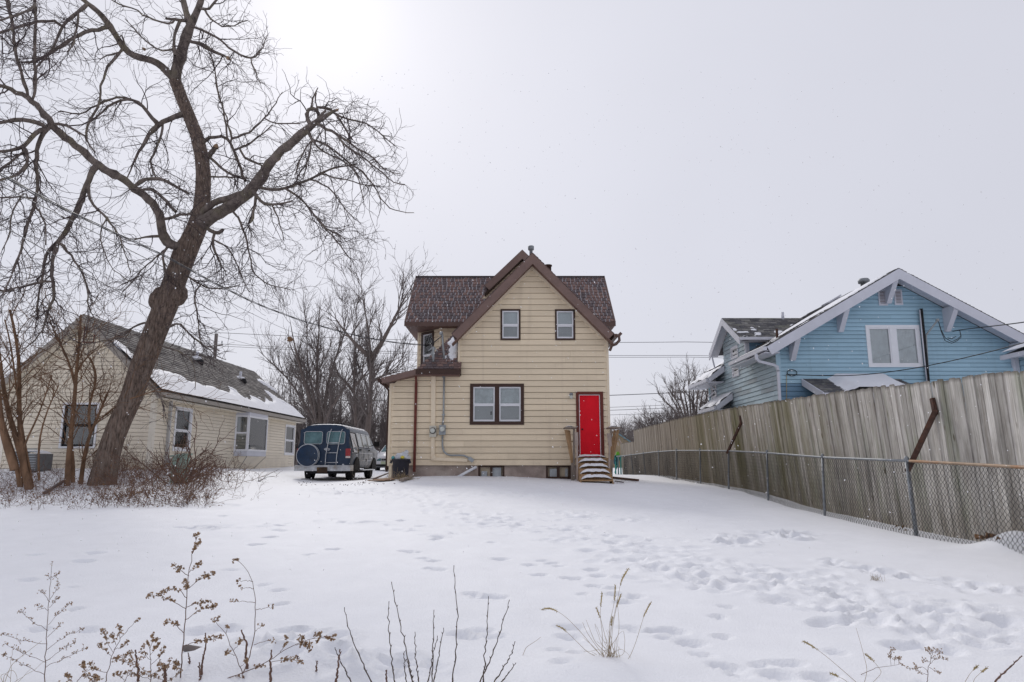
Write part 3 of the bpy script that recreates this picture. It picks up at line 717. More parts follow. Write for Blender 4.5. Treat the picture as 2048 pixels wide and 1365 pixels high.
# upper gable behind, cross wing
g = at(1044.5, 499.5, 25.2); gl = at(969, 571, 25.2); gs = (g.z - gl.z) / (g.x - gl.x); ghw = g.x - gl.x
deck = MB()
for s in (-1, 1):
    e0, e1 = Vector((g.x + s * ghw, 25.2, gl.z)), Vector((g.x + s * ghw, 30, gl.z)); r0, r1 = Vector((g.x, 25.2, g.z)), Vector((g.x, 30, g.z))
    slab(deck, [e0, e1, r1, r0] if s > 0 else [e0, r0, r1, e1], .1)
deck.build("upper_roof", M['sh_b'], H)
for s in (-1, 1): rake(H, g.x, g.z, g.x + s * ghw, gl.z, 25.19, .26, .03, M['brown_mid'])
Wg = Wall((g.x, 25.7), (1, 0), (0, -1))
siding(H, Wg, gl.z - .4, g.z - .3, .2, lambda z: (-(g.z - .28 - z) / gs, (g.z - .28 - z) / gs), M['tan'])
mb = MB(); mb.prism([(g.x, 25.21, g.z - .3), (gl.x, 25.21, gl.z - .3), (gl.x, 25.21, gl.z - .34), (g.x, 25.21, g.z - .34)], (0, .5, 0)); mb.build("soffit", M['brown_dark'], H)
YE, YG = 26.0, 28.7
cl_, cr_ = at(809.5, 644, YE), at(1230.5, 645, YE); rl = at(831.5, 555, YG)
ZCE, ZCR = (cl_.z + cr_.z) / 2, rl.z; cx0, cx1 = cl_.x, cr_.x
deck = MB(); slab(deck, [(cx0, YE, ZCE), (cx1, YE, ZCE), (cx1, YG, ZCR), (cx0, YG, ZCR)], .12)
slab(deck, [(cx0, YG, ZCR), (cx1, YG, ZCR), (cx1, 2 * YG - YE, ZCE), (cx0, 2 * YG - YE, ZCE)], .12)
M['sh_under'] = mat('snow_in_joints', (0.62, 0.61, 0.64), .9, .3, 2.2, col2=(0.16, .12, .11), c2pos=(.56, .70))
deck.build("cross_roof", M['sh_under'], H)
def _hidden(u, v):
    x = cx0 + u; z = ZCE + v * .685
    return not (abs(x - XC) < (ZA - z) / SL + .15 and z < ZA)
shingles(H, (cx0, YE - .02, ZCE), (cx1, YE - .02, ZCE), (0, YG - YE, ZCR - ZCE), math.hypot(YG - YE, ZCR - ZCE) - .05, .17, .235, .030, [M['sh_a'], M['sh_b'], M['sh_c']], seed=5, mask=_hidden)
mb = MB()
for x in (cx0, cx1 - .03):
    mb.prism([(x - .012, YE - .03, ZCE + .02), (x - .012, YG, ZCR + .035), (x - .012, YG, ZCR - .15), (x - .012, YE - .03, ZCE - .17)], (.055, 0, 0))
mb.box(cx0, cx1, YE - .05, YE - .022, ZCE - .17, ZCE - .005)
mb.build("fascia", M['brown'], H)
mb = MB(); mb.bar((cx0, YG, ZCR + .02), (cx1, YG, ZCR + .02), .22, .03); mb.build("ridge_cap", M['sh_b'], H)
mb = MB(); mb.box(cx0 + .02, cx1 - .02, YE - .02, 2 * YG - YE, ZCE - .16, ZCE - .12); mb.build("soffit", M['soffit_brown'], H)
# walls of the cross wing: a flat face, a slanted bay face with a window, the left side
YW = 26.4
xb0 = at(881, 670, YW).x
Wc = Wall((xb0, YW), (1, 0), (0, -1)); siding(H, Wc, 4.3, ZCE - .16, .2, lambda z: (0, XM - xb0 + .3), M['tan'])
backing(H, Wc, 0, XR - xb0, 1, ZCE - .16, M['tan_trim'], o=-.05)
t = .98; s2 = math.sqrt(.5)
Wb = Wall((xb0 - t, YW + t), (s2, -s2), (-s2, -s2)); Lb = t / s2
ba0, bz0 = Wb.hit(843, 723); ba1, bz1 = Wb.hit(869, 661)
bo = window(H, Wb, ba0, ba1, bz0 - .5, bz1, M['brown_dark'], .11, M['vinyl_white'], M['blind'], M['blind_dim'], mid=.42)
siding(H, Wb, 4.3, ZCE - .16, .2, lambda z: (0, Lb), M['tan'], [bo])
backing(H, Wb, 0, Lb, 1, ZCE - .16, M['tan_trim'], o=-.28)
mb = MB(); Wb.box(mb, Lb - .05, Lb + .05, 4.3, ZCE - .16, -.05, .03); Wb.box(mb, -.05, .05, 4.3, ZCE - .16, -.1, .03); mb.build("corner_board", M['tan_trim'], H)
Wl = Wall((xb0 - t, YW + t), (0, 1), (-1, 0)); backing(H, Wl, 0, 3.2, 1, ZCE - .16, M['tan_trim'], o=0)
Wr = Wall((XR, YW), (0, 1), (1, 0)); backing(H, Wr, 0, 4, 1, ZCE - .16, M['tan_trim'], o=0)
# low wing roof: hip front with skirt, gentle shed to the left
YS = 22.5
f0, f1 = at(833, 739, YS), at(921, 739, YS); lo = at(762, 757, YS)
zs = f0.z; pk = Vector((XM - .02, 24.9, zs + 1.95))
deck = MB(); deck.prism([(f0.x, YS, zs), (f1.x, YS, zs), (f1.x, YS + .42, zs + .34), (pk.x, YS + .42, zs + .34), pk, (f0.x + .01, YS + .01, zs)], (0, .04, -.09))
slab(deck, [(f0.x, YS, zs), pk, (pk.x, 27.2, pk.z), (f0.x, 27.2, zs)], .08)
slab(deck, [(lo.x, YS, lo.z), (f0.x, YS, zs), (f0.x, 27.2, zs), (lo.x, 27.2, lo.z)], .1)
deck.build("wing_roof", M['sh_a'], H)
upf = Vector((0, pk.y - YS, pk.z - zs)); ul = upf.length
shingles(H, (f0.x, YS - .01, zs + .015), (f1.x, YS - .01, zs + .015), upf, ul, .18, .15, .016, [M['sh_a'], M['sh_b'], M['sh_c']],
         ulim=lambda v: ((pk.x - f0.x) * v / ul, (f1.x if v < .5 else pk.x) - f0.x), seed=8)
def _ws(U_, V_):
    edge = (pk.x - f0.x) * V_ / ul
    return .07 * np.minimum(np.clip((U_ - .86 - .25 * vnoise(V_ * 4, U_ * 2, 2)) * 4, -1, 1), np.clip((V_ - .5 - .3 * vnoise(U_ * 6, V_ * 3, 4)) * 3, -1, 1)) - .035 * (vnoise(U_ * 9, V_ * 5, 6) > .22) * (V_ < 1.3) - (U_ < edge + .1) * .1 - (U_ > pk.x - f0.x - .03)
snow_patch(H, (f0.x, YS, zs), (f1.x, YS, zs), upf, ul, _ws, .05)
mb = MB(); mb.box(f0.x - .02, f1.x, YS - .045, YS - .015, zs - .17, zs - .01); mb.box(f1.x - .03, f1.x, YS - .015, YH - .03, zs - .17, zs + .02)
mb.build("fascia", M['brown_dark'], H)
rake(H, f0.x, zs + .02, lo.x, lo.z + .02, YS - .03, .2, .03, M['brown_mid'])
mb = MB(); mb.prism([(lo.x, YS, lo.z - .12), (f0.x, YS, zs - .17), (f1.x - .04, YS, zs - .17), (f1.x - .04, YS, zs - .2), (f0.x, YS, zs - .2), (lo.x, YS, lo.z - .15)], (0, .42, 0)); mb.build("soffit", M['soffit_brown'], H)
mb = MB(); mb.tube([(lo.x - .05, YS - .02, lo.z - .07), (lo.x - .05, 27, lo.z - .07)], .07, 8); mb.tube([(lo.x - .03, YS + .1, lo.z - .13), (lo.x + .1, YS + .2, lo.z - .22), (XL - .1, YH + .1, lo.z - .36), (XL - .1, YH + .12, 1.3)], .04, 8); mb.build("gutter", M['brown_dark'], H)
mb = MB(); mb.bar((cx0 * 0 + XC + HW + .06, YR, ZE - .06), (XC + HW + .06, 26, ZE - .06), .12, .12); mb.build("gutter", M['brown'], H)
p = at(1231, 672, YR); mb = MB()
mb.tube([p + Vector((.02, 0, .03)), p + Vector((.12, .02, -.02)), p + Vector((.13, .03, -.15)), p + Vector((.02, .06, -.27)), p + Vector((-.1, .2, -.3)), p + Vector((-.16, .3, -.45))], .05, 8); mb.bar(p + Vector((.08, 0, -.02)), p + Vector((.2, 0, .1)), .02, .1)
mb.build("broken_downspout", M['brown'], H)
mb = MB(); a = hit(833.5, 745)[0]; b = hit(829.5, 946)[0]
mb.bar(Wf.pt(a, zs - .15, .2), Wf.pt(a + .0, zs - .42, .07), .085, .06, (1, 0, 0)); mb.bar(Wf.pt(a, zs - .4, .07), Wf.pt((a + b) / 2, 1.3, .07), .085, .06, (0, 1, 0)); mb.build("downspout", M['door_frame'], H)
# roof pipes
p = at(1062, 510, 24.2); zt = at(1062, 492.5, 24.2).z; mb = MB(); mb.lathe((p.x, 24.2, ZA - .1), [(.06, 0), (.06, zt - ZA - .07), (.11, zt - ZA - .05), (.115, zt - ZA + .08), (.09, zt - ZA + .1)], 12); mb.build("vent_pipe", M['galv'], H)
p = at(1096, 531, 25.5); mb = MB(); mb.lathe((p.x, 25.5, p.z - .5), [(.13, 0), (.13, .45), (.16, .46), (.16, .5)], 10); mb.build("roof_vent", M['brown_dark'], H)
# electrics: painted conduit cover, grey conduit, two meters, mast
def W2(px, py, o=.05): a, z = hit(px, py); return Wf.pt(a, z, o)
mb = MB(); mb.bar(W2(867.5, 743), W2(866.5, 853), .15, .07, (0, 1, 0)); mb.bar(W2(866, 875), W2(866, 914), .13, .06, (0, 1, 0)); mb.bar(W2(863, 918, .06), W2(935, 921, .06), .1, .07, (0, 1, 0)); mb.bar(W2(866, 912, .07), W2(870, 917, .07), .12, .09, (0, 1, 0)); mb.build("conduit_cover", M['tan_trim'], H)
mb = MB(); mb.tube([W2(889, 735, .08), W2(888, 800, .07), W2(887.5, 832, .07), W2(886, 850, .07)], .03, 8); mb.tube([W2(885.5, 872, .08), W2(885.5, 893, .08), W2(888, 903, .08), W2(894, 909, .08), W2(902, 911, .08), W2(920, 911, .08), W2(928, 911.5, .08), W2(936, 915, .09), W2(943, 920, .1)], .03, 8)
mb.bar(W2(938, 916, .1), W2(947, 923, .1), .12, .08, (0, 1, 0))
for q in ((888, 755), (887.5, 830), (905, 911)): mb.bar(W2(q[0] - 3, q[1], .06), W2(q[0] + 3, q[1], .06), .04, .08, (0, 1, 0))
mb.build("conduit", M['conduit'], H)
def meter(px, py, w, h, m, flip):
    a, z = hit(px, py); mb = MB(); Wf.box(mb, a - w / 2, a + w / 2, z - h / 2, z + h / 2, .03, .15); o = mb.build("electric_meter", m, H)
    mb = MB(); mb.lathe(Wf.pt(a, z + .02, .15), [(.105, 0), (.105, .03), (.09, .04)], 18, (0, -1, 0)); mb.build("collar", M['black'] if flip else M['conduit'], o)
    mb = MB(); mb.lathe(Wf.pt(a, z + .02, .19), [(.085, 0), (.085, .05), (.06, .075)], 18, (0, -1, 0)); mb.build("dial", M['meter_glass'], o)
meter(866.5, 863.5, .22, .37, M['meter_cream'], True); meter(885.5, 860.5, .21, .32, M['meter_grey'], False)
mb = MB(); q0, q1 = at(888.5, 719, 23.0), at(884.5, 669, 23.0)
mb.tube([q0, q0.lerp(q1, .45), q1], .035, 8); mb.lathe(q1, [(.035, 0), (.07, .02), (.075, .07), (.03, .11)], 10, (-.6, 0, .6)); mb.build("service_mast", M['conduit'], H)
mb = MB(); q0, q1 = at(866.5, 724, 22.8), at(867, 694, 22.8); mb.tube([q0, q1], .045, 8); mb.bar(q1, at(857, 702, 22.8), .03, .03); mb.bar(q1, at(875, 703, 22.8), .03, .03); mb.bar(q1, at(862, 712, 22.8), .02, .02); mb.build("service_bracket", M['conduit'], H)
# lamp by the door
a, z = hit(1142, 791); mb = MB(); mb.lathe(Wf.pt(a, z + .02, .03), [(.06, 0), (.06, .03), (.04, .05)], 12, (0, -1, 0)); mb.lathe(Wf.pt(a, z - .04, .1), [(.035, -.09), (.055, -.06), (.06, 0), (.05, .03)], 12); mb.lathe(Wf.pt(a, z + .0, .1), [(.065, 0), (.06, .05), (.03, .075)], 12, mi=1)
mb.build("wall_lamp", [M['meter_glass'], M['galv']], H)
# ------------------------------------------------------------------ the cream cottage on the left
th = R(1.0); CU, CN = Vector((math.cos(th), -math.sin(th), 0)), Vector((math.sin(th), math.cos(th), 0))   # along its front (rightwards), and away from the camera
C0 = at(305, 860, 21.5); C0.z = 0
LEN, WID = 13.4, 4.75
zce, zca, zcb = 3.93, 6.24, 1.30
CH = thing("cream_cottage", (C0.x - 2.3, 21.5, gz(C0.x - 2.3, 21.5)), "small cream clapboard cottage with a grey snow edged roof behind the leaning tree", "house")
Wcf = Wall(C0 - CU * WID, CU, -CN)                 # gable front, a from the left corner
Wcs = Wall(C0, CN, CU)                             # long side towards the driveway
csl = (zca - zce - .15) / (WID / 2)
fo = []
(a0, zt), (a1, zb_) = Wcf.hit(129, 806), Wcf.hit(191, 897)
fo.append(window(CH, Wcf, a0, a1, zb_, zt, M['vinyl_white'], .06, M['black'], M['interior'], M['interior'], mid=.52))
so = []
def cs(x0, x1, y0, y1):
    xm = (x0 + x1) / 2; z0, z1 = Wcs.hit(xm, y1)[1], Wcs.hit(xm, y0)[1]
    return Wcs.hit(x0, (y0 + y1) / 2)[0], Wcs.hit(x1, (y0 + y1) / 2)[0], z0, z1
so.append(window(CH, Wcs, *cs(347, 381, 815, 903), M['vinyl_white'], .07, M['vinyl_white'], M['blind'], M['interior'], mid=.48))
so.append(window(CH, Wcs, *cs(569, 588, 850, 911), M['vinyl_white'], .07, M['vinyl_white'], M['blind'], M['interior'], mid=.5))
bx = cs(469, 517, 826, 910)
siding(CH, Wcf, zcb, zca - .3, .124, lambda z: (max(.0, (z - zce + .1) / csl) if z > zce - .1 else 0, min(WID, WID - (z - zce + .1) / csl) if z > zce - .1 else WID), M['cream'], fo, lip=.022, gap=.009)
siding(CH, Wcs, zcb, zce - .12, .124, lambda z: (0, LEN), M['cream'], so, lip=.022, gap=.009)
backing(CH, Wcf, .02, WID - .02, .9, zce, M['cream_trim'], top=(WID / 2, zca - .3), o=-.25)
backing(CH, Wcs, .02, LEN, .9, zce - .1, M['cream_trim'], o=-.25)
Wcl = Wall(C0 - CU * WID, CN, -CU); backing(CH, Wcl, .02, LEN, .9, zce - .1, M['cream_trim'], o=-.02)
mb = MB(); Wcf.box(mb, WID - .11, WID + .03, zcb - .02, zce - .1, -.05, .03); Wcs.box(mb, 0, .11, zcb - .02, zce - .1, -.05, .032); mb.build("corner_board", M['cream_trim'], CH)
mb = MB(); Wcs.box(mb, LEN - .1, LEN + .02, zcb - .02, zce - .1, -.05, .032); mb.build("corner_board", M['cream_trim'], CH)
mb = MB(); Wcf.box(mb, -.03, .11, zcb - .02, zce - .1, -.05, .03); mb.build("corner_board", M['cream_trim'], CH)
mb = MB(); Wcf.box(mb, .0, WID, .9, zcb - .01, -.2, -.01); Wcs.box(mb, .0, LEN, .9, zcb - .01, -.2, -.01); mb.build("foundation", M['found'], CH)
# bow window with slanted skirt
a0, a1, z0, z1 = bx; am = (a0 + a1) / 2 + .1; D = .42
mb = MB()
pl = [Wcs.pt(a0, 0, 0), Wcs.pt(a0 + .34, 0, D), Wcs.pt(a1 - .1, 0, D), Wcs.pt(a1, 0, 0)]
for zz, hh in ((z1 - .16, .2), (z0 - .06, .2)): mb.prism([p + Vector((0, 0, zz)) for p in pl], (0, 0, hh))
bay = mb.build("bow_window", M['white_trim'], CH)
for i in range(3):
    p, q = pl[i], pl[i + 1]; d = (q - p); Wi = Wall(p, (d.x, d.y), Vector((d.y, -d.x)) if Vector((d.y, -d.x, 0)).dot(CU) > 0 else Vector((-d.y, d.x)))
    L_ = d.length
    mb = MB()
    for u0, u1 in ((0, 1),):
        ring(Wi, mb, L_ * u0 + .002, L_ * u1 - .002, z0 + .14, z1 - .16, .07, -.04, .02)
    if i == 0: Wi.box(mb, .07, L_ - .07, (z0 + z1) / 2 - .03, (z0 + z1) / 2 + .03, -.03, .012)
    mb.build("sash", M['vinyl_white'], bay)
    mb = MB(); Wi.box(mb, .03, L_ - .03, z0 + .16, z1 - .18, -.025, -.018); mb.build("pane", M['glass'], bay)
mb = MB(); Wcs.box(mb, a0 + .1, a1 - .1, (z0 + z1) / 2, z1 - .16, .0, .03); mb.build("blind", M['blind_dim'], bay)
mb = MB(); Wcs.box(mb, a0 + .05, a1 - .05, z0 + .1, z1 - .1, -.24, -.2); mb.build("room_dark", M['interior'], bay)
mb = MB(); zt = z0 - .07; top = [p + Vector((0, 0, zt)) for p in pl]; bot = [Wcs.pt(a0 + .25, zcb + .02, .01), Wcs.pt(a0 + .5, zcb + .02, .05), Wcs.pt(a1 - .5, zcb + .02, .05), Wcs.pt(a1 - .25, zcb + .02, .01)]
mb.poly(top + bot, [(0, 1, 5, 4)[::-1], (1, 2, 6, 5)[::-1], (2, 3, 7, 6)[::-1], (4, 5, 6, 7), (0, 3, 2, 1)]); mb.build("skirt", M['cream'], bay)
mb = MB()
for i in (0, 1, 2, 3): mb.bar(top[i], bot[i], .03, .03)
mb.build("skirt_trim", M['taupe'], bay)
# roof
OV, EV = .35, .32
rid0, rid1 = C0 - CU * WID / 2 - CN * OV, C0 - CU * WID / 2 + CN * (LEN + .3)
deck = MB(); planes = []
for s in (1, -1):
    e0 = C0 - CU * WID / 2 + CU * s * (WID / 2 + EV) - CN * OV; e1 = e0 + CN * (LEN + OV + .3)
    ze = zca - csl * (WID / 2 + EV)
    P = [e0 + Vector((0, 0, ze)), e1 + Vector((0, 0, ze)), rid1 + Vector((0, 0, zca)), rid0 + Vector((0, 0, zca))]
    slab(deck, P if s > 0 else P[::-1], .12); planes.append((P, s))
deck.build("roof", M['gs_b'], CH)
P, s = planes[0]; up = (P[3] - P[0]); VL = up.length; LR = (P[1] - P[0]).length
shingles(CH, P[0], P[1], up, VL, .33, .14, .012, [M['gs_a'], M['gs_b'], M['gs_c']], seed=31, thick=.02)
P2, s2_ = planes[1]; shingles(CH, P2[0], P2[1], P2[3] - P2[0], VL, .33, .14, .012, [M['gs_a'], M['gs_b'], M['gs_c']], seed=32, thick=.02)
def _cs(U_, V_):
    edge = np.interp(U_, [0, .6, 1.2, 3, 5, 8, 10.5, 11.8, 12.8, LR], [2.2, 1.9, 1.25, 1.15, 1.1, 1.05, 1.0, 1.3, 2.6, 3.0]) + .55 * fbm(U_ * 1.1, V_ * 1.6, 12) + .12 * vnoise(U_ * 7, V_ * 2.0, 15)
    t = edge - V_
    hole = (U_ > 10) & (V_ > 1.0) & (fbm(U_ * 1.3 + V_ * 1.5, V_ * .6, 22) > .1)
    return np.where(hole, -.05, np.clip(t * .35, -.03, .075))
snow_patch(CH, P[0], P[1], up, VL, _cs, .09, seed=3)
def _cs2(U_, V_): return np.clip((.38 + .3 * fbm(U_ * 2, V_ * 2, 33) - np.abs(V_ - 2.15) * .8 - np.abs(U_ - .4) * .9) * .4, -.03, .05)
snow_patch(CH, P[0], P[1], up, VL, _cs2, .07)
# rake boards, gutter, downspout, gable vent
for s in (1, -1):
    e = C0 - CU * WID / 2 + CU * s * (WID / 2 + EV) - CN * (OV + .01); r = rid0 - CN * .01
    ze = zca - csl * (WID / 2 + EV); mb = MB()
    mb.prism([r + Vector((0, 0, zca - .01)), e + Vector((0, 0, ze - .01)), e + Vector((0, 0, ze - .24)), r + Vector((0, 0, zca - .26))], CN * .03); mb.build("rake_board", M['taupe'], CH)
    mb = MB(); mb.prism([r + CN * .04 + Vector((0, 0, zca - .2)), e + CN * .04 + Vector((0, 0, ze - .2)), e + CN * .04 + Vector((0, 0, ze - .23)), r + CN * .04 + Vector((0, 0, zca - .23))], CN * (OV - .05)); mb.build("soffit", M['cream_trim'], CH)
ge0, ge1 = P[0] + CN * .02, P[1]
mb = MB(); dn = Vector((0, 0, -.09)); mb.bar(ge0 + CU * .06 + dn, ge1 + CU * .06 + dn, .12, .13); mb.build("gutter", M['taupe'], CH)
mb = MB(); mb.bar(ge0 - CU * .16 + Vector((0, 0, -.19)), ge1 - CU * .16 + Vector((0, 0, -.19)), .3, .02); mb.build("soffit", M['cream_trim'], CH)
q = Wcs.hit(334, 860)[0]; M['gutter_white'] = mat('downspout_grey', (.5, .5, .5), .5, .1, 3)
mb = MB(); mb.bar(Wcs.pt(q, zce - .1, .25), Wcs.pt(q, zce - .35, .06), .08, .06); mb.bar(Wcs.pt(q, zce - .33, .06), Wcs.pt(q, zcb - .02, .06), .09, .07, (0, 1, 0)); mb.build("downspout", M['gutter_white'], CH)
q = Wcs.hit(331, 921)[0]; mb = MB(); Wcs.box(mb, q - .1, q + .1, 1.5, 1.75, .0, .14); mb.build("meter_box", M['conduit'], CH)
(a0, zt), (a1, zb_) = Wcf.hit(170, 655), Wcf.hit(189, 686)
mb = MB(); ring(Wcf, mb, a0, a1, zb_, zt, .03, -.02, .03)
M['vent_grey'] = mat('dark_vent_metal', (.10, .115, .12), .6, .2, 5); gv = mb.build("gable_vent", M['door_frame'], CH)
for k in range(8):
    z = zb_ + .03 + (zt - zb_ - .06) * k / 8; mb = MB(); mb.obox(Wcf.pt(a0 + .03, z, .022), CU * (a1 - a0 - .06), Vector((0, 0, .045)) + CN * .03, Vector((0, 0, .006))); mb.build("louvre", M['vent_grey'], gv)
mb = MB(); Wcf.box(mb, a0 + .03, a1 - .03, zb_, zt, -.03, -.02); mb.build("vent_dark", M['interior'], gv)
for px, py in ((394, 722), (481, 760)):
    # vents standing on the slope, snow drifted round them
    d = ray(px, py); n_ = (P[1] - P[0]).cross(up).normalized(); n_ = n_ if n_.z > 0 else -n_
    t = (P[0] - Vector((0, 0, CAM_Z))).dot(n_) / d.dot(n_); q = Vector((0, 0, CAM_Z)) + d * t
    mb = MB(); mb.tube([q - n_ * .05, q + Vector((0, 0, .38))], .06, 10); rv = mb.build("roof_vent", M['white_trim'], CH)
    mb = MB(); mb.blob(q + up.normalized() * .12, .3, .2, .09, jit=.3); mb.build("snow_cap", M['roof_snow'], rv)
    mb = MB(); mb.blob(q - up.normalized() * .16 + Vector((.05, -.02, .03)), .13, .13, .13, jit=.2); mb.build("flashing", M['black'], rv)

# low dark-roofed neighbour further left
NB = thing("neighbour_house", (-21, 31, gz(-21, 31)), "neighbouring house with a snowy grey roof at the left edge behind the cottage", "house")
n0, n1 = at(-60, 800, 30), at(92, 752, 33.0)
r0, r1 = at(-60, 668, 33.5), at(85, 712, 36)
mb = MB(); slab(mb, [(n0.x, 30, 4.3), (n1.x + 1, 30, 4.3), (n1.x + 1, 34.5, 7.1), (n0.x, 34.5, 7.1)], .15); mb.build("roof", M['gs_b'], NB)
shingles(NB, (n0.x, 30, 4.31), (n1.x + 1, 30, 4.31), (0, 4.5, 2.8), 5.25, .4, .17, .012, [M['gs_a'], M['gs_b'], M['gs_c']], seed=41)
snow_patch(NB, (n0.x, 30, 4.31), (n1.x + 1, 30, 4.31), (0, 4.5, 2.8), 5.25, lambda U_, V_: np.clip((3.9 + .5 * fbm(U_ * .8, V_ * 1.2, 51) - V_) * .3, -.03, .1), .15)
mb = MB(); mb.box(n0.x + .3, n1.x + .7, 30.4, 38.5, 1.0, 4.4); mb.build("wall", M['cream_trim'], NB)
mb = MB(); mb.box(n0.x, n1.x + 1, 29.97, 30.0, 4.12, 4.3); mb.build("fascia", M['taupe'], NB)

# ------------------------------------------------------------------ the blue house
YB = 23.5; YBR = 22.8
ap = at(1797, 537, YBR); e_ = at(1533, 693, YBR)
bc, bz, bex, bez = ap.x, ap.z, e_.x, e_.z
bs = (bz - bez) / (bc - bex); bhw = bc - bex
XBL = at(1557, 760, YB).x; XBR = 2 * bc - XBL
BH = thing("blue_house", (bc, YB, gz(bc, YB)), "blue clapboard house with white trim and knee braces behind the wooden fence", "house")
Wbf = Wall((XBL, YB), (1, 0), (0, -1)); BW = XBR - XBL
zunder = lambda x: bz - .16 - abs(x - bc) * bs
z_lo = Wbf.hit(1575, 767)[1]
(a0, zt), (a1, zb_) = Wbf.hit(1733, 692), Wbf.hit(1841, 692)
zt, zb_ = Wbf.hit(1787, 651)[1], Wbf.hit(1790, 735)[1]
bo1 = window(BH, Wbf, a0, a1, zb_, zt, M['vinyl_white'], .1, M['vinyl_white'], M['curtain'], M['curtain'], units=2, mull=.2, name="twin_window", casement=True)
def blim(z):
    h = (bz - .2 - z) / bs
    return (max(0, bc - XBL - h), min(BW, bc - XBL + h))
siding(BH, Wbf, z_lo, bz - .45, .1425, blim, M['blue'], [bo1], gap=.012)
siding(BH, Wbf, z_lo - 3.5, z_lo, .17, lambda z: (0, BW), M['blue_dark'])
backing(BH, Wbf, .02, BW - .02, .5, zunder(XBL), M['blue_dark'], top=(bc - XBL, bz - .3), o=-.3)
mb = MB(); Wbf.box(mb, -.05, .1, z_lo, zunder(XBL), -.02, .03); mb.build("corner_board", M['blue_trim'], BH)
# pleats of the curtains
tw = [o for o in BH.children if o.name.startswith("twin_window")][0]
rr = random.Random(3)
for u in range(2):
    x0 = a0 + .1 + u * ((a1 - a0 - .4) / 2 + .2); w_ = (a1 - a0 - .4) / 2
    mb = MB(); n = 44; vs = []
    for i in range(n + 1):
        o = -.055 + .012 * math.sin(i * 1.9 + rr.uniform(-.4, .4)); vs += [Wbf.pt(x0 + .02 + (w_ - .04) * i / n, zb_ + .15, o), Wbf.pt(x0 + .02 + (w_ - .04) * i / n, zt - .1, o)]
    mb.poly(vs, [(2 * i, 2 * i + 2, 2 * i + 3, 2 * i + 1) for i in range(n)], smooth=True); mb.build("curtain", M['curtain'], tw)
# left side wall and dormer gable
Wbs = Wall((XBL, YB), (0, 1), (-1, 0))
YD0, YDR, YD1 = 26.5, 28.15, 29.8
dg = at(1443, 637, YDR); XD = dg.x; dz = dg.z; dze = at(1475, 675, 26.1).z
dsl = (dz - dze) / (YDR - 26.1)
so = []
def bsw(x0, x1, y0, y1, **k):
    xm = (x0 + x1) / 2; b = (Wbs.hit(x0, (y0 + y1) / 2)[0], Wbs.hit(x1, (y0 + y1) / 2)[0]); lo_, hi_ = min(b), max(b)
    so.append(window(BH, Wbs, lo_, hi_, Wbs.hit(xm, y1)[1], Wbs.hit(xm, y0)[1], M['white_trim'], .07, M['vinyl_white'], k.get('up', M['interior']), k.get('lo', M['interior'])))
bsw(1466, 1479.5, 733, 754); bsw(1423, 1434, 757, 797); bsw(1463, 1477.5, 693, 718, up=M['curtain'], lo=M['blind'])
zeave = bez - .25
siding(BH, Wbs, 1.2, zeave + .1, .17, lambda z: (0, 8.3), M['blue_side'], so, gap=.012)
siding(BH, Wbs, zeave + .1, dz - .25, .17, lambda z: (max(YD0 - YB, YDR - YB - (dz - .2 - z) / dsl), min(YD1 - .4 - YB, YDR - YB + (dz - .2 - z) / dsl)), M['blue_side'], so)
backing(BH, Wbs, .02, 8.3, .5, zeave, M['blue_dark'], o=-.3); backing(BH, Wbs, YD0 - YB + .05, YD1 - YB - .4, zeave, dze - .1, M['blue_dark'], top=(YDR - YB, dz - .3), o=-.3)
Wbb = Wall((XBL, 31.8), (1, 0), (0, 1)); backing(BH, Wbb, 0, BW, .5, zeave, M['blue_dark'], o=0)
Wbr = Wall((XBR, YB), (0, 1), (1, 0)); backing(BH, Wbr, 0, 8.3, .5, zeave, M['blue_dark'], o=0)
Wdf = Wall((XBL, YD0), (1, 0), (0, -1)); siding(BH, Wdf, bez - .2, dze, .17, lambda z: (0, 3), M['blue_dark']); backing(BH, Wdf, .05, 3, bez - .3, dze, M['blue_dark'], o=-.05)
mb = MB(); Wdf.box(mb, -.03, .1, bez - .2, dze - .1, -.02, .035); mb.build("corner_board", M['white_trim'], BH)
mb = MB(); Wbs.box(mb, 8.2, 8.32, 1.2, zeave, -.02, .035); mb.build("corner_board", M['blue_trim'], BH)
# main roof
YBK = 32.3
deck = MB(); xk = XBL + .06; zk = bez + (xk - bex) * bs
slab(deck, [(bex, YBR, bez), (bc, YBR, bz), (bc, 26.6, bz), (bex, 26.6, bez)][::-1], .12); slab(deck, [(xk, 26.6, zk), (bc, 26.6, bz), (bc, YBK, bz), (xk, YBK, zk)][::-1], .12)
slab(deck, [(2 * bc - bex, YBR, bez), (2 * bc - bex, YBK, bez), (bc, YBK, bz), (bc, YBR, bz)], .12); deck.build("roof", M['bs_b'], BH)
sl_l = math.hypot(bhw, bz - bez)
shingles(BH, (bex, YBR - .02, bez), (bex, YBK, bez), (bhw, 0, bz - bez), sl_l, .33, .14, .012, [M['bs_a'], M['bs_b'], M['bs_c']], seed=61, thick=.02, mask=lambda x, y: x < 3.75 or y > .66)
shingles(BH, (2 * bc - bex, YBR - .02, bez), (2 * bc - bex, YBK, bez), (-bhw, 0, bz - bez), sl_l, .33, .14, .012, [M['bs_a'], M['bs_b'], M['bs_c']], seed=62, thick=.02)
def _bsn(U_, V_):
    e = .12 * np.clip(fbm(U_ * .9, V_ * .5, 71) + .28, -.2, .6) - .03
    e = np.where(U_ < .28 + .15 * vnoise(V_ * 3, U_, 5), -.05, e)
    return np.where((V_ < .25) & (U_ < 3.2), .03, e) - .2 * ((U_ > 3.6) & (V_ < .75)) - .2 * (V_ > sl_l - .3) - .2 * ((U_ > YD0 - YBR - .3) & (U_ < YD1 - YBR))
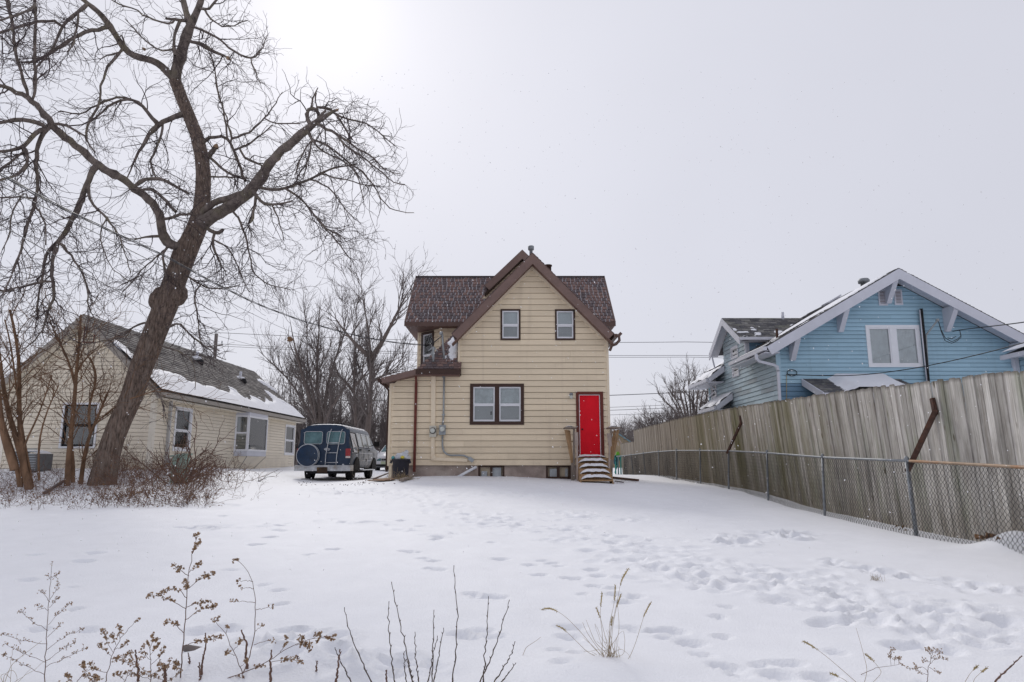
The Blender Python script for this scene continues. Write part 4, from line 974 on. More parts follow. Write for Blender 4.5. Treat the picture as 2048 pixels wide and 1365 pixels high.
snow_patch(BH, (bex, YBR, bez + .01), (bex, YBK, bez + .01), (bhw, 0, bz - bez), sl_l, _bsn, .1)
for s in (-1, 1): rake(BH, bc, bz, bc + s * bhw, bez, YBR - .015, .33, .04, M['white_trim'], "bargeboard")
# boarded eaves: every plank of the soffit
for s in (-1, 1):
    n = 26
    for k in range(n):
        d0, d1 = bhw * k / n, bhw * (k + .96) / n; mb = MB()
        x0, x1 = bc + s * d0, bc + s * d1; q = bz - .155
        mb.prism([(x0, YBR + .03, q - d0 * bs), (x1, YBR + .03, q - d1 * bs), (x1, YBR + .03, q - d1 * bs - .02), (x0, YBR + .03, q - d0 * bs - .02)], (0, YB - YBR - .05, 0)); mb.build("soffit_board", M['white_trim'], BH)
for px in (1586, 1687, 1789, 1903, 2030):
    x = at(px, 640, YB - .35).x; zt_ = zunder(x) - .03; w_ = .17; mb = MB()
    mb.prism([(x - w_ / 2, YB - .01, zt_ - .02), (x - w_ / 2, YB - .66, zt_ - .02), (x - w_ / 2, YB - .66, zt_ - .2), (x - w_ / 2, YB - .12, zt_ - .85), (x - w_ / 2, YB - .01, zt_ - .85)], (w_, 0, 0)); mb.build("knee_brace", M['white_trim'], BH)
# louvred gable vents
for x0, x1, y0, y1 in ((1754, 1775, 580, 612), (1786, 1805, 580, 611)):
    (q0, t1), (q1, t0) = Wbf.hit(x0, y0), Wbf.hit(x1, y1); mb = MB(); ring(Wbf, mb, q0, q1, t0, t1, .045, -.02, .045); gv = mb.build("gable_vent", M['white_trim'], BH)
    mb = MB(); Wbf.box(mb, q0 + .04, q1 - .04, t0 + .02, t1 - .02, .02, .025); mb.build("vent_dark", M['soffit_brown'], gv)
    for k in range(9):
        z = t0 + .05 + (t1 - t0 - .1) * k / 9; mb = MB(); mb.obox(Wbf.pt(q0 + .045, z, .042), Vector((q1 - q0 - .09, 0, 0)), Vector((0, .014, .03)), Vector((0, 0, .006))); mb.build("louvre", M['white_trim'], gv)
# gutter of the left eave, downspout
mb = MB(); mb.bar((bex - .05, YBR, bez - .07), (bex - .05, 26.6, bez - .07), .12, .13); mb.bar((bex + .2, YBR + .05, bez - .2), (bex + .2, 26.6, bez - .2), .5, .03); mb.build("gutter", M['white_trim'], BH)
gp = [at(1511.5, 709, 23.3), at(1513, 719, 23.3), at(1518, 724, 23.35), at(1547, 731, 23.42), at(1554, 735, 23.5), at(1555.5, 742, 23.5), at(1559, 800, 23.5)]
mb = MB()
for p, q in zip(gp, gp[1:]): mb.bar(p + Vector((-.02, -.07, 0)), q + Vector((-.02, -.07, 0)) + (q - p).normalized() * .03, .085, .07, (0, 1, 0))
mb.build("downspout", M['white_trim'], BH)
# dormer roof
XH = bc - (bz - dz) / bs + .2
deck = MB(); slab(deck, [(XD, 26.1, dze), (XH, 26.1, dze), (XH, YDR, dz), (XD, YDR, dz)], .1); slab(deck, [(XD, 2 * YDR - 26.1, dze), (XD, YDR, dz), (XH, YDR, dz), (XH, 2 * YDR - 26.1, dze)], .1); deck.build("dormer_roof", M['bs_b'], BH)
vl = math.hypot(YDR - 26.1, dz - dze)
shingles(BH, (XD, 26.08, dze), (XH, 26.08, dze), (0, YDR - 26.1, dz - dze), vl, .3, .14, .012, [M['bs_a'], M['bs_b'], M['bs_c']], seed=63, thick=.02)
snow_patch(BH, (XD, 26.1, dze + .01), (XH, 26.1, dze + .01), (0, YDR - 26.1, dz - dze), vl, lambda U_, V_: np.clip(.25 * fbm(U_ * 2.3, V_ * 3.5, 81) - .02 - .09 * np.abs(V_ - .3) , -.05, .04), .05)
mb = MB()
for y, ze_ in ((26.08, dze), (2 * YDR - 26.08, dze)):
    d = (YDR - y); sgn = 1 if d > 0 else -1
    mb.prism([(XD - .012, YDR, dz), (XD - .012, y, ze_), (XD - .012, y, ze_ - .3), (XD - .012, YDR, dz - .3)], (.035, 0, 0))
mb.build("dormer_bargeboard", M['white_trim'], BH)
mb = MB()
for y in (26.1, 2 * YDR - 26.1): mb.prism([(XD + .03, YDR, dz - .12), (XD + .03, y, dze - .12), (XD + .03, y, dze - .15), (XD + .03, YDR, dz - .15)], (XBL - XD - .04, 0, 0))
mb.build("dormer_soffit", M['white_trim'], BH)
mb = MB(); mb.bar((XD, 26.04, dze - .06), (XH - .6, 26.04, dze - .06), .1, .11); mb.bar((XD + .1, 26.3, dze - .14), (XH - .6, 26.3, dze - .14), .4, .03); mb.build("dormer_gutter", M['white_trim'], BH)
mb = MB(); mb.bar((XBL - .05, 26.44, dze - .16), (XBL - .05, 26.44, bez + .1), .07, .07); mb.build("downspout", M['white_trim'], BH)
mb = MB(); q = at(1424, 715, 29.6); q2 = at(1430, 738, 29.6); mb.tube([q, q2], .035, 6); mb.build("downspout", M['white_trim'], BH)
# the two hoods on the far part of the side wall
def hood(xo, zt_, zl, y0, y1):
    mb = MB(); slab(mb, [(xo, y0, zl), (XBL, y0, zt_), (XBL, y1, zt_), (xo, y1, zl)][::-1], .08); h = mb.build("hood_roof", M['bs_b'], BH)
    ln = math.hypot(XBL - xo, zt_ - zl)
    shingles(h, (xo, y0, zl), (xo, y1, zl), (XBL - xo, 0, zt_ - zl), ln, .3, .14, .012, [M['bs_a'], M['bs_b'], M['bs_c']], seed=65)
    snow_patch(h, (xo, y0, zl + .02), (xo, y1, zl + .02), (XBL - xo, 0, zt_ - zl), ln, lambda U_, V_: np.clip(.3 * fbm(U_ * 1.5, V_ * 2, 83) + .03, -.03, .05), .1)
    mb = MB(); mb.prism([(xo, y0 - .03, zl + .02), (XBL - .04, y0 - .03, zt_ + .02), (XBL - .04, y0 - .03, zt_ - .26), (xo, y0 - .03, zl - .22)], (0, .03, 0)); mb.bar((xo - .04, y0 - .03, zl - .08), (xo - .04, y1, zl - .08), .1, .13); mb.bar((xo + .35, y0, zl - .16), (xo + .35, y1, zl - .16), .66, .03); mb.build("hood_trim", M['white_trim'], h)
    return h
h1 = hood(8.46, 5.73, 5.19, 29.3, 32.4)
mb = MB(); mb.tube([(8.5, 29.6, 5.05), (9.1, 30.4, 4.75), (9.15, 31.8, 4.6)], .035, 6); mb.build("downspout", M['white_trim'], h1)
hood(8.48, 4.45, 3.92, 28.4, 30.9)
# back porch roof behind the fence
q0, q1 = at(1603, 759, YB), at(1798, 760, YB); zl = at(1647, 786, 21.9).z
mb = MB(); slab(mb, [(q0.x, 21.9, zl), (q1.x, 21.9, zl), (q1.x, YB - .03, q0.z), (q0.x, YB - .03, q0.z)], .1); ph = mb.build("porch_roof", M['bs_b'], BH)
pv = math.hypot(YB - 21.9, q0.z - zl)
shingles(ph, (q0.x, 21.9, zl), (q1.x, 21.9, zl), (0, YB - 21.93, q0.z - zl), pv, .3, .14, .012, [M['bs_a'], M['bs_b'], M['bs_c']], seed=66)
snow_patch(ph, (q0.x, 21.9, zl + .02), (q1.x, 21.9, zl + .02), (0, YB - 21.9, q0.z - zl), pv, lambda U_, V_: np.clip((np.minimum(U_ - .75 - V_ * .1, q1.x - q0.x - .25 - U_) + .25 * fbm(U_ * 2, V_ * 2, 91)) * .5, -.04, .17), .07)
mb = MB(); mb.prism([(q0.x - .03, 21.88, zl + .01), (q0.x - .03, YB - .05, q0.z + .01), (q0.x - .03, YB - .05, q0.z - .22), (q0.x - .03, 21.88, zl - .22)], (.04, 0, 0)); mb.box(q0.x + .01, q1.x, 21.86, 21.89, zl - .22, zl); mb.build("porch_trim", M['white_trim'], ph)
mb = MB(); mb.box(q0.x + .1, q1.x - .1, 22.1, YB - .1, .8, zl - .1); mb.build("porch_wall", M['blue_dark'], ph)
# blue shed at the right edge
xw = 15.45; zw = at(2008, 711, 21.2).z
SD_ = thing("blue_shed", (xw + 1.5, 20, gz(xw + 1.5, 20)), "blue shed with a snow covered roof poking in at the right edge above the fence", "shed")
mb = MB(); slab(mb, [(xw, 17, zw), (19.5, 17, zw + 1.7), (19.5, 21.25, zw + 1.7), (xw, 21.25, zw)], .1); mb.build("roof", M['bs_b'], SD_)
snow_patch(SD_, (xw, 17, zw + .02), (xw, 21.25, zw + .02), (4, 0, 1.7), 4.2, lambda U_, V_: .1 + .05 * fbm(U_, V_, 93), .15)
mb = MB(); mb.bar((xw - .04, 17, zw - .08), (xw - .04, 21.25, zw - .08), .1, .14); mb.build("gutter", M['white_trim'], SD_)
mb = MB(); mb.bar((xw + .2, 21.0, zw - .05), (xw + .22, 21.0, zw - 3.6), .12, .12); mb.build("corner_post", M['white_trim'], SD_)
Ww = Wall((xw + .3, 17), (0, 1), (-1, 0)); siding(SD_, Ww, zw - 1.9, zw - .1, .17, lambda z: (0, 4.1), M['blue']); backing(SD_, Ww, 0, 4.1, .5, zw - .1, M['blue_dark'], o=-.03)
mb = MB()
for y_, l_ in ((20.3, .3), (20.35, .18), (19.9, .22), (19.6, .3)): mb.tube([(xw - .04, y_, zw - .12), (xw - .04, y_, zw - .12 - l_)], [.018, .003], 5)
mb.build("icicle", M['glass'], SD_, kind="stuff")
# roof furniture
def onroof(px, py, s):
    n_ = Vector((-bs * -s, 0, 1)); n_ = Vector((s * bs, 0, 1)).normalized(); d = ray(px, py); p0 = Vector((bc, 25, bz)); c = Vector((0, 0, CAM_Z))
    return c + d * ((p0 - c).dot(n_) / d.dot(n_))
q = at(1729, 580, 26.3); zr = bz - (bc - q.x) * bs
mb = MB(); mb.lathe((q.x, 26.3, zr - .3), [(.13, 0), (.13, .34), (.21, .35), (.22, .46), (.18, .52)], 14); mb.build("roof_vent", M['galv'], BH)
q = at(1657, 612, 26.0); zr = bz - (bc - q.x) * bs; mb = MB(); dd = Vector((1, 0, bs)).normalized(); nn = Vector((-bs, 0, 1)).normalized()
mb.obox(Vector((q.x, 25.8, zr)) , dd * .5, Vector((0, .5, 0)), nn * .08); mb.obox(Vector((q.x, 25.75, zr)) - dd * .06 + nn * .09, dd * .6, Vector((0, .6, 0)), nn * .05); mb.build("skylight", M['white_trim'], BH)
q = at(1560, 640, 28.3); mb = MB(); mb.tube([(q.x, 28.0, dz - .2), (q.x, 28.0, at(1560, 625, 28.0).z)], .06, 10); mb.build("vent_pipe", M['white_trim'], BH)
q = at(1554, 670, 24.2); zr = bz - (bc - q.x) * bs; mb = MB(); mb.tube([(q.x, 24.2, zr - .1), (q.x, 24.2, at(1554, 658, 24.2).z)], .045, 10); mb.build("vent_pipe", M['rust'], BH)
# mast, service drop loop, low cable
mb = MB(); mb.tube([at(1842, 618, YB - .12), at(1857, 770, YB - .12)], .055, 10); mb.build("mast_pipe", M['black'], BH)
mb = MB(); mb.tube([at(1839, 620, YB - .14), at(1854, 770, YB - .14)], .022, 6); mb.build("mast_pipe", M['white_trim'], BH)
mb = MB(); mb.tube([at(1874, 642, YB - .35), at(1871, 646, YB - .35), at(1852, 671, YB - .1), at(1853, 690, YB - .08), at(1858, 770, YB - .08)], .03, 8); mb.lathe(at(1875, 642, YB - .35), [(.04, -.03), (.07, 0), (.05, .07)], 8); mb.build("service_mast", M['conduit'], BH)
mb = MB()
for k, dy in enumerate((0, 3)): mb.tube([at(1877, 644, YB - .4), at(1882, 660 + dy, YB - .4), at(1890, 676 + dy * 2, YB - .4), at(1903, 684 + dy, YB - .4), at(1914, 679 + dy, YB - .4), at(1922, 672 + dy, YB - .4), at(1919, 660, YB - .4)], .012, 5)
mb.tube([at(1895, 676, YB - .4), at(1903, 678, YB - .4), at(1912, 673, YB - .4)], .012, 5); mb.build("cable_loop", M['wire'], BH)
mb = MB(); c = at(1584, 746, YB - .06); mb.tube([c + Vector((.17 * math.cos(g), 0, .11 * math.sin(g))) for g in np.linspace(0, 6.6, 18)], .013, 5); mb.tube([at(1573, 750, YB - .05), at(1573, 800, YB - .05)], .011, 5, mi=1); mb.build("cable_loop", [M['wire'], M['straw']], BH)
# ------------------------------------------------------------------ plank fence
def plank_mat():
    m, nt, b = nodes_of("weathered_plank"); N, L = nt.nodes.new, nt.links.new
    tc = N("ShaderNodeTexCoord"); geo = N("ShaderNodeNewGeometry"); oi = N("ShaderNodeObjectInfo")
    off = N("ShaderNodeCombineXYZ"); ml = N("ShaderNodeMath"); ml.operation = 'MULTIPLY'; ml.inputs[1].default_value = 91; L(oi.outputs["Random"], ml.inputs[0])
    L(ml.outputs[0], off.inputs[0]); L(ml.outputs[0], off.inputs[2])
    add = N("ShaderNodeVectorMath"); add.operation = 'ADD'; L(geo.outputs["Position"], add.inputs[0]); L(off.outputs[0], add.inputs[1])
    def noise(vec, scale, det=6, st=(1, 1, 1), ro=.6):
        mp = N("ShaderNodeMapping"); mp.inputs["Scale"].default_value = st; L(vec, mp.inputs[0])
        n = N("ShaderNodeTexNoise"); n.inputs["Scale"].default_value = scale; n.inputs["Detail"].default_value = det; n.inputs["Roughness"].default_value = ro; L(mp.outputs[0], n.inputs["Vector"]); return n.outputs["Fac"]
    def ramp(fac, stops):
        r = N("ShaderNodeValToRGB"); els = r.color_ramp.elements
        while len(els) < len(stops): els.new(.5)
        for e, (p, c) in zip(els, stops): e.position = p; e.color = tuple(c) + (1,)
        L(fac, r.inputs[0]); return r.outputs[0]
    def rng_(v, a, b_, c=0., d=1.):
        r = N("ShaderNodeMapRange"); r.inputs["From Min"].default_value, r.inputs["From Max"].default_value, r.inputs["To Min"].default_value, r.inputs["To Max"].default_value = a, b_, c, d; L(v, r.inputs["Value"]); return r.outputs[0]
    def mix(f, a, c, mode='MIX'):
        x = N("ShaderNodeMix"); x.data_type = 'RGBA'; x.blend_type = mode
        L(f, x.inputs["Factor"]) if not isinstance(f, float) else setattr(x.inputs["Factor"], "default_value", f)
        L(a, x.inputs["A"]); (L(c, x.inputs["B"]) if not isinstance(c, tuple) else setattr(x.inputs["B"], "default_value", c + (1,))); return x.outputs["Result"]
    def mul(a, c):
        x = N("ShaderNodeMath"); x.operation = 'MULTIPLY'; L(a, x.inputs[0]); L(c, x.inputs[1]) if not isinstance(c, float) else setattr(x.inputs[1], "default_value", c); return x.outputs[0]
    grain = noise(add.outputs[0], 30, 6, (1, 1, .035))
    col = ramp(grain, [(.28, (.35, .33, .295)), (.5, (.60, .575, .53)), (.72, (.74, .72, .68))])
    mid = noise(add.outputs[0], 11, 5, (1, 1.6, .05), .7); col = mix(rng_(mid, .48, .72, 0, .6), col, (.235, .205, .17)); pale = noise(add.outputs[0], 7, 5, (1, 1.6, .07), .7); col = mix(rng_(pale, .55, .75, 0, .5), col, (.62, .61, .58))
    blot = noise(add.outputs[0], 1.8, 6, (1.5, 1.5, .6)); col = mix(rng_(blot, .5, .74, 0, .75), col, (.17, .15, .135))
    hv = N("ShaderNodeHueSaturation"); L(rng_(oi.outputs["Random"], 0, 1, .58, 1.15), hv.inputs["Value"]); L(col, hv.inputs["Color"]); col = hv.outputs[0]
    sp = N("ShaderNodeSeparateXYZ"); L(geo.outputs["Position"], sp.inputs[0]); so = N("ShaderNodeSeparateXYZ"); L(tc.outputs["Object"], so.inputs[0])
    warm = rng_(sp.outputs[1], 11, 22, .06, .5); col = mix(warm, col, (.36, .295, .205))
    # algae: in the middle stretch of the fence, in vertical streaks; also near the ground and round the top edge
    yb = mul(rng_(sp.outputs[1], 13.5, 18), rng_(sp.outputs[1], 30, 24)); streak = noise(geo.outputs["Position"], 1.0, 5, (1, 1.25, .12))
    alg = mul(mul(rng_(streak, .40, .58), yb), .85); col = mix(alg, col, (.15, .135, .055))
    g2 = mul(rng_(noise(geo.outputs["Position"], 1.6, 5, (1, 1.5, .25)), .55, .72), rng_(sp.outputs[1], 30, 12, 0., .55)); col = mix(g2, col, (.20, .235, .125))
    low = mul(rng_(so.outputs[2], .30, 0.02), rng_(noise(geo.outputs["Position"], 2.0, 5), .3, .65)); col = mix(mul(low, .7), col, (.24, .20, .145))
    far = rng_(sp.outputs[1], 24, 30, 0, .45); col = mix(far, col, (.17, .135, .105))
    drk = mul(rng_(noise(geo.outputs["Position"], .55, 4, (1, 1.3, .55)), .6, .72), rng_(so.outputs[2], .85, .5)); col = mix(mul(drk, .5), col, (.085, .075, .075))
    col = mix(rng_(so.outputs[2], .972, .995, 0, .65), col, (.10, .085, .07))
    kn = N("ShaderNodeTexVoronoi"); kn.inputs["Scale"].default_value = 2.4; mp = N("ShaderNodeMapping"); mp.inputs["Scale"].default_value = (1.8, 1.8, .55); L(add.outputs[0], mp.inputs[0]); L(mp.outputs[0], kn.inputs["Vector"])
    col = mix(rng_(kn.outputs["Distance"], .11, .05), col, (.10, .08, .05))
    L(col, b.inputs["Base Color"]); b.inputs["Roughness"].default_value = .92; b.inputs["Specular IOR Level"].default_value = .2
    bp = N("ShaderNodeBump"); bp.inputs["Strength"].default_value = .45; bp.inputs["Distance"].default_value = .006; L(grain, bp.inputs["Height"]); L(bp.outputs[0], b.inputs["Normal"])
    return m
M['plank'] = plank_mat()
_tops = [atX(px, py, 6.9) for px, py in ((2150, 726), (2045, 737), (1900, 757), (1750, 774), (1655, 786), (1560, 801), (1457, 817), (1400, 828), (1340, 841), (1268, 860))]
_tops = [Vector((6.9, 2.0, gz(6.9, 2.0) + 2.5)), Vector((6.9, 5.5, gz(6.9, 5.5) + 2.5))] + _tops[1:]
_ty, _tz = np.array([p.y for p in _tops]), np.array([p.z for p in _tops])
FX = 7.08
def lean_at(y): return float(np.interp(y, [8, 11, 14, 20, 26, 32, 45], [.015, .05, .085, .095, .075, .05, .05]))
WF = thing("wooden_fence", (FX, 20, gz(FX, 20)), "tall weathered plank privacy fence leaning over a chain link fence", "fence")
def plank_mesh(seed):
    r_ = random.Random(seed); w, t = .1395, .03; c = .022
    mb = MB(); h = 1.0
    pr = [(0, -w / 2, 0), (0, w / 2, 0), (0, w / 2, h - .012), (0, w / 2 - c, h), (0, -w / 2 + c, h), (0, -w / 2, h - .012)]
    mb.prism([(-t / 2, y, z) for _, y, z in pr], (t, 0, 0)); me = bpy.data.meshes.new("plank"); me.from_pydata(mb.v, [], mb.f); me.materials.append(M['plank']); return me
_pm = [plank_mesh(0)]
y = 2.6; k = 0; rp = random.Random(5)
while y < 44.5:
    zt = float(np.interp(y, _ty, _tz)) + rp.uniform(-.022, .018)
    short = y > 39.3
    if short: zt -= .62
    zb = gz(FX, y) - .06; ln = lean_at(y)
    o = bpy.data.objects.new("plank", _pm[0]); COL.objects.link(o); o.parent = WF
    o.location = Vector((FX + rp.uniform(-.006, .006), y, zb)) - WL[WF]; o.scale = (1, 1.0 + rp.uniform(-.02, .004), zt - zb)
    o.rotation_euler = (R(rp.uniform(-.3, .3)), -ln + R(rp.uniform(-.35, .35)), R(rp.uniform(-1.2, 1.2))); k += 1
    y += .1455 if not short else .15
for zf in (.18, .5, .86):
    mb = MB(); ys = np.arange(2.6, 39.4, 2.4)
    for a, b in zip(ys[:-1], ys[1:]):
        q = []
        for yy in (a, b):
            z0 = gz(FX, yy); h = (float(np.interp(yy, _ty, _tz)) - z0) * zf; q.append(Vector((FX + .045 - lean_at(yy) * h, yy, z0 + h)))
        mb.bar(q[0], q[1], .05, .09)
    mb.build("rail", M['lumber_grey'], WF)
for yy in np.arange(3.2, 40, 2.4):
    z0 = gz(FX, yy); h = float(np.interp(yy, _ty, _tz)) - z0 - .25; mb = MB(); mb.bar((FX + .12, yy, z0 - .1), (FX + .12 - lean_at(yy) * h, yy, z0 + h), .09, .09); mb.build("post", M['lumber_grey'], WF)

# ------------------------------------------------------------------ chain link fence
CF = thing("chain_link_fence", (6.6, 20, gz(6.6, 20)), "low galvanised chain link fence in front of the plank fence", "fence")
_cr = [atX(px, py, X) for px, py, X in ((2200, 948, 6.58), (2045, 935, 6.58), (1940, 929, 6.58), (1813, 922, 6.54), (1645, 915, 6.54), (1534, 906, 6.56), (1457, 902, 6.6), (1400, 901.5, 6.62), (1353, 901.5, 6.62), (1310, 904, 6.62), (1237, 913, 6.62))]
_cr[0] = Vector((6.6, 3.0, gz(6.6, 3.0) + 1.2))
cy, cx, cz = np.array([p.y for p in _cr]), np.array([p.x for p in _cr]), np.array([p.z for p in _cr])
CX, CZ = lambda y: np.interp(y, cy, cx), lambda y: np.interp(y, cy, cz)
ybase = [(1833, 1071), (1649, 1031), (1536, 999), (1457, 977), (1401, 969), (1353, 960), (1318, 956), (1291, 954), (1267, 952), (1236, 950)]
px_t = [1813, 1645, 1534, 1457, 1400, 1353, 1318, 1291, 1267, 1236]
posts = []
for (bx_, by_), tx in zip(ybase, px_t):
    Y = float(np.interp(-tx, [-p for p in (2900, 2045, 1940, 1813, 1645, 1534, 1457, 1400, 1353, 1310, 1237)], cy)) if tx < 2045 else 9
    bpt = at(bx_, by_, Y); bpt.z = surf(bpt.x, Y) - .1; tp = Vector((float(CX(Y)), Y, float(CZ(Y)) + .02)); posts.append((bpt, tp))
    if tx == 1401: continue
    mb = MB(); r_ = .034 if tx in (1813, 1353) else .027; mb.tube([bpt, tp], r_, 10); mb.lathe(tp, [(r_ * 1.25, -.03), (r_ * 1.3, .01), (r_ * .9, .045), (.005, .06)], 10); mb.build("post", M['galv'], CF)
yy = np.concatenate([np.arange(7.2, 12.3, .5)]); 
mb = MB(); mb.tube([(float(CX(y)), y, float(CZ(y))) for y in np.arange(3.0, 12.0, .6)], .023, 8); mb.build("top_rail", M['rust_rail'], CF)
mb = MB(); mb.tube([(float(CX(y)), y, float(CZ(y))) for y in np.append(np.arange(11.4, 46, 1.0), 46)], .021, 8); mb.build("top_rail", M['galv'], CF)
# the woven diamonds: zigzag wires, alternately left and right handed
tb = TB(); pitch = .085; ys = np.arange(3.0, 41, pitch); nst = 27
hg = np.arange(nst)
wires = []
for par in (0, 1):
    Y0 = ys[:, None] + np.where((hg + par) % 2 == 0, 0, pitch / 2 * 1.0)[None, :] + (0 if par == 0 else 0)
    if par: Y0 = Y0 + pitch / 2
    zt_ = CZ(Y0) - .02; bot = gz_arr(CX(Y0.ravel()), Y0.ravel()).reshape(Y0.shape) - .02
    f = hg[None, :] / (nst - 1)
    bulge = .03 * np.sin(Y0 * 1.7) * np.sin(f * 3.1) + .05 * np.clip(fbm(Y0 * .9, f * 0 + 3, 44), -1, 1) * f ** 2
    X0 = CX(Y0) + bulge - .02 + (.004 if par else -.004)
    Z0 = zt_ + (bot - zt_) * f + .025 * fbm(Y0 * 1.3, f * 3, 45) * f
    tb.tubes(np.stack([X0 * np.ones_like(Z0), Y0 + .02 * fbm(Y0 * 1.1, f * 3, 46), Z0], -1), np.full(Z0.shape, .0036), 3)
tb.build("chain_mesh", [mat('mesh_wire', (.045, .045, .047), .6, .3, 5)], CF, kind="stuff")
mb = MB()
for b_, t_ in posts[:5]:
    for f in (.25, .5, .75):
        q = b_.lerp(t_, f); mb.tube([q + Vector((-.036, -.02, 0)), q + Vector((-.036, .02, 0))], .006, 5)
mb.build("tie_wire", M['galv'], CF, kind="stuff")
# braces that prop the leaning planks off the chain link posts
for (tx, ty), (ex, ey), (bx_, by_), lab in (((1864, 797), (1870, 824), (1818, 944), "rusty angled steel brace propping the near part of the plank fence"), ((1480, 832), (1482, 847), (1456, 907), "dark angled steel brace propping the far mossy part of the plank fence")):
    Y0 = float(np.interp(-(1813 if tx > 1700 else 1457), [-2045, -1940, -1813, -1645, -1534, -1457], cy[1:7]))
    lo_ = at(bx_, by_, Y0 + .02); lo_.x -= .03
    X1 = FX - lean_at(Y0) * 1.9 - .06; e = atX(ex, ey, X1); t_ = atX(tx, ty, X1)
    B = thing("fence_brace", lo_, lab, "brace", "steel braces between the two fences")
    s_ = .075 if tx > 1700 else .06
    mb = MB(); mb.bar(lo_, e + (e - lo_).normalized() * .04, s_, s_); mb.build("strut", M['rust'], B)
    mb = MB(); mb.bar(e - Vector((0, 0, .05)), t_, s_, .05, (1, 0, 0)); mb.build("upright", M['rust'], B)
# dry leaves caught at the foot of the mesh
rl_ = random.Random(9)
def leaves(px, py, n, sz, name, lab):
    g = gpt(px, py); tb = TB(); c = np.array([[g.x + rl_.gauss(0, .07), g.y + rl_.gauss(0, .12), surf(g.x, g.y) + rl_.uniform(.0, .07)] for _ in range(n)]); tb.specks(c, np.array([sz * rl_.uniform(.5, 1.2) for _ in range(n)]))
    setp(tb.build(name, [M['dry']], origin=tuple(g)), lab, "leaves", kind="stuff")
leaves(1978, 1098, 26, .045, "dead_leaves", "dead brown leaves caught under the chain link fence at the right"); leaves(1802, 1060, 12, .03, "dead_leaves", "little bunch of dead leaves by the near fence post")

# ------------------------------------------------------------------ porch steps
YS0 = YH - .12
def hp(px, py, y): return at(px, py, y)
land = hp(1185, 913, 22.3); zl_ = land.z - .05
SX0, SX1 = hp(1156, 930, 22.0).x, hp(1217, 930, 22.0).x
ST = thing("wooden_steps", ((SX0 + SX1) / 2, 21.9, gz((SX0 + SX1) / 2, 21.9)), "wooden back steps with snow on each tread under the red door", "steps")
def snow_cap(mb, x0, x1, y0, y1, z, h, seed):
    r_ = random.Random(seed); nx_, ny_ = 14, 6; b = len(mb.v)
    for j in range(ny_ + 1):
        for i in range(nx_ + 1):
            u, v = i / nx_, j / ny_; e = min(1, 4.5 * min(u, 1 - u)) ** .5 * min(1, 3.5 * min(v + .08, 1 - v + .2)) ** .5
            mb.v.append((x0 + (x1 - x0) * u, y0 + (y1 - y0) * v - .02 * (1 - abs(2 * u - 1)) * (v < .1), z + .006 + max(0, h * e * (1 + r_.uniform(-.12, .12)) - .01)))
    w = nx_ + 1
    for j in range(ny_):
        for i in range(nx_): mb.f.append((b + j * w + i, b + j * w + i + 1, b + (j + 1) * w + i + 1, b + (j + 1) * w + i)); mb.m.append(0); mb.sm.append(True)
ztr = [zl_ - .165 * i for i in range(5)]
for i, z in enumerate(ztr):
    y0 = 22.2 - .27 * i; y1 = YH - .06 if i == 0 else y0 + .3
    mb = MB(); w = .02 * i
    if i == 0:
        for q in range(5): mb.box(SX0 - .03, SX1 + .03, y0 + .135 * q, y0 + .135 * q + .13, z - .04, z)
    else: mb.box(SX0 - .005, SX1 + .005, y0, y1, z - .045, z)
    tr = mb.build("tread" if i else "landing", M['lumber'], ST)
    mb = MB(); snow_cap(mb, SX0 + .015, SX1 - .015, y0 + .0, y1 + .02, z, .15 if i else .11, i); mb.build("snow_cap", M['roof_snow'], tr)
    if i: mb = MB(); mb.box(SX0 + .02, SX1 - .02, y0 + .24, y0 + .262, z - .02, z + .12); mb.build("riser", M['lumber'], ST)
for s, x in ((-1, SX0), (1, SX1)):
    mb = MB(); zb0 = ztr[-1] - .1
    mb.prism([(x - .02, 22.22, zl_ - .05), (x - .02, 21.05, zb0), (x - .02, 21.05, zb0 - .16), (x - .02, 21.5, zb0 - .16), (x - .02, 22.22, zl_ - .36)], (.04, 0, 0)); mb.build("stringer", M['lumber'], ST)
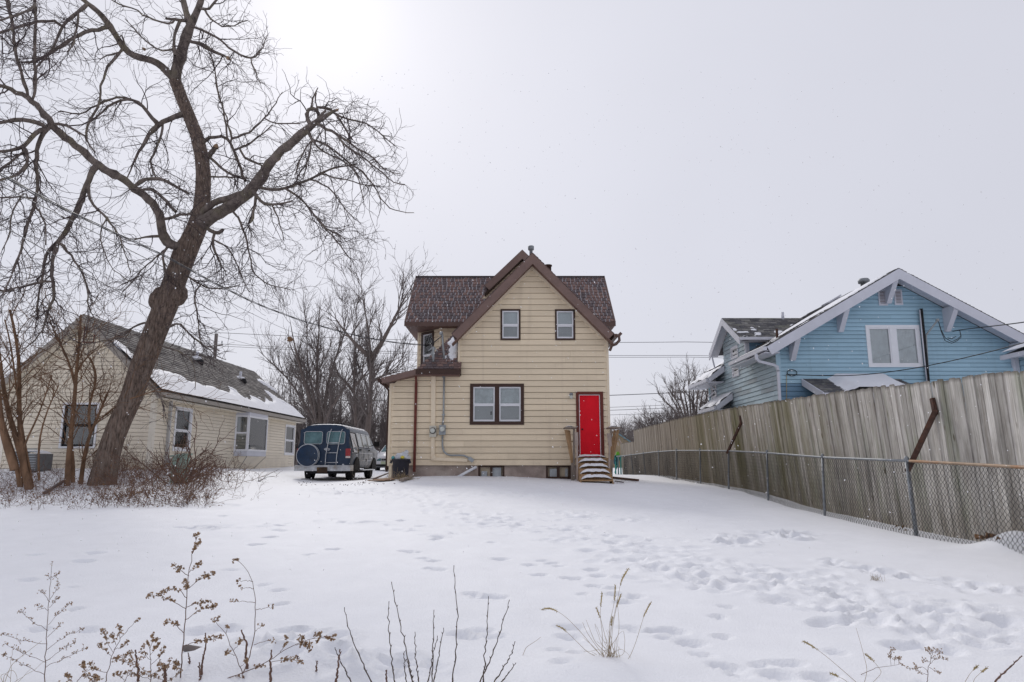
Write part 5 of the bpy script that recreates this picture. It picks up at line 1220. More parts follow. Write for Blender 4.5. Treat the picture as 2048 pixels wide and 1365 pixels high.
# handrails: posts that flare outwards under a flat cap
def P3(px, py, y=22.15): return hp(px, py, y)
for side in (0, 1):
    if side == 0:
        cap = (1129.5, 1153, 857); ou = [((1131.5, 860), (1144.5, 926)), ((1136, 860), (1146, 928)), ((1140.5, 860), (1147, 926))]; inn = ((1148, 859), (1148, 928)); brd = ((1152.5, 865), (1153, 891)); pp = ((1154, 888), (1154.5, 962)); low = ((1145.5, 926), (1145.5, 967))
    else:
        cap = (1217, 1240, 857); ou = [((1236, 860), (1223.5, 924)), ((1232, 860), (1222.5, 918)), ((1228, 861), (1222, 890))]; inn = ((1222, 859), (1221, 892)); brd = ((1217, 867), (1220.5, 893)); pp = ((1219, 892), (1218.5, 952)); low = ((1222.5, 920), (1221.5, 962))
    a, b = P3(cap[0], cap[2], 22.1), P3(cap[1], cap[2], 22.1)
    mb = MB(); mb.box(a.x, b.x, 22.0, 22.75, a.z, a.z + .04); cp = mb.build("handrail_cap", M['lumber_grey'], ST)
    mb = MB(); snow_cap(mb, a.x + .04, b.x - .1, 22.05, 22.7, a.z + .04, .05, side); mb.build("snow_cap", M['roof_snow'], cp)
    for n, (p, q) in enumerate(ou):
        yy_ = 22.12 + .26 * n; mb = MB(); mb.bar(P3(*p, 22.12) + Vector((0, yy_ - 22.12, 0)), P3(*q, 22.12) + Vector((0, yy_ - 22.12, 0)), .085, .04, (0, 1, 0)); mb.build("baluster", M['lumber'], ST)
    mb = MB(); mb.bar(P3(*inn[0], 22.1), P3(*inn[1], 22.1), .06, .06, (0, 1, 0)); mb.build("post", M['lumber_grey'], ST)
    mb = MB(); mb.bar(P3(*brd[0], 21.95), P3(*brd[1], 21.95), .11, .05, (0, 1, 0)); mb.build("rail_board", M['lumber_pale'], ST)
    mb = MB(); mb.bar(P3(*pp[0], 21.75), P3(*pp[1], 21.75), .05, .07, (0, 1, 0)); mb.build("post", M['lumber_pale'], ST)
    mb = MB(); mb.bar(P3(*low[0], 22.1), P3(*low[1], 22.1), .10, .09, (0, 1, 0)); mb.build("post", M['lumber_grey'], ST)
    mb = MB(); a1, b1_ = P3(cap[0] + 5, 884, 22.15), P3(cap[1] - 4, 884, 22.15); mb.bar(a1, b1_, .03, .05, (0, 1, 0)); mb.build("rail", M['lumber'], ST)

# ------------------------------------------------------------------ small things along the house
g = gpt(800, 959); TC = thing("trash_can", (g.x, 22.3, surf(g.x, 22.3)), "round black plastic trash can at the left corner of the tan house", "trash can")
q0, q1 = at(801, 958, 22.3), at(800, 919, 22.3); z0 = min(q0.z, surf(q0.x, 22.3)); tx = q1.x
mb = MB(); mb.lathe((q0.x, 22.3, z0 - .03), [(.235, 0), (.245, .05), (.27, q1.z - z0 - .02), (.30, q1.z - z0 - .0), (.305, q1.z - z0 + .03), (.285, q1.z - z0 + .04), (.27, q1.z - z0), (.26, q1.z - z0 - .12)], 24); mb.build("barrel", M['black_plastic'], TC)
for s in (-1, 1): mb = MB(); mb.bar((q0.x + s * .27, 22.22, q1.z - .09), (q0.x + s * .33, 22.22, q1.z - .07), .05, .1); mb.build("handle", M['black_plastic'], TC)
M['bag'] = mat('white_plastic_bag', (.62, .64, .68), .35, .15, 8, .6, 14); M['yellow'] = mat('yellow_plastic', (.65, .55, .08), .5, .1, 5); M['aqua'] = mat('teal_plastic', (.10, .35, .36), .5, .1, 5)
rb = random.Random(2); mb = MB(); mb.blob((q0.x + .03, 22.3, q1.z + .06), .23, .2, .15, jit=.25, lat=9, lon=14, rnd=rb); mb.blob((q0.x + .15, 22.28, q1.z + .17), .09, .09, .11, jit=.4, lat=6, lon=9, rnd=rb)
setp(mb.build("trash_bag", M['bag'], origin=(q0.x, 22.3, q1.z)), "crumpled white plastic bag spilling from the black trash can", "bag")
mb = MB(); mb.blob((q0.x + .08, 22.08, q1.z + .06), .07, .05, .05, jit=.1); setp(mb.build("food_wrapper", M['yellow'], origin=(q0.x + .08, 22.1, q1.z)), "small yellow wrapper on the rubbish in the can", "wrapper")
mb = MB(); mb.blob((q0.x - .25, 22.25, q1.z + .05), .06, .06, .06, jit=.2); setp(mb.build("plastic_tub", M['aqua'], origin=(q0.x - .25, 22.25, q1.z)), "little teal tub on the rim of the trash can", "tub")
def lying(name, lab, cat, p, q, w, h, m, lift=.03):
    a, b = gpt(*p), gpt(*q); a.z, b.z = surf(a.x, a.y) + lift, surf(b.x, b.y) + lift; mb = MB(); d = (b - a); sd = Vector((0, 0, 1)).cross(d).normalized() * w / 2
    n = 6; rr_ = random.Random(len(lab)); t_, bt = [], []
    L_ = [a + d * (i / n) + sd * rr_.uniform(.7, 1.1) for i in range(n + 1)]; Rr = [a + d * (i / n) - sd * rr_.uniform(.7, 1.1) for i in range(n + 1)]
    mb.prism(L_ + Rr[::-1], (0, 0, h)); return setp(mb.build(name, m, origin=tuple(a)), lab, cat)
M['cardboard'] = mat('wet_cardboard', (.24, .15, .095), .9, .35, 6, .4, 30, col2=(.6, .6, .62), c2pos=(.55, .65))
lying("cardboard_piece", "flattened brown cardboard on the snow by the trash can", "cardboard", (752, 966), (786, 961), .5, .03, M['cardboard'])
lying("wood_scrap", "broken dark board lying right of the trash can", "board", (802, 966), (825, 958), .13, .06, M['lumber_grey'])
lying("wood_scrap", "thin dark stick running from the trash can to the van", "stick", (747, 963), (778, 948), .05, .04, M['rust'])
lying("metal_bar", "dark metal bar lying in the snow right of the steps", "bar", (1222, 959), (1275, 965), .12, .07, M['rust'], .02)
lying("broken_branch", "short bent stick on the snow in front of the metal bar", "stick", (1230, 966), (1247, 969), .04, .03, M['twig'])
p, q = W2(919, 953, .25), W2(953, 934, .06); mb = MB(); mb.tube([p - Vector((.1, .0, .05)), q], .045, 10); setp(mb.build("drain_pipe", M['white'], origin=tuple(p)), "white plastic drain pipe leaning on the foundation", "pipe")
tb = TB(); n = 90; st = np.array([[gpt(803, 962).x, gpt(803, 962).y, surf(q0.x, 22.0)]] * n) + rng.normal(size=(n, 3)) * (.13, .08, 0)
pts, rad = grow(st, rng.normal(size=(n, 3)) * (.9, .5, .3) + (0, -.2, .5), rng.uniform(.15, .4, n), np.full(n, .006), np.full(n, .002), 5, .3, .05)
tb.tubes(pts, rad, 3); setp(tb.build("dead_grass", [M['straw_dim']], origin=tuple(gpt(803, 962))), "tuft of dead brown grass at the foot of the trash can", "grass tuft")

# air conditioner by the cottage, green cabinet in the brush
g = at(62, 940, 20.6); AC = thing("air_conditioner", (g.x, 20.6, gz(g.x, 20.6)), "grey air conditioner unit by the cottage wall under snow", "air conditioner")
za, zb_ = gz(g.x, 20.6), at(62, 908, 20.6).z; mb = MB(); mb.box(g.x - .38, g.x + .38, 20.25, 20.95, za, zb_); mb.build("housing", mat('ac_grey', (.15, .155, .16), .6, .2, 4), AC)
mb = MB()
for k in range(9): mb.box(g.x - .36, g.x + .36, 20.235, 20.252, za + .06 + k * .07, za + .09 + k * .07)
mb.build("grille", M['conduit'], AC, kind="stuff"); mb = MB(); snow_cap(mb, g.x - .36, g.x + .36, 20.27, 20.93, zb_, .1, 5); mb.build("snow_cap", M['roof_snow'], AC)
g = at(355, 945, 18.8); z0 = gz(g.x, 18.8); UC = thing("utility_pedestal", (g.x, 18.8, z0), "faded green utility cabinet tilted in the brush by the cottage", "utility cabinet")
zt = at(355, 912, 18.8).z; mb = MB(); mb.prism([(g.x - .15, 18.7, z0 - .1), (g.x + .14, 18.62, z0 - .2), (g.x + .18, 18.62, zt + .02), (g.x - .12, 18.7, zt - .03)], (.05, .35, 0)); mb.build("cabinet", M['teal'], UC)
mb = MB(); mb.prism([(g.x - .19, 18.67, zt - .03), (g.x + .21, 18.59, zt + .02), (g.x + .22, 18.59, zt + .06), (g.x - .18, 18.67, zt + .01)], (.06, .42, 0)); mb.build("lid", M['teal'], UC)

# bare gravel showing through on the drive
gb = []
for (px0, px1, py0, py1, n_) in ((596, 730, 962, 972, 110), (690, 790, 952, 970, 110), (1225, 1300, 962, 968, 20)):
    for _ in range(n_):
        g = gpt(random.uniform(px0, px1), random.uniform(py0, py1)); f = vnoise(np.array([g.x * 1.7]), np.array([g.y * .5]), 3)[0]
        if f > -.05: gb.append((g.x, g.y, surf(g.x, g.y) + .008))
tb = TB(); gb = np.array(gb); tb.specks(gb, rng.uniform(.008, .026, len(gb))); setp(tb.build("gravel", [mat('dark_gravel', (.17, .145, .125), .95, .4, 9)], origin=tuple(gb[0])), "dark gravel and leaves showing through the snow by the van", "gravel", kind="stuff")
# ------------------------------------------------------------------ van
VX, VY = (at(592, 905, 24.5).x + at(704, 905, 24.5).x) / 2, 24.5
VZ = at(650, 962, 24.5).z; VZ = min(VZ, gz(VX, 24.8) + .02)
VN = thing("passenger_van", (VX, VY, VZ), "dark blue van with spare wheel cover and ladder parked beside the tan house", "van")
def van_paint():
    m, nt, b = nodes_of("van_paint"); N, L = nt.nodes.new, nt.links.new
    tc = N("ShaderNodeTexCoord"); nz = N("ShaderNodeTexNoise"); nz.inputs["Scale"].default_value = 2.2; nz.inputs["Detail"].default_value = 8; nz.inputs["Roughness"].default_value = .7; L(tc.outputs["Object"], nz.inputs["Vector"])
    sp = N("ShaderNodeSeparateXYZ"); L(tc.outputs["Object"], sp.inputs[0])
    # dried road salt, blown along the flanks behind the front wheels
    def mr(v, a, c, d=0., e=1.):
        r = N("ShaderNodeMapRange"); r.inputs["From Min"].default_value, r.inputs["From Max"].default_value, r.inputs["To Min"].default_value, r.inputs["To Max"].default_value = a, c, d, e; L(v, r.inputs["Value"]); return r.outputs[0]
    def mul(a, c):
        x = N("ShaderNodeMath"); x.operation = 'MULTIPLY'; L(a, x.inputs[0]); L(c, x.inputs[1]); return x.outputs[0]
    f = mul(mul(mr(nz.outputs["Fac"], .40, .60, .1, 1), mr(sp.outputs[1], .1, 2.4)), mr(sp.outputs[2], 1.35, .9, .25, .85))
    mx = N("ShaderNodeMix"); mx.data_type = 'RGBA'; mx.inputs["A"].default_value = (.006, .027, .066, 1); mx.inputs["B"].default_value = (.46, .47, .49, 1); L(f, mx.inputs["Factor"]); L(mx.outputs["Result"], b.inputs["Base Color"])
    n2 = N("ShaderNodeTexNoise"); n2.inputs["Scale"].default_value = 30; n2.inputs["Detail"].default_value = 6; L(tc.outputs["Object"], n2.inputs["Vector"]); L(mr(n2.outputs["Fac"], .3, .7, .25, .55), b.inputs["Roughness"])
    b.inputs["Specular IOR Level"].default_value = .5; return m
M['van'] = van_paint()
M['chrome'] = mat('chrome_trim', (.55, .57, .6), .3, .1, 8, metal=.7); M['bumper'] = mat('dirty_bumper', (.50, .52, .54), .4, .3, 5, metal=.25, col2=(.3, .26, .22), c2pos=(.52, .66))
M['tail_red'] = mat('tail_lamp_red', (.32, .008, .014), .25, .2, 30, spec=.6); M['lens_white'] = mat('reverse_lamp', (.7, .62, .6), .3, .1, 8)
M['tyre'] = mat('tyre_rubber', (.02, .02, .021), .9, .3, 12, .3, 60); M['rim'] = mat('wheel_rim', (.23, .21, .19), .5, .35, 10, metal=.4)
def V(x, y, z): return Vector((VX + x, VY + y, VZ + z))
# outline of half a cross section, from the sill to the roof centre: (half width, height)
sec = [(.86, .42), (.93, .55), (.965, .85), (.975, 1.02), (.955, 1.14), (.925, 1.22), (.79, 1.74), (.755, 1.83), (.66, 1.91), (.4, 1.955), (0, 1.965)]
def section(y):
    """the body at distance y from its tail"""
    f = max(0, min(1, (y - 3.72) / .85))            # screen rakes down to the short bonnet
    out = []
    for i, (w, h) in enumerate(sec):
        if i >= 5:
            hb = 1.2 + (h - 1.22) * .13 - .10 * max(0, (y - 4.5) / .55); wb = .90 - (i - 5) * .02 if i < 10 else 0
            wb = [.9, .86, .8, .7, .4, 0][i - 5]
            h = h * (1 - f) + hb * f; w = w * (1 - f) + wb * f
        e = max(0, (y - 4.75) / .3); w *= 1 - .10 * e * e
        r_ = max(0, (.10 - y) / .10); w *= 1 - .025 * r_; out.append((w, h))
    return out
ysv = [0, .05, .12, .6, 1.2, 2, 2.8, 3.4, 3.72, 3.95, 4.2, 4.4, 4.57, 4.75, 4.9, 5.02]
mb = MB(); rings = []
for y_ in ysv:
    s_ = section(y_); lean = lambda h: max(0, (h - 1.2)) * .10 * max(0, 1 - y_ / .3)
    full = [(-w, h) for w, h in s_] + [(w, h) for w, h in s_[-2::-1]]
    rings.append([V(w, y_ + lean(h), h) for w, h in full])
npt = len(rings[0]); b0 = 0
for r_ in rings: mb.v += [tuple(p) for p in r_]
for i in range(len(rings) - 1):
    for j in range(npt - 1):
        mb.f.append((i * npt + j, i * npt + j + 1, (i + 1) * npt + j + 1, (i + 1) * npt + j)); mb.m.append(0); mb.sm.append(j not in (4, 5, 14, 15))
    mb.f.append((i * npt + npt - 1, i * npt, (i + 1) * npt, (i + 1) * npt + npt - 1)); mb.m.append(0); mb.sm.append(False)
mb.f.append(tuple(range(npt))[::-1]); mb.m.append(0); mb.sm.append(False); e0 = (len(rings) - 1) * npt; mb.f.append(tuple(range(e0, e0 + npt))); mb.m.append(0); mb.sm.append(False)
mb.build("body", M['van'], VN)
def rear(x, z, o=0.0): return V(x, -.004 - o + max(0, z - 1.2) * .10, z)
def sidep(y, z, o=0.0):
    w = float(np.interp(z, [p[1] for p in section(min(y, 3.6))], [p[0] for p in section(min(y, 3.6))])); return V(w + o, y, z)
def rrect(c, w, h, r, n=4):
    out = []
    for sx, sz, a in ((1, 1, 0), (-1, 1, 90), (-1, -1, 180), (1, -1, 270)):
        for i in range(n + 1): g = R(a + 90 * i / n); out.append((c[0] + sx * (w / 2 - r) + r * math.cos(g), c[1] + sz * (h / 2 - r) + r * math.sin(g)))
    return out
def panel(fn, outl, o, thick, name, m, parent, frame=None):
    """flat shaped panel on a curved face; frame adds a rim"""
    mb = MB(); a = [fn(x, z, o + thick) for x, z in outl]; b = [fn(x, z, o) for x, z in outl]; n = len(a)
    ctr = sum(a, Vector()) / n; mb.v = [tuple(p) for p in a + b]; 
    nr = Vector()
    for i in range(n): nr += (a[i] - ctr).cross(a[(i + 1) % n] - ctr)
    out_d = (a[0] - b[0]); fl = nr.dot(out_d) < 0
    f = tuple(range(n)); mb.f = [f[::-1] if fl else f] + [((i, i + n, (i + 1) % n + n, (i + 1) % n) if not fl else (i, (i + 1) % n, (i + 1) % n + n, i + n)) for i in range(n)]
    mb.m = [0] * len(mb.f); mb.sm = [False] * len(mb.f); ob = mb.build(name, m, parent)
    if frame:
        mb = MB(); mb.tube([fn(x, z, o + thick) for x, z in outl] + [fn(*outl[0], o + thick)], frame[0], 5, cap=False); mb.build(frame[1], frame[2], ob)
    return ob
M['dusty_glass'] = mat('dusty_dark_glass', (.035, .10, .115), .12, .5, 4, spec=.8, col2=(.10, .22, .24), c2pos=(.42, .62)); M['salt_glass'] = mat('frosted_side_glass', (.34, .39, .41), .2, .35, 4, spec=.6)
M['brown_glass'] = mat('brown_mirror_glass', (.16, .125, .10), .1, .6, 5, spec=.8, col2=(.32, .29, .26), c2pos=(.45, .6))
rd = [("rear_door", -.445), ("rear_door", .445)]
for nm, cx_ in rd:
    d = panel(rear, rrect((cx_, 1.13), .86, 1.36, .06), .0, .012, nm, M['van'], VN)
    panel(rear, rrect((cx_ * .9, 1.5), .62, .42, .07), .012, .006, "window", M['dusty_glass'], d)
    mb = MB(); ol = rrect((cx_ * .9, 1.5), .64, .44, .075); mb.tube([rear(x, z, .022) for x, z in ol] + [rear(*ol[0], .022)], .011, 6, cap=False); mb.build("window_trim", M['chrome'], d)
mb = MB(); mb.box(VX + .01, VX + .22, VY - .045, VY - .015, VZ + 1.085, VZ + 1.115); mb.box(VX + .04, VX + .2, VY - .04, VY - .015, VZ + 1.05, VZ + 1.065); mb.box(VX + .05, VX + .17, VY - .05, VY - .015, VZ + 1.125, VZ + 1.14); mb.build("door_handle", M['chrome'], VN)
mb = MB(); mb.lathe(rear(.70, .55, .01), [(.04, 0), (.04, .012), (.03, .016)], 14, (0, -1, 0)); mb.build("badge", M['chrome'], VN)
# spare wheel under a cover
wc = rear(-.52, .88, .0); mb = MB(); mb.lathe(wc, [(.36, 0), (.385, .06), (.385, .19), (.365, .215), (.34, .222), (.0, .235)], 36, (0, -1, 0)); sw = mb.build("spare_wheel_cover", mat('blue_wheel_cover', (.005, .026, .066), .3, .3, 6, spec=.5), VN)
mb = MB(); mb.tube([wc + Vector((.383 * math.cos(g), -.205, .383 * math.sin(g))) for g in np.linspace(0, 2 * math.pi, 40)], .013, 6, cap=False); mb.tube([wc + Vector((.386 * math.cos(g), -.06, .386 * math.sin(g))) for g in np.linspace(-1.6, 1.6, 22)], .012, 6); mb.build("ring", M['chrome'], sw)
mb = MB()
for x0, x1 in ((.085, .21), (.47, .60)): mb.tube([rear(x0, .47, .03), rear(x0 - .0, .5, .09), rear(x0 + .01, .9, .09), rear(x1 - .01, 1.72, .09), rear(x1 + .03, 1.80, .06)], .016, 8)
for z in (.63, .97, 1.32): 
    f = (z - .47) / 1.3; mb.tube([rear(.085 + .125 * f, z, .09), rear(.47 + .13 * f, z, .09)], .014, 8)
for x in (.06, .50): mb.tube([rear(x + .02, .475, .03), rear(x + .11, .475, .04)], .014, 8)
mb.build("ladder", M['chrome'], VN)
for s in (-1, 1):
    mb = MB(); mb.box(VX + s * .86 - .085, VX + s * .86 + .085, VY - .04, VY + .03, VZ + .86, VZ + 1.12); tl = mb.build("tail_light", M['tail_red'], VN)
    mb = MB(); mb.box(VX + s * .86 - .08, VX + s * .86 + .08, VY - .036, VY + .03, VZ + .79, VZ + .855); mb.build("reverse_lamp", M['lens_white'], tl)
mb = MB(); mb.prism([V(-.98, -.14, .34), V(.98, -.14, .34), V(1.0, -.0, .34), V(1.0, .3, .34), V(-1.0, .3, .34), V(-1.0, 0, .34)], (0, 0, .2)); mb.box(VX - .97, VX + .97, VY - .16, VY - .135, VZ + .49, VZ + .53); mb.build("bumper", M['bumper'], VN)
mb = MB(); mb.box(VX - .17, VX + .19, VY - .19, VY - .165, VZ + .28, VZ + .47); pl_ = mb.build("licence_plate", mat('rusty_plate', (.05, .03, .018), .7, .3, 12, col2=(.16, .09, .03), c2pos=(.5, .65)), VN)
mb = MB(); mb.tube([V(-.3, -.1, .3), V(-.3, .5, .3)], .04, 8); mb.box(VX - .5, VX + .7, VY + .1, VY + 4.4, VZ + .24, VZ + .36); mb.box(VX - .85, VX + .85, VY + .95, VY + 1.1, VZ + .26, VZ + .38); mb.build("undercarriage", M['black'], VN)
for s, yw in ((-1, .98), (1, .98), (-1, 4.15), (1, 4.15)):
    c = V(s * .74, yw, .36); mb = MB(); mb.lathe(c + Vector((-.12 * s, 0, 0)), [(.2, 0), (.33, .0), (.362, .03), (.362, .2), (.33, .235), (.22, .24)], 26, (s, 0, 0)); w_ = mb.build("wheel", M['tyre'], VN)
    mb = MB(); mb.lathe(c + Vector((.0 * s, 0, 0)), [(.2, .0), (.215, .118), (.2, .125), (.185, .08), (.09, .06), (.08, .1), (.03, .11)], 20, (s, 0, 0)); mb.build("rim", M['rim'], w_)
    mb = MB(); pts = [V(s * .955 - s * .0, yw + .47 * math.cos(g), .38 + .45 * math.sin(g)) for g in np.linspace(-.05, math.pi + .05, 16)]
    mb.prism([V(s * .80, p.y - VY, p.z - VZ) for p in pts], (s * .178, 0, 0)); mb.build("wheel_arch", M['black'], VN)
for nm, (ya, yb2, za, zb2), m_ in (("side_window", (.28, 1.12, .98, 1.70), 'brown_glass'), ("side_window", (1.3, 2.0, 1.22, 1.70), 'salt_glass'), ("side_window", (2.12, 2.95, 1.22, 1.70), 'salt_glass'), ("side_window", (3.06, 3.7, 1.22, 1.69), 'salt_glass')):
    panel(sidep, rrect(((ya + yb2) / 2, (za + zb2) / 2), yb2 - ya, zb2 - za, .06), .004, .008, nm, M[m_], VN, frame=(.014, "window_trim", M['black'] if m_ == 'brown_glass' else M['chrome']))
for ya in (1.2, 2.05, 3.0, 3.9):
    mb = MB(); mb.tube([sidep(ya, z, .003) for z in (.5, .8, 1.0, 1.2)], .006, 4); mb.build("door_seam", M['black'], VN)
mb = MB(); mb.tube([sidep(y_, .98, .004) for y_ in np.linspace(.1, 3.6, 8)], .014, 5); mb.tube([sidep(y_, .70, .004) for y_ in (1.5, 2.5, 3.6)], .016, 5); mb.build("side_moulding", M['chrome'], VN)
for y_ in (1.36, 2.95): mb = MB(); mb.bar(sidep(y_, 1.1, .02), sidep(y_ + .16, 1.1, .02), .03, .05); mb.build("door_handle", M['black'], VN)
mb = MB(); mb.lathe(sidep(2.6, .72, .0), [(.06, 0), (.06, .015), (.04, .02)], 12, (1, 0, 0)); mb.build("fuel_cap", M['black'], VN)
mb = MB(); mb.bar(V(.98, 1.55, .36), V(.98, 3.55, .36), .18, .04); mb.build("running_board", M['chrome'], VN)
mb = MB(); mb.bar(V(.92, 3.72, 1.3), V(1.1, 3.66, 1.36), .03, .03); mb.box(VX + 1.05, VX + 1.26, VY + 3.6, VY + 3.7, VZ + 1.27, VZ + 1.47); mb.build("wing_mirror", M['black'], VN)
mb = MB(); mb.bar(V(-.92, 3.72, 1.3), V(-1.1, 3.66, 1.36), .03, .03); mb.box(VX - 1.26, VX - 1.05, VY + 3.6, VY + 3.7, VZ + 1.27, VZ + 1.47); mb.build("wing_mirror", M['black'], VN)
mb = MB()
for s in (-1, 1): mb.tube([V(s * .5, .3, 1.96), V(s * .5, .34, 2.03), V(s * .5, 2.6, 2.03), V(s * .5, 2.64, 1.96)], .015, 6)
for y_ in (.5, 1.2, 1.9, 2.5): mb.tube([V(-.5, y_, 2.03), V(.5, y_, 2.03)], .012, 6)
mb.build("roof_rack", M['black'], VN)
mb = MB(); nx_, ny_ = 12, 30; b = 0
for j in range(ny_ + 1):
    for i in range(nx_ + 1):
        u, v = i / nx_ * 2 - 1, j / ny_; w = u * .70; y_ = .06 + v * 3.6; h = float(np.interp(abs(w), [0, .4, .66, .755], [1.965, 1.955, 1.91, 1.83])) + .002 + .03 * min(1, 6 * (1 - abs(u))) * min(1, 14 * v + .2) * (1 + .5 * math.sin(i * 3 + j * 1.7))
        mb.v.append(tuple(V(w, y_ + max(0, h - 1.2) * .1 * max(0, 1 - y_ / .3), h)))
for j in range(ny_):
    for i in range(nx_): q = j * (nx_ + 1) + i; mb.f.append((q, q + 1, q + nx_ + 2, q + nx_ + 1)); mb.m.append(0); mb.sm.append(True)
mb.build("roof_snow", M['roof_snow'], VN)
panel(lambda x, z, o=0: V(x, 3.74 + (1.86 - z) / .66 * .80 - o, z + o * .3), [(-.7, 1.8), (.7, 1.8), (.82, 1.24), (-.82, 1.24)], -.01, -.008, "windscreen", M['dusty_glass'], VN)

# ------------------------------------------------------------------ white car half hidden behind the house corner
KX, KY = at(756, 915, 35.5).x + .86, 35.5; KZ = gz(KX, KY + .6)
KX -= .25
CR = thing("parked_car", (KX, KY, KZ), "white car showing its front left corner behind the tan house", "car")
M['car_white'] = mat('white_car_paint', (.66, .67, .70), .3, .05, 4, spec=.5)
def K(x, y, z): return Vector((KX + x, KY + y, KZ + z))
prof = [(0, [(.70, .25), (.80, .45), (.80, .62), (.70, .70), (.0, .72)]), (.15, [(.80, .22), (.86, .45), (.86, .66), (.76, .78), (0, .82)]), (.9, [(.82, .22), (.89, .5), (.88, .8), (.78, .92), (0, .97)]), (1.35, [(.82, .22), (.89, .5), (.88, .86), (.78, .99), (0, 1.03)]), (2.05, [(.82, .22), (.90, .5), (.88, .88), (.64, 1.38), (0, 1.45)]), (3.2, [(.82, .22), (.90, .5), (.88, .9), (.62, 1.40), (0, 1.47)]), (4.0, [(.82, .22), (.89, .5), (.88, .92), (.74, 1.08), (0, 1.12)]), (4.6, [(.78, .28), (.84, .5), (.84, .85), (.72, 1.0), (0, 1.03)])]
mb = MB(); rg = []
for y_, s_ in prof: rg.append([K(-w, y_, h) for w, h in s_] + [K(w, y_, h) for w, h in s_[-2::-1]])
n9 = len(rg[0]); mb.v = [tuple(p) for r_ in rg for p in r_]
for i in range(len(rg) - 1):
    for j in range(n9): j2 = (j + 1) % n9; mb.f.append((i * n9 + j, i * n9 + j2, (i + 1) * n9 + j2, (i + 1) * n9 + j)); mb.m.append(0); mb.sm.append(j < n9 - 1)
mb.f += [tuple(range(n9))[::-1], tuple(range((len(rg) - 1) * n9, len(rg) * n9))]; mb.m += [0, 0]; mb.sm += [False, False]; mb.build("body", M['car_white'], CR)
mb = MB(); mb.poly([K(-.72, 1.37, 1.02), K(.72, 1.37, 1.02), K(.6, 2.0, 1.385), K(-.6, 2.0, 1.385)], [(0, 1, 2, 3)]); mb.build("windscreen", M['dusty_glass'], CR)
for s in (-1, 1):
    mb = MB(); mb.prism([K(s * .84, -.0 + .06, .68), K(s * .45, -.02, .66), K(s * .45, -.02, .54), K(s * .78, .0, .52)], (0, .12, 0)); mb.build("headlight", M['dusty_glass'], CR)
    for yw in (.85, 3.7):
        mb = MB(); mb.lathe(K(s * .68, yw, .31), [(.18, 0), (.3, 0), (.31, .03), (.31, .18), (.28, .2), (.1, .2)], 20, (s, 0, 0)); mb.build("wheel", M['tyre'], CR)
    mb = MB(); mb.blob(K(s * 1.0, 1.75, 1.0), .1, .06, .08, jit=0); mb.build("wing_mirror", M['car_white'], CR)
mb = MB(); mb.box(KX - .42, KX + .42, KY - .035, KY + .05, KZ + .55, KZ + .64); mb.build("grille", M['black'], CR)
mb = MB(); mb.box(KX - .72, KX + .72, KY - .03, KY + .1, KZ + .24, KZ + .36); mb.build("air_intake", M['black'], CR)
mb = MB(); mb.box(KX - .45, KX - .1, KY - .05, KY - .02, KZ + .37, KZ + .5); mb.build("licence_plate", mat('pale_green_plate', (.45, .5, .36), .5, .2, 20), CR)

# ------------------------------------------------------------------ pole, cables
pt_, pb = at(433, 668, 58), at(433, 720, 58); UP = thing("utility_pole", (pt_.x, 58, gz(pt_.x, 58)), "wooden utility pole rising behind the cottage roof", "utility pole")
mb = MB(); mb.tube([(pt_.x, 58, gz(pt_.x, 58) - .5), (pt_.x, 58, pt_.z)], [.19, .14], 10); mb.build("shaft", M['pole'], UP)
mb = MB(); mb.bar((pt_.x - .1, 57.0, pt_.z - 1.3), (pt_.x - .1, 59, pt_.z - 1.3), .1, .12); mb.bar((pt_.x - .7, 57.85, pt_.z - 1.15), (pt_.x + .7, 57.85, pt_.z - 1.0), .08, .1); mb.build("crossarm", M['pole'], UP)
mb = MB()
for dx, dz in ((-.6, -.95), (.6, -.88), (0, .1)): mb.lathe((pt_.x + dx, 57.85, pt_.z + dz), [(.05, 0), (.07, .06), (.04, .14), (.06, .2), (.02, .24)], 8)
mb.build("insulator", M['conduit'], UP)
def cable(name, lab, pts, r, m, group=None, k=5):
    mb = MB(); mb.tube(pts, r, k); return setp(mb.build(name, m, origin=tuple(pts[0])), lab, "cable", group)
def far_wire(py_r, py_l, r, nm):
    q = at(1300, py_r, 58); q2 = at(560, py_l, 58)
    s = (q.z - q2.z) / (q.x - q2.x); xs = np.linspace(-75, 75, 61)
    sag = lambda x: .35 * (1 - (2 * (((x - pt_.x) % 42) / 42) - 1) ** 2)
    ref = sag(q.x); pts = [Vector((x, 58, q.z + s * (x - q.x) - sag(x) + ref)) for x in xs]
    cable("power_line", nm, pts, r, M['wire_grey'], "cables strung across the street behind the houses", 4)
for py_r, py_l, r, nm in ((685, 671, .022, "topmost thin street cable crossing behind the tan house"), (711.5, 694, .018, "upper cable of the close pair behind the tan house"), (715, 698, .018, "lower cable of the close pair behind the tan house"), (788, 800, .03, "thicker dark street cable above the bare bush at right"), (812, 824, .016, "first of three low thin street cables behind the fence"), (818, 829, .02, "middle of three low thin street cables behind the fence"), (828, 832, .016, "lowest street cable behind the fence")):
    far_wire(py_r, py_l, r, nm)
sp_ = [(-70, 312, 8.4), (0, 348, 9), (110, 410, 10.5), (220, 462, 12.2), (330, 512, 14.2), (420, 562, 16.2), (510, 607, 18.4), (600, 641, 20.2), (700, 669, 22), (780, 685, 23), (850, 691, 23.6)]
ps = smooth_path([tuple(at(*p)) for p in sp_], 50)
a = np.arange(50) * .55
SD = thing("service_drop", tuple(ps[-1]), "thick twisted service cable running past the leaning tree to the tan house", "cable")
for ph in (0, 2.1, 4.2):
    mb = MB(); mb.tube([Vector(p) + Vector((.018 * math.cos(g + ph) * .8, 0, .018 * math.sin(g + ph))) for p, g in zip(ps, a)], .0085, 5); mb.build("strand", M['wire_drop'], SD)
mb = MB(); e = Vector(ps[-1])
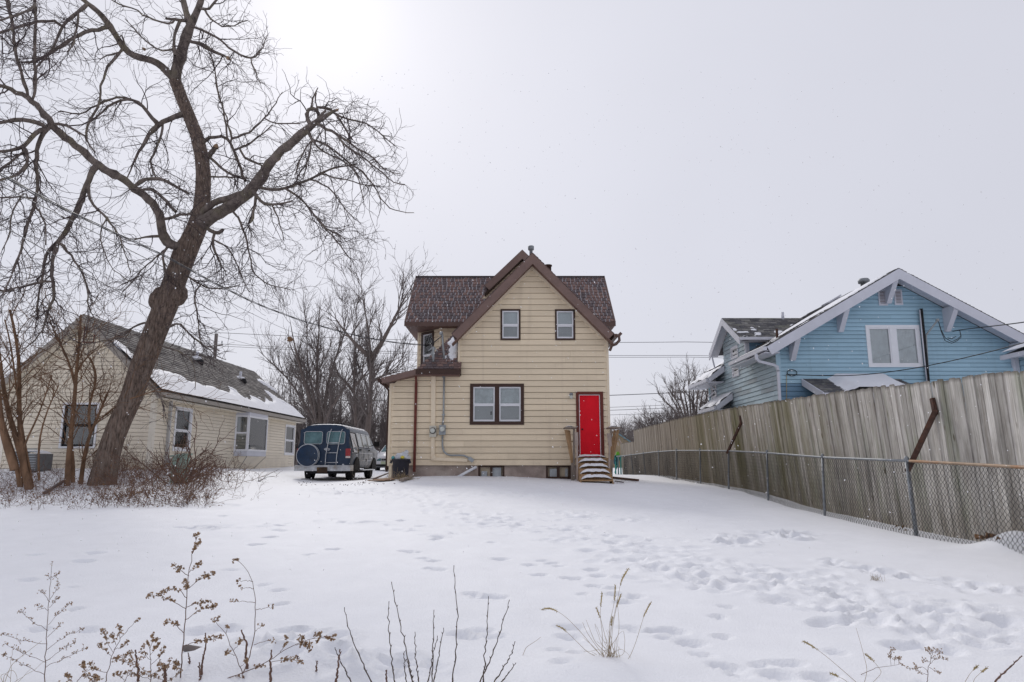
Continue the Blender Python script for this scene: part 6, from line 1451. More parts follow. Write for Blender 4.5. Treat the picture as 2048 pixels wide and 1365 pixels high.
mb.tube([e, at(862, 688, 23.3), at(872, 682, 23.1), at(884, 672, 23.0)], .018, 5)
mb.tube([e, at(856, 676, 23.2), at(859, 670, 23.2), at(864, 680, 23.1), at(866, 694, 22.85)], .02, 5); mb.tube([e, at(858, 684, 23.2), at(862, 668, 23.2), at(868, 688, 23.0), at(866, 696, 22.85)], .014, 5); mb.tube([e, at(852, 700, 23.3), at(853, 706, 23.2), at(866, 700, 22.9)], .014, 5)
mb.bar(e, e + Vector((.14, 0, .04)), .07, .09); mb.build("splice_loops", M['wire'], SD)
cable("thin_cable", "thin cable sloping through the upper twigs of the leaning tree", [Vector(p) for p in smooth_path([tuple(at(*p)) for p in ((-60, 340, 10), (0, 372, 11), (180, 460, 14), (380, 562, 20), (480, 616, 26), (560, 655, 34), (650, 690, 46), (720, 712, 58))], 40)], .009, M['wire_grey'], "thin cables through the leaning tree")
cable("thin_cable", "lower thin cable sloping down behind the leaning trunk to the cottage side", [Vector(p) for p in smooth_path([tuple(at(*p)) for p in ((-60, 415, 10), (0, 449, 11), (150, 535, 14), (305, 622, 20), (420, 668, 28), (540, 700, 40), (640, 722, 58))], 40)], .009, M['wire_grey'], "thin cables through the leaning tree")
cable("service_wire", "upper black cable from the loop under the blue eaves to the right edge", [Vector(p) for p in smooth_path([tuple(at(*p)) for p in ((1905, 663, 23.1), (1920, 660, 23.0), (1960, 655.5, 21), (2000, 651, 19), (2048, 645, 17), (2120, 632, 14.5))], 24)], .016, M['wire'], "cables to the blue house")
cable("service_wire", "sagging black cable crossing the front of the blue house above the fence", [Vector(p) for p in smooth_path([tuple(at(*p)) for p in ((1572, 749, 23.35), (1640, 752, 23.0), (1700, 752, 22.3), (1760, 747, 21.3), (1830, 737, 20.2), (1900, 723, 19), (1980, 704, 17.5), (2048, 686, 16), (2120, 665, 14.5))], 40)], .014, M['wire'], "cables to the blue house")

# play frame and tan shed seen past the steps
q = at(1238, 946, 44); PF = thing("play_frame", (q.x, 44, gz(q.x, 44)), "teal and green play frame glimpsed between the steps and the fence", "play frame")
z0 = gz(q.x, 44); mb = MB()
for px in (1231, 1236.5, 1241.5): p = at(px, 930, 44); mb.bar((p.x, 44, z0 - .1), (p.x, 44, z0 + 1.2), .08, .08)
mb.bar((q.x - .3, 44, z0 + 1.1), (q.x + .3, 44, z0 + 1.15), .08, .08); mb.bar((q.x - .25, 44.1, z0 + .1), (q.x + .12, 44.1, z0 + 1.15), .07, .07); mb.build("frame", mat('teal_tube', (.05, .3, .26), .5, .1, 5), PF)
mb = MB(); p = at(1235, 908, 44.1); mb.prism([(p.x - .1, 44.1, p.z - .12), (p.x + .16, 44.1, p.z - .16), (p.x + .1, 44.1, p.z + .14), (p.x - .06, 44.1, p.z + .12)], (0, .12, 0)); mb.build("panel", mat('lime_panel', (.18, .5, .05), .5, .1, 5), PF)
mb = MB(); p = at(1231, 922, 44.05); mb.blob(p, .14, .1, .3, jit=.15); mb.build("swing_bag", mat('dark_blue_cloth', (.05, .09, .14), .8, .2, 6), PF)
q = at(1250, 885, 66); SH = thing("far_shed", (q.x + 2, 67, gz(q.x + 2, 67)), "distant tan roofed shed behind the far end of the fence", "shed")
r0, r1 = at(1236, 866, 66), at(1262, 885, 66); mb = MB(); slab(mb, [(r0.x - 2.2, 66, r1.z - .2), (r0.x, 66, r0.z), (r0.x, 72, r0.z), (r0.x - 2.2, 72, r1.z - .2)][::-1], .1); slab(mb, [(r1.x + 1.0, 66, r1.z - .6), (r1.x + 1, 72, r1.z - .6), (r0.x, 72, r0.z), (r0.x, 66, r0.z)], .1); mb.build("roof", mat('teal_roof_edge', (.16, .26, .3), .7, .2, 3), SH)
mb = MB(); z0 = gz(r0.x, 66); mb.prism([(r0.x - 2, 66.2, z0), (r1.x + .9, 66.2, z0), (r1.x + .9, 66.2, r1.z - .65), (r0.x, 66.2, r0.z - .1), (r0.x - 2, 66.2, r1.z - .25)], (0, 5.5, 0)); mb.build("wall", mat('tan_boards', (.30, .235, .15), .8, .2, 2), SH)
mb = MB(); mb.bar(at(1233, 875, 64), at(1237, 892, 64), .08, .08); mb.bar(at(1238, 878, 64), at(1245, 892, 64), .08, .08); mb.build("prop", M['lumber_pale'], SH)
# ------------------------------------------------------------------ the big leaning tree
TY = 18.0
tg = gpt(206, 971); TG = (at(206, 971, TY).x, TY, gz(at(206, 971, TY).x, TY))
BT = thing("leaning_tree", TG, "big old bare tree with a leaning trunk and broken limbs left of the yard", "tree")
SCL = lambda p: (p.y * CP + (p.z - CAM_Z) * SP) / FOC       # metres per photograph pixel there
_placed = []                                               # (px, py, Y) of limbs so far, so that each starts where its parent is
def limb(path, dy, P=None, r0scale=1.0):
    a = np.array(path, float)
    if _placed:
        q = np.array(_placed); dd = np.hypot(q[:, 0] - a[0, 0], q[:, 1] - a[0, 1]); k = np.argmin(dd); Y0 = q[k, 2]
        if dd[k] > 3: a = np.concatenate([[[q[k, 0], q[k, 1], a[0, 2]]], a])          # rooted in its parent
    else: Y0 = TY
    P = P or max(6, int(np.linalg.norm(np.diff(a[:, :2], axis=0), axis=1).sum() / 12))
    b = smooth_path(a, P); L = np.linspace(0, 1, P)
    if len(_placed) > 300:                                # gnarled, not drawn with a ruler
        w_ = np.random.RandomState(len(_placed)); j = w_.normal(size=(P, 2)) * .9 + np.cumsum(w_.normal(size=(P, 2)), 0) * .25; j -= np.linspace(0, 1, P)[:, None] * j[-1]; b[1:, :2] += j[1:]
    Ys = Y0 + dy * L
    pts = np.array([tuple(at(x, y, Y)) for (x, y, _), Y in zip(b, Ys)])
    rad = np.array([max(.004, r_ * SCL(Vector(p))) for (_, _, r_), p in zip(b, pts)])
    for (x, y, _), Y in zip(b, Ys): _placed.append((x, y, Y))
    return pts, rad
trunk = [(203, 985, 34), (206, 965, 31), (216, 915, 27), (226, 880, 26), (240, 845, 25), (262, 797, 25), (287, 724, 25.5), (312, 660, 26), (334, 605, 27), (354, 550, 25), (374, 500, 23.5), (392, 460, 22), (403, 425, 19), (406, 385, 16), (407, 350, 15.5), (404, 315, 15), (393, 270, 14), (378, 232, 13), (363, 195, 13), (350, 162, 12.5)]
main_limbs = [
 ([(350, 165, 12), (352, 140, 11.5), (362, 110, 11), (372, 75, 11), (381, 50, 9), (392, 30, 7), (407, -10, 6), (416, -60, 5), (420, -110, 3)], -1.0),
 ([(380, 52, 8), (372, 25, 7), (363, -15, 7), (354, -60, 5), (340, -120, 3)], .8),
 ([(346, 160, 11), (332, 140, 11), (312, 122, 9.5), (290, 118, 9.5), (262, 112, 9.5), (248, 98, 9), (236, 78, 8), (215, 45, 7.5), (196, 22, 7), (175, 8, 6), (150, -15, 6), (120, -45, 5)], -2.5),
 ([(378, 490, 13), (358, 498, 13), (340, 492, 13), (326, 476, 13), (322, 445, 13), (316, 420, 12), (300, 402, 11), (265, 375, 10.5), (230, 350, 10.5), (197, 335, 10.5), (175, 312, 10.5), (150, 290, 10), (122, 270, 10), (105, 250, 8.5), (85, 220, 8), (60, 197, 7.5), (38, 185, 7), (0, 172, 5), (-60, 155, 4)], -5.0),
 ([(398, 452, 16), (420, 436, 17), (440, 424, 17), (465, 410, 16.5), (495, 388, 16), (520, 360, 15.5), (535, 335, 14), (555, 310, 12.5), (585, 285, 11.5), (610, 265, 11), (630, 247, 9), (652, 232, 6), (676, 220, 3)], -2.0),
]
minor = [
 ([(393, 448, 9), (420, 408, 9), (450, 398, 9), (475, 392, 9), (505, 380, 8)], -.8),
 ([(622, 252, 6), (609, 238, 6), (608, 225, 6), (616, 214, 6), (630, 212, 6), (640, 220, 5), (643, 232, 5), (636, 244, 4)], .2),
 ([(632, 246, 5), (640, 232, 4), (648, 226, 3.5), (652, 219, 2)], .1),
 ([(625, 226, 3), (620, 208, 2.5), (623, 195, 2.5), (634, 186, 2.5), (636, 176, 1.5)], .2),
 ([(633, 186, 2), (632, 205, 2), (634, 215, 2)], .1),
 ([(372, 78, 5), (400, 90, 5), (432, 104, 5), (448, 112, 4), (460, 118, 2)], -.8),
 ([(393, 55, 4), (415, 65, 3.5), (435, 78, 3), (465, 102, 3), (500, 122, 2.5), (522, 112, 2), (532, 88, 1.3), (536, 70, 1)], -1.0),
 ([(500, 122, 2), (512, 145, 1.6), (522, 168, 1)], -.3),
 ([(410, 28, 3.5), (425, 12, 3), (440, -5, 3), (460, -30, 2)], -.6),
 ([(408, 30, 3), (430, 42, 2.2), (455, 60, 2), (478, 48, 1.5), (495, 42, 1)], -.7),
 ([(365, 45, 6), (350, 38, 4), (332, 38, 3)], -.6),
 ([(352, 48, 3), (330, 48, 3), (300, 38, 2.5), (275, 20, 2.2), (240, 8, 2), (215, -4, 1.6)], -1.5),
 ([(358, 52, 5), (348, 70, 4), (345, 95, 4), (350, 112, 3.5)], -.3),
 ([(345, 100, 3), (330, 108, 2), (305, 96, 2), (275, 68, 1.8), (250, 38, 1.2)], -.8),
 # drooping limb over the cottage
 ([(187, 338, 9.5), (179, 355, 8.5), (172, 378, 8), (163, 405, 8), (150, 430, 7.5), (135, 460, 7), (117, 483, 6.5), (103, 498, 5), (92, 508, 4), (88, 525, 4.5), (87, 550, 3), (79, 580, 2.5), (76, 610, 2.5), (76, 640, 2)], -.8),
 ([(120, 482, 5), (106, 508, 5), (102, 535, 5), (106, 565, 4.5), (111, 590, 4), (98, 612, 3.5), (92, 640, 3), (82, 668, 2.2), (60, 690, 1.5)], -.5),
 ([(120, 488, 4), (138, 505, 3.5), (158, 532, 3), (168, 558, 3), (178, 580, 2.5), (170, 598, 2), (178, 625, 1.6), (195, 650, 1.2)], -.8),
 ([(102, 560, 3), (80, 566, 3.5), (50, 572, 3), (20, 580, 2.5), (-10, 582, 2)], -1.0),
 ([(178, 368, 5), (176, 395, 4), (195, 420, 3.5), (215, 435, 3), (228, 455, 2.5), (240, 475, 2), (250, 500, 1.5), (262, 545, 1.2)], -.8),
 ([(215, 432, 2), (203, 450, 2), (200, 475, 1.8), (210, 510, 1.5), (225, 540, 1.2), (262, 565, 1)], -.4),
 # crowded left side
 ([(98, 252, 8), (84, 268, 6.5), (77, 290, 6), (70, 325, 5.5), (76, 372, 4.5), (70, 412, 4), (55, 445, 4), (42, 498, 3.2), (28, 540, 2.5), (5, 592, 2)], -.8),
 ([(92, 250, 6), (70, 243, 6), (45, 237, 5.5), (10, 245, 4.5), (-40, 252, 4)], -1.5),
 ([(88, 258, 6), (70, 265, 6), (56, 292, 5.5), (30, 302, 4.5), (0, 304, 4), (-30, 306, 3)], -1.2),
 ([(57, 297, 4.5), (57, 330, 4.5), (48, 346, 3.5), (20, 358, 3.2), (-15, 364, 3)], -.8),
 ([(50, 298, 3.5), (30, 320, 3), (0, 340, 2.5), (-20, 350, 2)], -.6),
 ([(70, 398, 3), (40, 392, 2.5), (0, 396, 2.2)], -.6),
 ([(76, 415, 2.5), (90, 442, 2.2), (95, 470, 2), (92, 490, 1.5)], -.4),
 ([(55, 378, 2), (30, 410, 2), (20, 440, 2), (20, 470, 1.8), (5, 500, 1.5)], -.6),
 ([(68, 200, 3.5), (72, 165, 4), (70, 125, 4), (69, 80, 4), (71, 30, 4), (70, -20, 3), (66, -70, 2)], -2.5),
 ([(56, 192, 4), (50, 165, 4.2), (40, 135, 4.2), (32, 110, 4.5), (30, 70, 4), (22, 25, 4), (14, -15, 3.5), (5, -70, 2)], -3.0),
 ([(172, 14, 5), (160, 24, 4.5), (142, 35, 4.2), (122, 55, 4.2), (117, 72, 3.5), (112, 92, 3.2), (98, 112, 3), (82, 122, 3), (68, 142, 2.2)], -1.2),
 ([(127, 46, 3.8), (105, 43, 4), (80, 42, 4), (55, 50, 3.6), (25, 56, 3.5), (0, 66, 3.2), (-40, 78, 3)], -2.0),
 ([(210, 60, 6), (192, 60, 5.5), (170, 64, 5), (145, 78, 4.8), (122, 92, 4.4), (100, 108, 4), (78, 122, 3.5), (55, 128, 3), (35, 124, 2.2)], -2.0),
 ([(163, 25, 3), (153, 50, 3), (151, 75, 2.5), (152, 96, 2), (135, 105, 1.5)], -.6),
 ([(80, 4, 3), (62, 18, 3), (42, 28, 3), (15, 34, 3), (-20, 44, 2.5)], -2.0),
 ([(240, 112, 4), (222, 118, 4), (217, 132, 4), (215, 146, 3.5), (205, 158, 3), (202, 180, 3), (200, 200, 2.6)], -.8),
 ([(238, 108, 3), (225, 106, 3), (212, 114, 2), (200, 120, 1.2)], -.4),
 ([(248, 98, 3), (250, 78, 2.2), (243, 64, 2), (238, 80, 1.5)], -.3),
 # mid left fan
 ([(352, 235, 8), (338, 236, 8), (326, 246, 7), (310, 258, 6), (298, 268, 5), (290, 282, 4.5), (277, 310, 3.6), (262, 340, 2.5), (255, 355, 1.6)], -1.2),
 ([(320, 252, 5.5), (302, 236, 5), (290, 218, 5), (278, 205, 4.2), (262, 198, 3.6), (235, 202, 3), (212, 216, 3), (196, 232, 2.8), (175, 250, 2)], -1.2),
 ([(262, 200, 3), (235, 193, 3), (205, 202, 3), (182, 218, 2.5), (160, 232, 2), (120, 222, 1.5)], -1.0),
 ([(200, 200, 3.2), (190, 222, 3.4), (178, 248, 3.6), (168, 268, 3.2), (172, 285, 2.5), (190, 305, 2)], -.4),
 ([(328, 252, 3), (322, 275, 3.2), (310, 305, 3), (300, 325, 2.8), (302, 345, 2.5), (312, 356, 2)], -.6),
 ([(112, 250, 4), (130, 246, 4), (145, 256, 4), (158, 268, 3), (170, 272, 2)], -.3),
 ([(285, 380, 4.5), (300, 372, 4), (318, 385, 4), (338, 408, 4.5), (352, 424, 4)], -.4),
 ([(263, 378, 5), (275, 364, 5.2), (295, 357, 5.2), (318, 358, 5), (342, 368, 4.2), (360, 380, 3.5), (378, 388, 2.5)], -.8),
 ([(327, 438, 4.5), (345, 434, 4.8), (365, 430, 4), (385, 426, 3)], -.5),
 ([(318, 474, 3.5), (300, 472, 3), (285, 475, 2.6), (269, 480, 2)], -.5),
 ([(338, 496, 3.6), (323, 498, 3.6), (324, 520, 3.2), (330, 545, 3.2), (334, 560, 2.5)], -.3),
 ([(318, 505, 2), (300, 525, 2), (282, 540, 1.8), (266, 562, 1.6), (245, 585, 1.3)], -.6),
 # upright stub and the right-hand fan
 ([(408, 322, 9), (418, 312, 8), (426, 303, 7.5), (431, 295, 6.5)], -.3),
 ([(398, 292, 6), (408, 280, 5), (425, 272, 4.8), (445, 271, 4.5), (456, 272, 4), (466, 290, 4), (474, 315, 4), (484, 345, 4), (491, 362, 4.5)], -.6),
 ([(456, 272, 3), (450, 242, 2.6), (444, 215, 2.4), (434, 175, 2.2), (428, 135, 2), (418, 105, 1.4)], -.6),
 ([(466, 290, 3), (460, 258, 2.4), (452, 232, 2), (445, 205, 1.5)], .3),
 ([(470, 280, 3.4), (492, 268, 3), (512, 258, 2.6), (528, 232, 2.2), (545, 222, 1.8), (556, 200, 1.3), (565, 185, 1)], -.8),
 ([(528, 244, 2), (560, 248, 2), (600, 248, 1.8)], -.4),
 ([(478, 302, 3.2), (495, 292, 3), (508, 285, 2.6), (520, 270, 2), (545, 250, 1.5)], -.6),
 ([(474, 300, 3.2), (490, 318, 3), (505, 325, 3), (525, 332, 2.6)], -.3),
 ([(433, 325, 4), (448, 338, 4), (465, 352, 3), (485, 358, 2.5)], -.4),
 ([(428, 352, 2.5), (455, 357, 2.5), (478, 354, 2)], -.5),
 ([(530, 382, 5), (552, 380, 4.6), (572, 378, 4.4), (592, 368, 4), (618, 360, 3.6), (645, 347, 3.2), (662, 335, 2.8), (690, 334, 2), (715, 328, 1.5)], -1.6),
 ([(645, 347, 2.5), (672, 358, 2.2), (700, 360, 1.8), (725, 372, 1.5), (760, 375, 1.2)], -1.0),
 ([(572, 379, 3.4), (592, 392, 3), (612, 405, 2.5), (628, 430, 2.2), (645, 452, 2.2), (668, 470, 2), (690, 478, 1.3)], -1.2),
 ([(600, 392, 2.4), (620, 420, 2), (642, 452, 1.8), (670, 475, 1.8), (690, 505, 1.5), (705, 522, 1)], -1.0),
 ([(620, 360, 2.4), (650, 368, 2.2), (672, 385, 2), (690, 420, 1.6), (710, 440, 1)], -.8),
 ([(515, 400, 4.5), (530, 412, 4.2), (548, 414, 3.6), (568, 405, 2.8), (585, 402, 2)], -.8),
 ([(548, 412, 2), (555, 435, 1.8), (562, 460, 1.5), (568, 482, 1)], -.4),
 ([(635, 254, 4.6), (655, 258, 4.2), (676, 266, 4), (690, 280, 3.4), (712, 298, 2.8), (738, 305, 2.4), (755, 328, 2), (770, 345, 1.5), (800, 348, 1)], -1.8),
 ([(672, 266, 3.6), (684, 290, 3), (706, 300, 2.6), (730, 318, 2.2), (758, 340, 2), (780, 362, 1.4), (810, 370, 1)], -1.4),
 ([(640, 218, 4), (655, 214, 4), (665, 222, 3.4), (676, 236, 3), (690, 255, 2.6), (705, 280, 2)], -.8),
 ([(672, 234, 2.8), (695, 240, 2.4), (720, 242, 2.2), (742, 250, 2), (760, 266, 1.6), (780, 285, 1.2), (795, 296, 1)], -1.2),
 ([(622, 278, 5), (622, 285, 4), (640, 282, 3), (658, 292, 3), (680, 312, 2.8), (705, 330, 2.4), (735, 350, 2), (752, 378, 1.8), (762, 400, 1.6), (780, 418, 1.4), (800, 427, 1.2), (828, 426, 1)], -1.8),
 ([(622, 285, 3), (640, 300, 2.6), (660, 310, 2.4), (690, 322, 2), (712, 340, 1.8), (722, 372, 1.5), (728, 400, 1)], -1.2),
 ([(622, 285, 2.6), (618, 305, 2.2), (615, 330, 1.8), (608, 355, 1.2)], -.3),
 ([(620, 282, 2.4), (605, 305, 2), (600, 330, 1.6), (590, 350, 1.2)], -.3),
 ([(508, 402, 4), (512, 415, 4.2), (510, 430, 3.4), (504, 438, 3), (501, 447, 1.5)], -.2),
 ([(428, 472, 5), (440, 466, 6), (446, 460, 5)], -.4),
 ([(470, 425, 3.2), (484, 450, 3), (495, 478, 2.6), (498, 505, 2.2), (505, 540, 2), (515, 560, 1.8), (548, 572, 1.4), (580, 580, 1)], -1.0),
 ([(420, 478, 4), (428, 500, 3.4), (436, 515, 3), (442, 530, 2), (452, 545, 1.4)], -.4),
 ([(440, 482, 2.4), (460, 500, 2), (475, 530, 1.6), (485, 560, 1.2), (500, 585, 1)], -.8),
 ([(384, 555, 3), (400, 572, 2.6), (425, 580, 2.2), (450, 575, 1.6), (480, 570, 1.2)], -.8),
 ([(386, 590, 2.6), (392, 618, 2.2), (400, 640, 2), (396, 660, 1.6), (405, 690, 1.2)], -.5),
 ([(345, 660, 3.2), (352, 638, 3), (366, 652, 2.4), (385, 672, 2), (410, 690, 1.8), (425, 705, 1.4), (452, 720, 1)], -.8),
 ([(330, 695, 2.6), (352, 700, 2), (380, 712, 1.6), (392, 740, 1.2), (390, 780, 1)], -.6),
 ([(300, 765, 3.5), (315, 780, 3), (322, 800, 2.2), (335, 815, 1.2)], -.4),
 ([(290, 640, 2.8), (262, 660, 2.6), (235, 680, 2.2), (200, 684, 2), (165, 690, 1.4)], -.8),
]
# trunk: furrowed, with two burls
tp, tr_ = limb(trunk, 0.9, 260); tr_ = tr_ * np.interp(np.linspace(0, 1, 260), [0, .55, .72, 1], [.80, .84, .86, .86]) * (1 - .06 * np.linspace(1, 0, 260))
K_ = 132; tt = np.gradient(tp, axis=0); tt = unit(tt); aa = unit(np.cross(tt, np.array([0, 1.0, 0]))); bb = np.cross(aa, tt)
gg = np.arange(K_) * 2 * np.pi / K_
Lc = np.concatenate([[0], np.cumsum(np.linalg.norm(np.diff(tp, axis=0), axis=1))])
A_, L_ = np.meshgrid(gg, Lc); ux, uy = np.cos(A_), np.sin(A_)
fur = 1 - 2 * np.abs(vnoise(ux * 5 + 40 + L_ * .25, uy * 5 + L_ * .35 + 9, 5)) * 1.4
fur2 = vnoise(A_ * 26 / 6.283 * 1.0 + .8 * vnoise(L_ * 2, A_ * 2, 3), L_ * 2.2, 8)
rr = tr_[:, None] * (1 + .05 * fur + .085 * fur2 + .05 * vnoise(ux * 1.7 + 5, L_ * .8 + uy, 2))
flare = np.clip(1 - L_ / 1.1, 0, 1) ** 2; rr *= 1 + flare * (.02 + .16 * np.maximum(0, np.cos(A_ * 3 + .7)))
def burl(px, py, rad_px, ang, amp):
    k = np.argmin([(ray(px, py).normalized() - (Vector(p) - Vector((0, 0, CAM_Z))).normalized()).length for p in tp]); s = Lc[k]; w = rad_px * .0145
    da = np.abs((A_ - ang + np.pi) % (2 * np.pi) - np.pi); q = np.sqrt(np.maximum(0, 1 - ((L_ - s) / w) ** 2 - (da / 1.0) ** 2)); return amp * q ** .8 * (1 + .35 * vnoise(L_ * 9, A_ * 5, 7))
rr += tr_[:, None] * (burl(318, 597, 23, 0, .54) + burl(366, 594, 19, np.pi, .52) + burl(352, 500, 25, 0, .15))
vv = tp[:, None] + rr[..., None] * (aa[:, None] * ux[..., None] + bb[:, None] * uy[..., None])
ix = np.arange(len(tp) * K_).reshape(len(tp), K_)
qq = np.stack([ix[:-1], np.roll(ix[:-1], -1, 1), np.roll(ix[1:], -1, 1), ix[1:]], -1).reshape(-1, 4)
link("trunk", quads_mesh("trunk", vv.reshape(-1, 3) - np.array(TG), qq), M['bark'], BT)
allb = []
def put_limb(path, dy, k, name="limb"):
    p, r_ = limb(path, dy); n = len(p)
    q_ = np.random.RandomState(len(allb)); r2 = r_ * (1 + .22 * (q_.rand(n) - .5) + .35 * (q_.rand(n) > .93))
    tb = TB(); tb.tubes(p[None], r2[None], k); tb.build(name, [M['limb']], BT); allb.append((p, r_))
for i_, (path, dy) in enumerate(main_limbs): put_limb([(x, y, r_ * (.86 if i_ < 2 else .70)) for x, y, r_ in path], dy, 16)
for path, dy in minor: put_limb([(x, y, r_ * .70) for x, y, r_ in path], dy, 9, "branch")
# broken ends showing pale wood
for (px, py), (qx, qy), r_ in (((431, 297), (434, 288), 6), ((455, 116), (462, 120), 4), ((672, 222), (678, 218), 2.5), ((546, 322), (562, 318), 5), ((290, 100), (284, 96), 3)):
    q_ = np.array(_placed); k = np.argmin((q_[:, 0] - px) ** 2 + (q_[:, 1] - py) ** 2); Yk = q_[k, 2]; p, q = at(px, py, Yk), at(qx, qy, Yk); s_ = SCL(p)
    mb = MB(); mb.tube([p, p.lerp(q, .6), q], [r_ * s_, r_ * s_ * .8, r_ * s_ * .15], 7, smooth=False); mb.build("torn_end", M['torn'], BT)
rt = np.random.default_rng(21); PB = 10
lp = np.stack([resample(p, PB) for p, _ in allb] ); lr = np.stack([np.interp(np.linspace(0, 1, PB), np.linspace(0, 1, len(r_)), r_) for _, r_ in allb])
w = np.array([np.linalg.norm(np.diff(p, axis=0), axis=1).sum() for p, _ in allb]) * np.array([.55 if i < 5 else 1.5 for i in range(len(allb))])
s1, d1, r1, par = children(lp, lr, 400, .12, 1.0, rt, w)
d1[:, 2] -= .12
p1, q1 = grow(s1, d1, rt.uniform(.5, 1.6, 400), np.minimum(r1 * .55, rt.uniform(.009, .021, 400)), np.full(400, .0045), 9, .24, .03, rt)
def _inside(p, lim):
    t = p[:, -1]; return t[:, 0] / (t[:, 1] * CP + (t[:, 2] - CAM_Z) * SP) * FOC + 1024 < lim      # the crown ends where the right limb does
k_ = _inside(p1, 775); p1, q1 = p1[k_], q1[k_]
s2, d2, r2, _ = children(p1, q1, 1500, .1, 1.05, rt)
p2, q2 = grow(s2, d2, rt.uniform(.35, 1.25, 1500), np.minimum(r2 * .7, .0085), np.full(1500, .0034), 9, .26, .025, rt)
# twigs straight off the limbs too
ends = np.array([i for i in range(5, len(allb))])
s2b, d2b, r2b, _ = children(lp[ends], lr[ends], 1000, .25, 1.0, rt)
p2b, q2b = grow(s2b, d2b, rt.uniform(.3, 1.1, 1000), np.minimum(r2b * .6, .0085), np.full(1000, .0034), 9, .26, .03, rt)
k_ = _inside(p2, 805); p2, q2 = p2[k_], q2[k_]; k_ = _inside(p2b, 815); p2b, q2b = p2b[k_], q2b[k_]
s3, d3, r3, _ = children(np.concatenate([p2, p2b]), np.concatenate([q2, q2b]), 4600, .15, 1.0, rt)
p3, q3 = grow(s3, d3, rt.uniform(.1, .45, 4600), np.full(4600, .0046), np.full(4600, .0026), 5, .24, .03, rt)
tb = TB(); tb.tubes(p1, q1, 5); tb.tubes(p2, q2, 4); tb.tubes(p2b, q2b, 4); tb.tubes(p3, q3, 3)
# short fuzz of sprouts along the trunk
tpr = resample(tp[70:], PB)[None]; trr = np.interp(np.linspace(0, 1, PB), np.linspace(0, 1, len(tp) - 70), tr_[70:])[None]
s4, d4, r4, _ = children(tpr, trr, 420, 0.0, 1.5, rt); s4 = s4 + d4 * r4[:, None] * .9
p4, q4 = grow(s4, d4, rt.uniform(.2, .8, 420), np.full(420, .0065), np.full(420, .003), 7, .45, .02, rt); tb.tubes(p4, q4, 3)
tb.build("twigs", [M['twig']], BT, kind="stuff")

# ------------------------------------------------------------------ bare trees behind
def bare_tree(name, lab, base, stems, n1, n2, n3, seed, group, l1=(2, 5), l2=(.8, 2.2), l3=(.4, 1.2), thin=1.0, up=.10, k=7, mats=None, P1=9):
    """stems: list of ([points], r0, r1); an ascending crown of branches, branchlets and twigs"""
    r_ = np.random.default_rng(seed); T = thing(name, base, lab, "tree", group)
    tb = TB(); P = 12; sp, sr = [], []
    for pts, a, b in stems:
        q = smooth_path([tuple(p) for p in pts], P); sp.append(q); sr.append(np.linspace(a, b, P) + .3 * a * np.exp(-np.linspace(0, 9, P)))
    sp, sr = np.stack(sp), np.stack(sr); tb.tubes(sp, sr, k); tb.build("trunk", [M['bg_bark']], T)
    s, d, rr_, _ = children(sp, sr, n1, .22, .75, r_); d[:, 2] += .25
    a1, b1 = grow(s, d, r_.uniform(*l1, n1), np.minimum(rr_ * .7, .09 * thin), np.full(n1, .015 * thin), P1, .13, -up, r_)
    s, d, rr_, _ = children(a1, b1, n2, .15, .75, r_); a2, b2 = grow(s, d, r_.uniform(*l2, n2), np.minimum(rr_ * .7, .03 * thin), np.full(n2, .009 * thin), 6, .16, -up * .8, r_)
    s, d, rr_, _ = children(np.concatenate([a2]), np.concatenate([b2]), n3, .1, .7, r_); a3, b3 = grow(s, d, r_.uniform(*l3, n3), np.full(n3, .0125 * thin), np.full(n3, .007 * thin), 4, .15, -.05, r_)
    tb = TB(); tb.tubes(a1, b1, 5); tb.tubes(a2, b2, 4); tb.tubes(a3, b3, 3); tb.build("crown", [M['bg_twig']], T, kind="stuff"); return T
def tp_(px, py, Y): return at(px, py, Y)
YA = 47
ba = at(640, 930, YA); ba.z = gz(ba.x, YA)
stA = [([ba, tp_(640, 850, YA), tp_(620, 800, YA), tp_(602, 740, YA - 1), tp_(588, 690, YA - 1), tp_(580, 640, YA - 2)], .22, .014),
       ([ba, tp_(642, 850, YA), tp_(634, 780, YA), tp_(633, 720, YA), tp_(640, 650, YA + 1), tp_(640, 600, YA + 1)], .18, .014),
       ([ba, tp_(646, 845, YA), tp_(652, 780, YA + 1), tp_(668, 720, YA + 1), tp_(690, 670, YA + 1), tp_(705, 620, YA + 1)], .18, .014),
       ([ba, tp_(645, 850, YA), tp_(660, 820, YA - 1), tp_(682, 785, YA - 2), tp_(705, 750, YA - 2), tp_(720, 715, YA - 2)], .15, .014),
       ([ba, tp_(636, 850, YA), tp_(612, 815, YA + 1), tp_(585, 765, YA + 2), tp_(548, 730, YA + 2), tp_(515, 700, YA + 2)], .15, .014),
       ([ba, tp_(640, 845, YA), tp_(622, 770, YA + 2), tp_(612, 700, YA + 3), tp_(616, 640, YA + 3)], .15, .014)]
bare_tree("spreading_tree", "wide many stemmed bare tree behind the blue van", tuple(ba), stA, 80, 460, 1800, 3, "bare trees behind the houses", (1.4, 3.2), (.7, 1.7), (.4, 1.2), thin=.78)
YC = 42
b1_ = at(728, 930, YC); b1_.z = gz(b1_.x, YC)
stC = [([b1_, tp_(735, 870, YC), tp_(740, 820, YC), tp_(743, 760, YC), tp_(743, 715, YC), tp_(738, 665, YC), tp_(730, 620, YC), tp_(722, 580, YC)], .20, .014),
       ([tp_(742, 722, YC), tp_(755, 700, YC), tp_(775, 665, YC - .5), tp_(795, 625, YC - .5), tp_(812, 590, YC - .5)], .18, .03),
       ([tp_(742, 715, YC), tp_(720, 698, YC), tp_(695, 670, YC + .5), tp_(672, 640, YC + 1)], .15, .03),
       ([tp_(742, 765, YC), tp_(765, 752, YC), tp_(790, 745, YC)], .11, .03)]
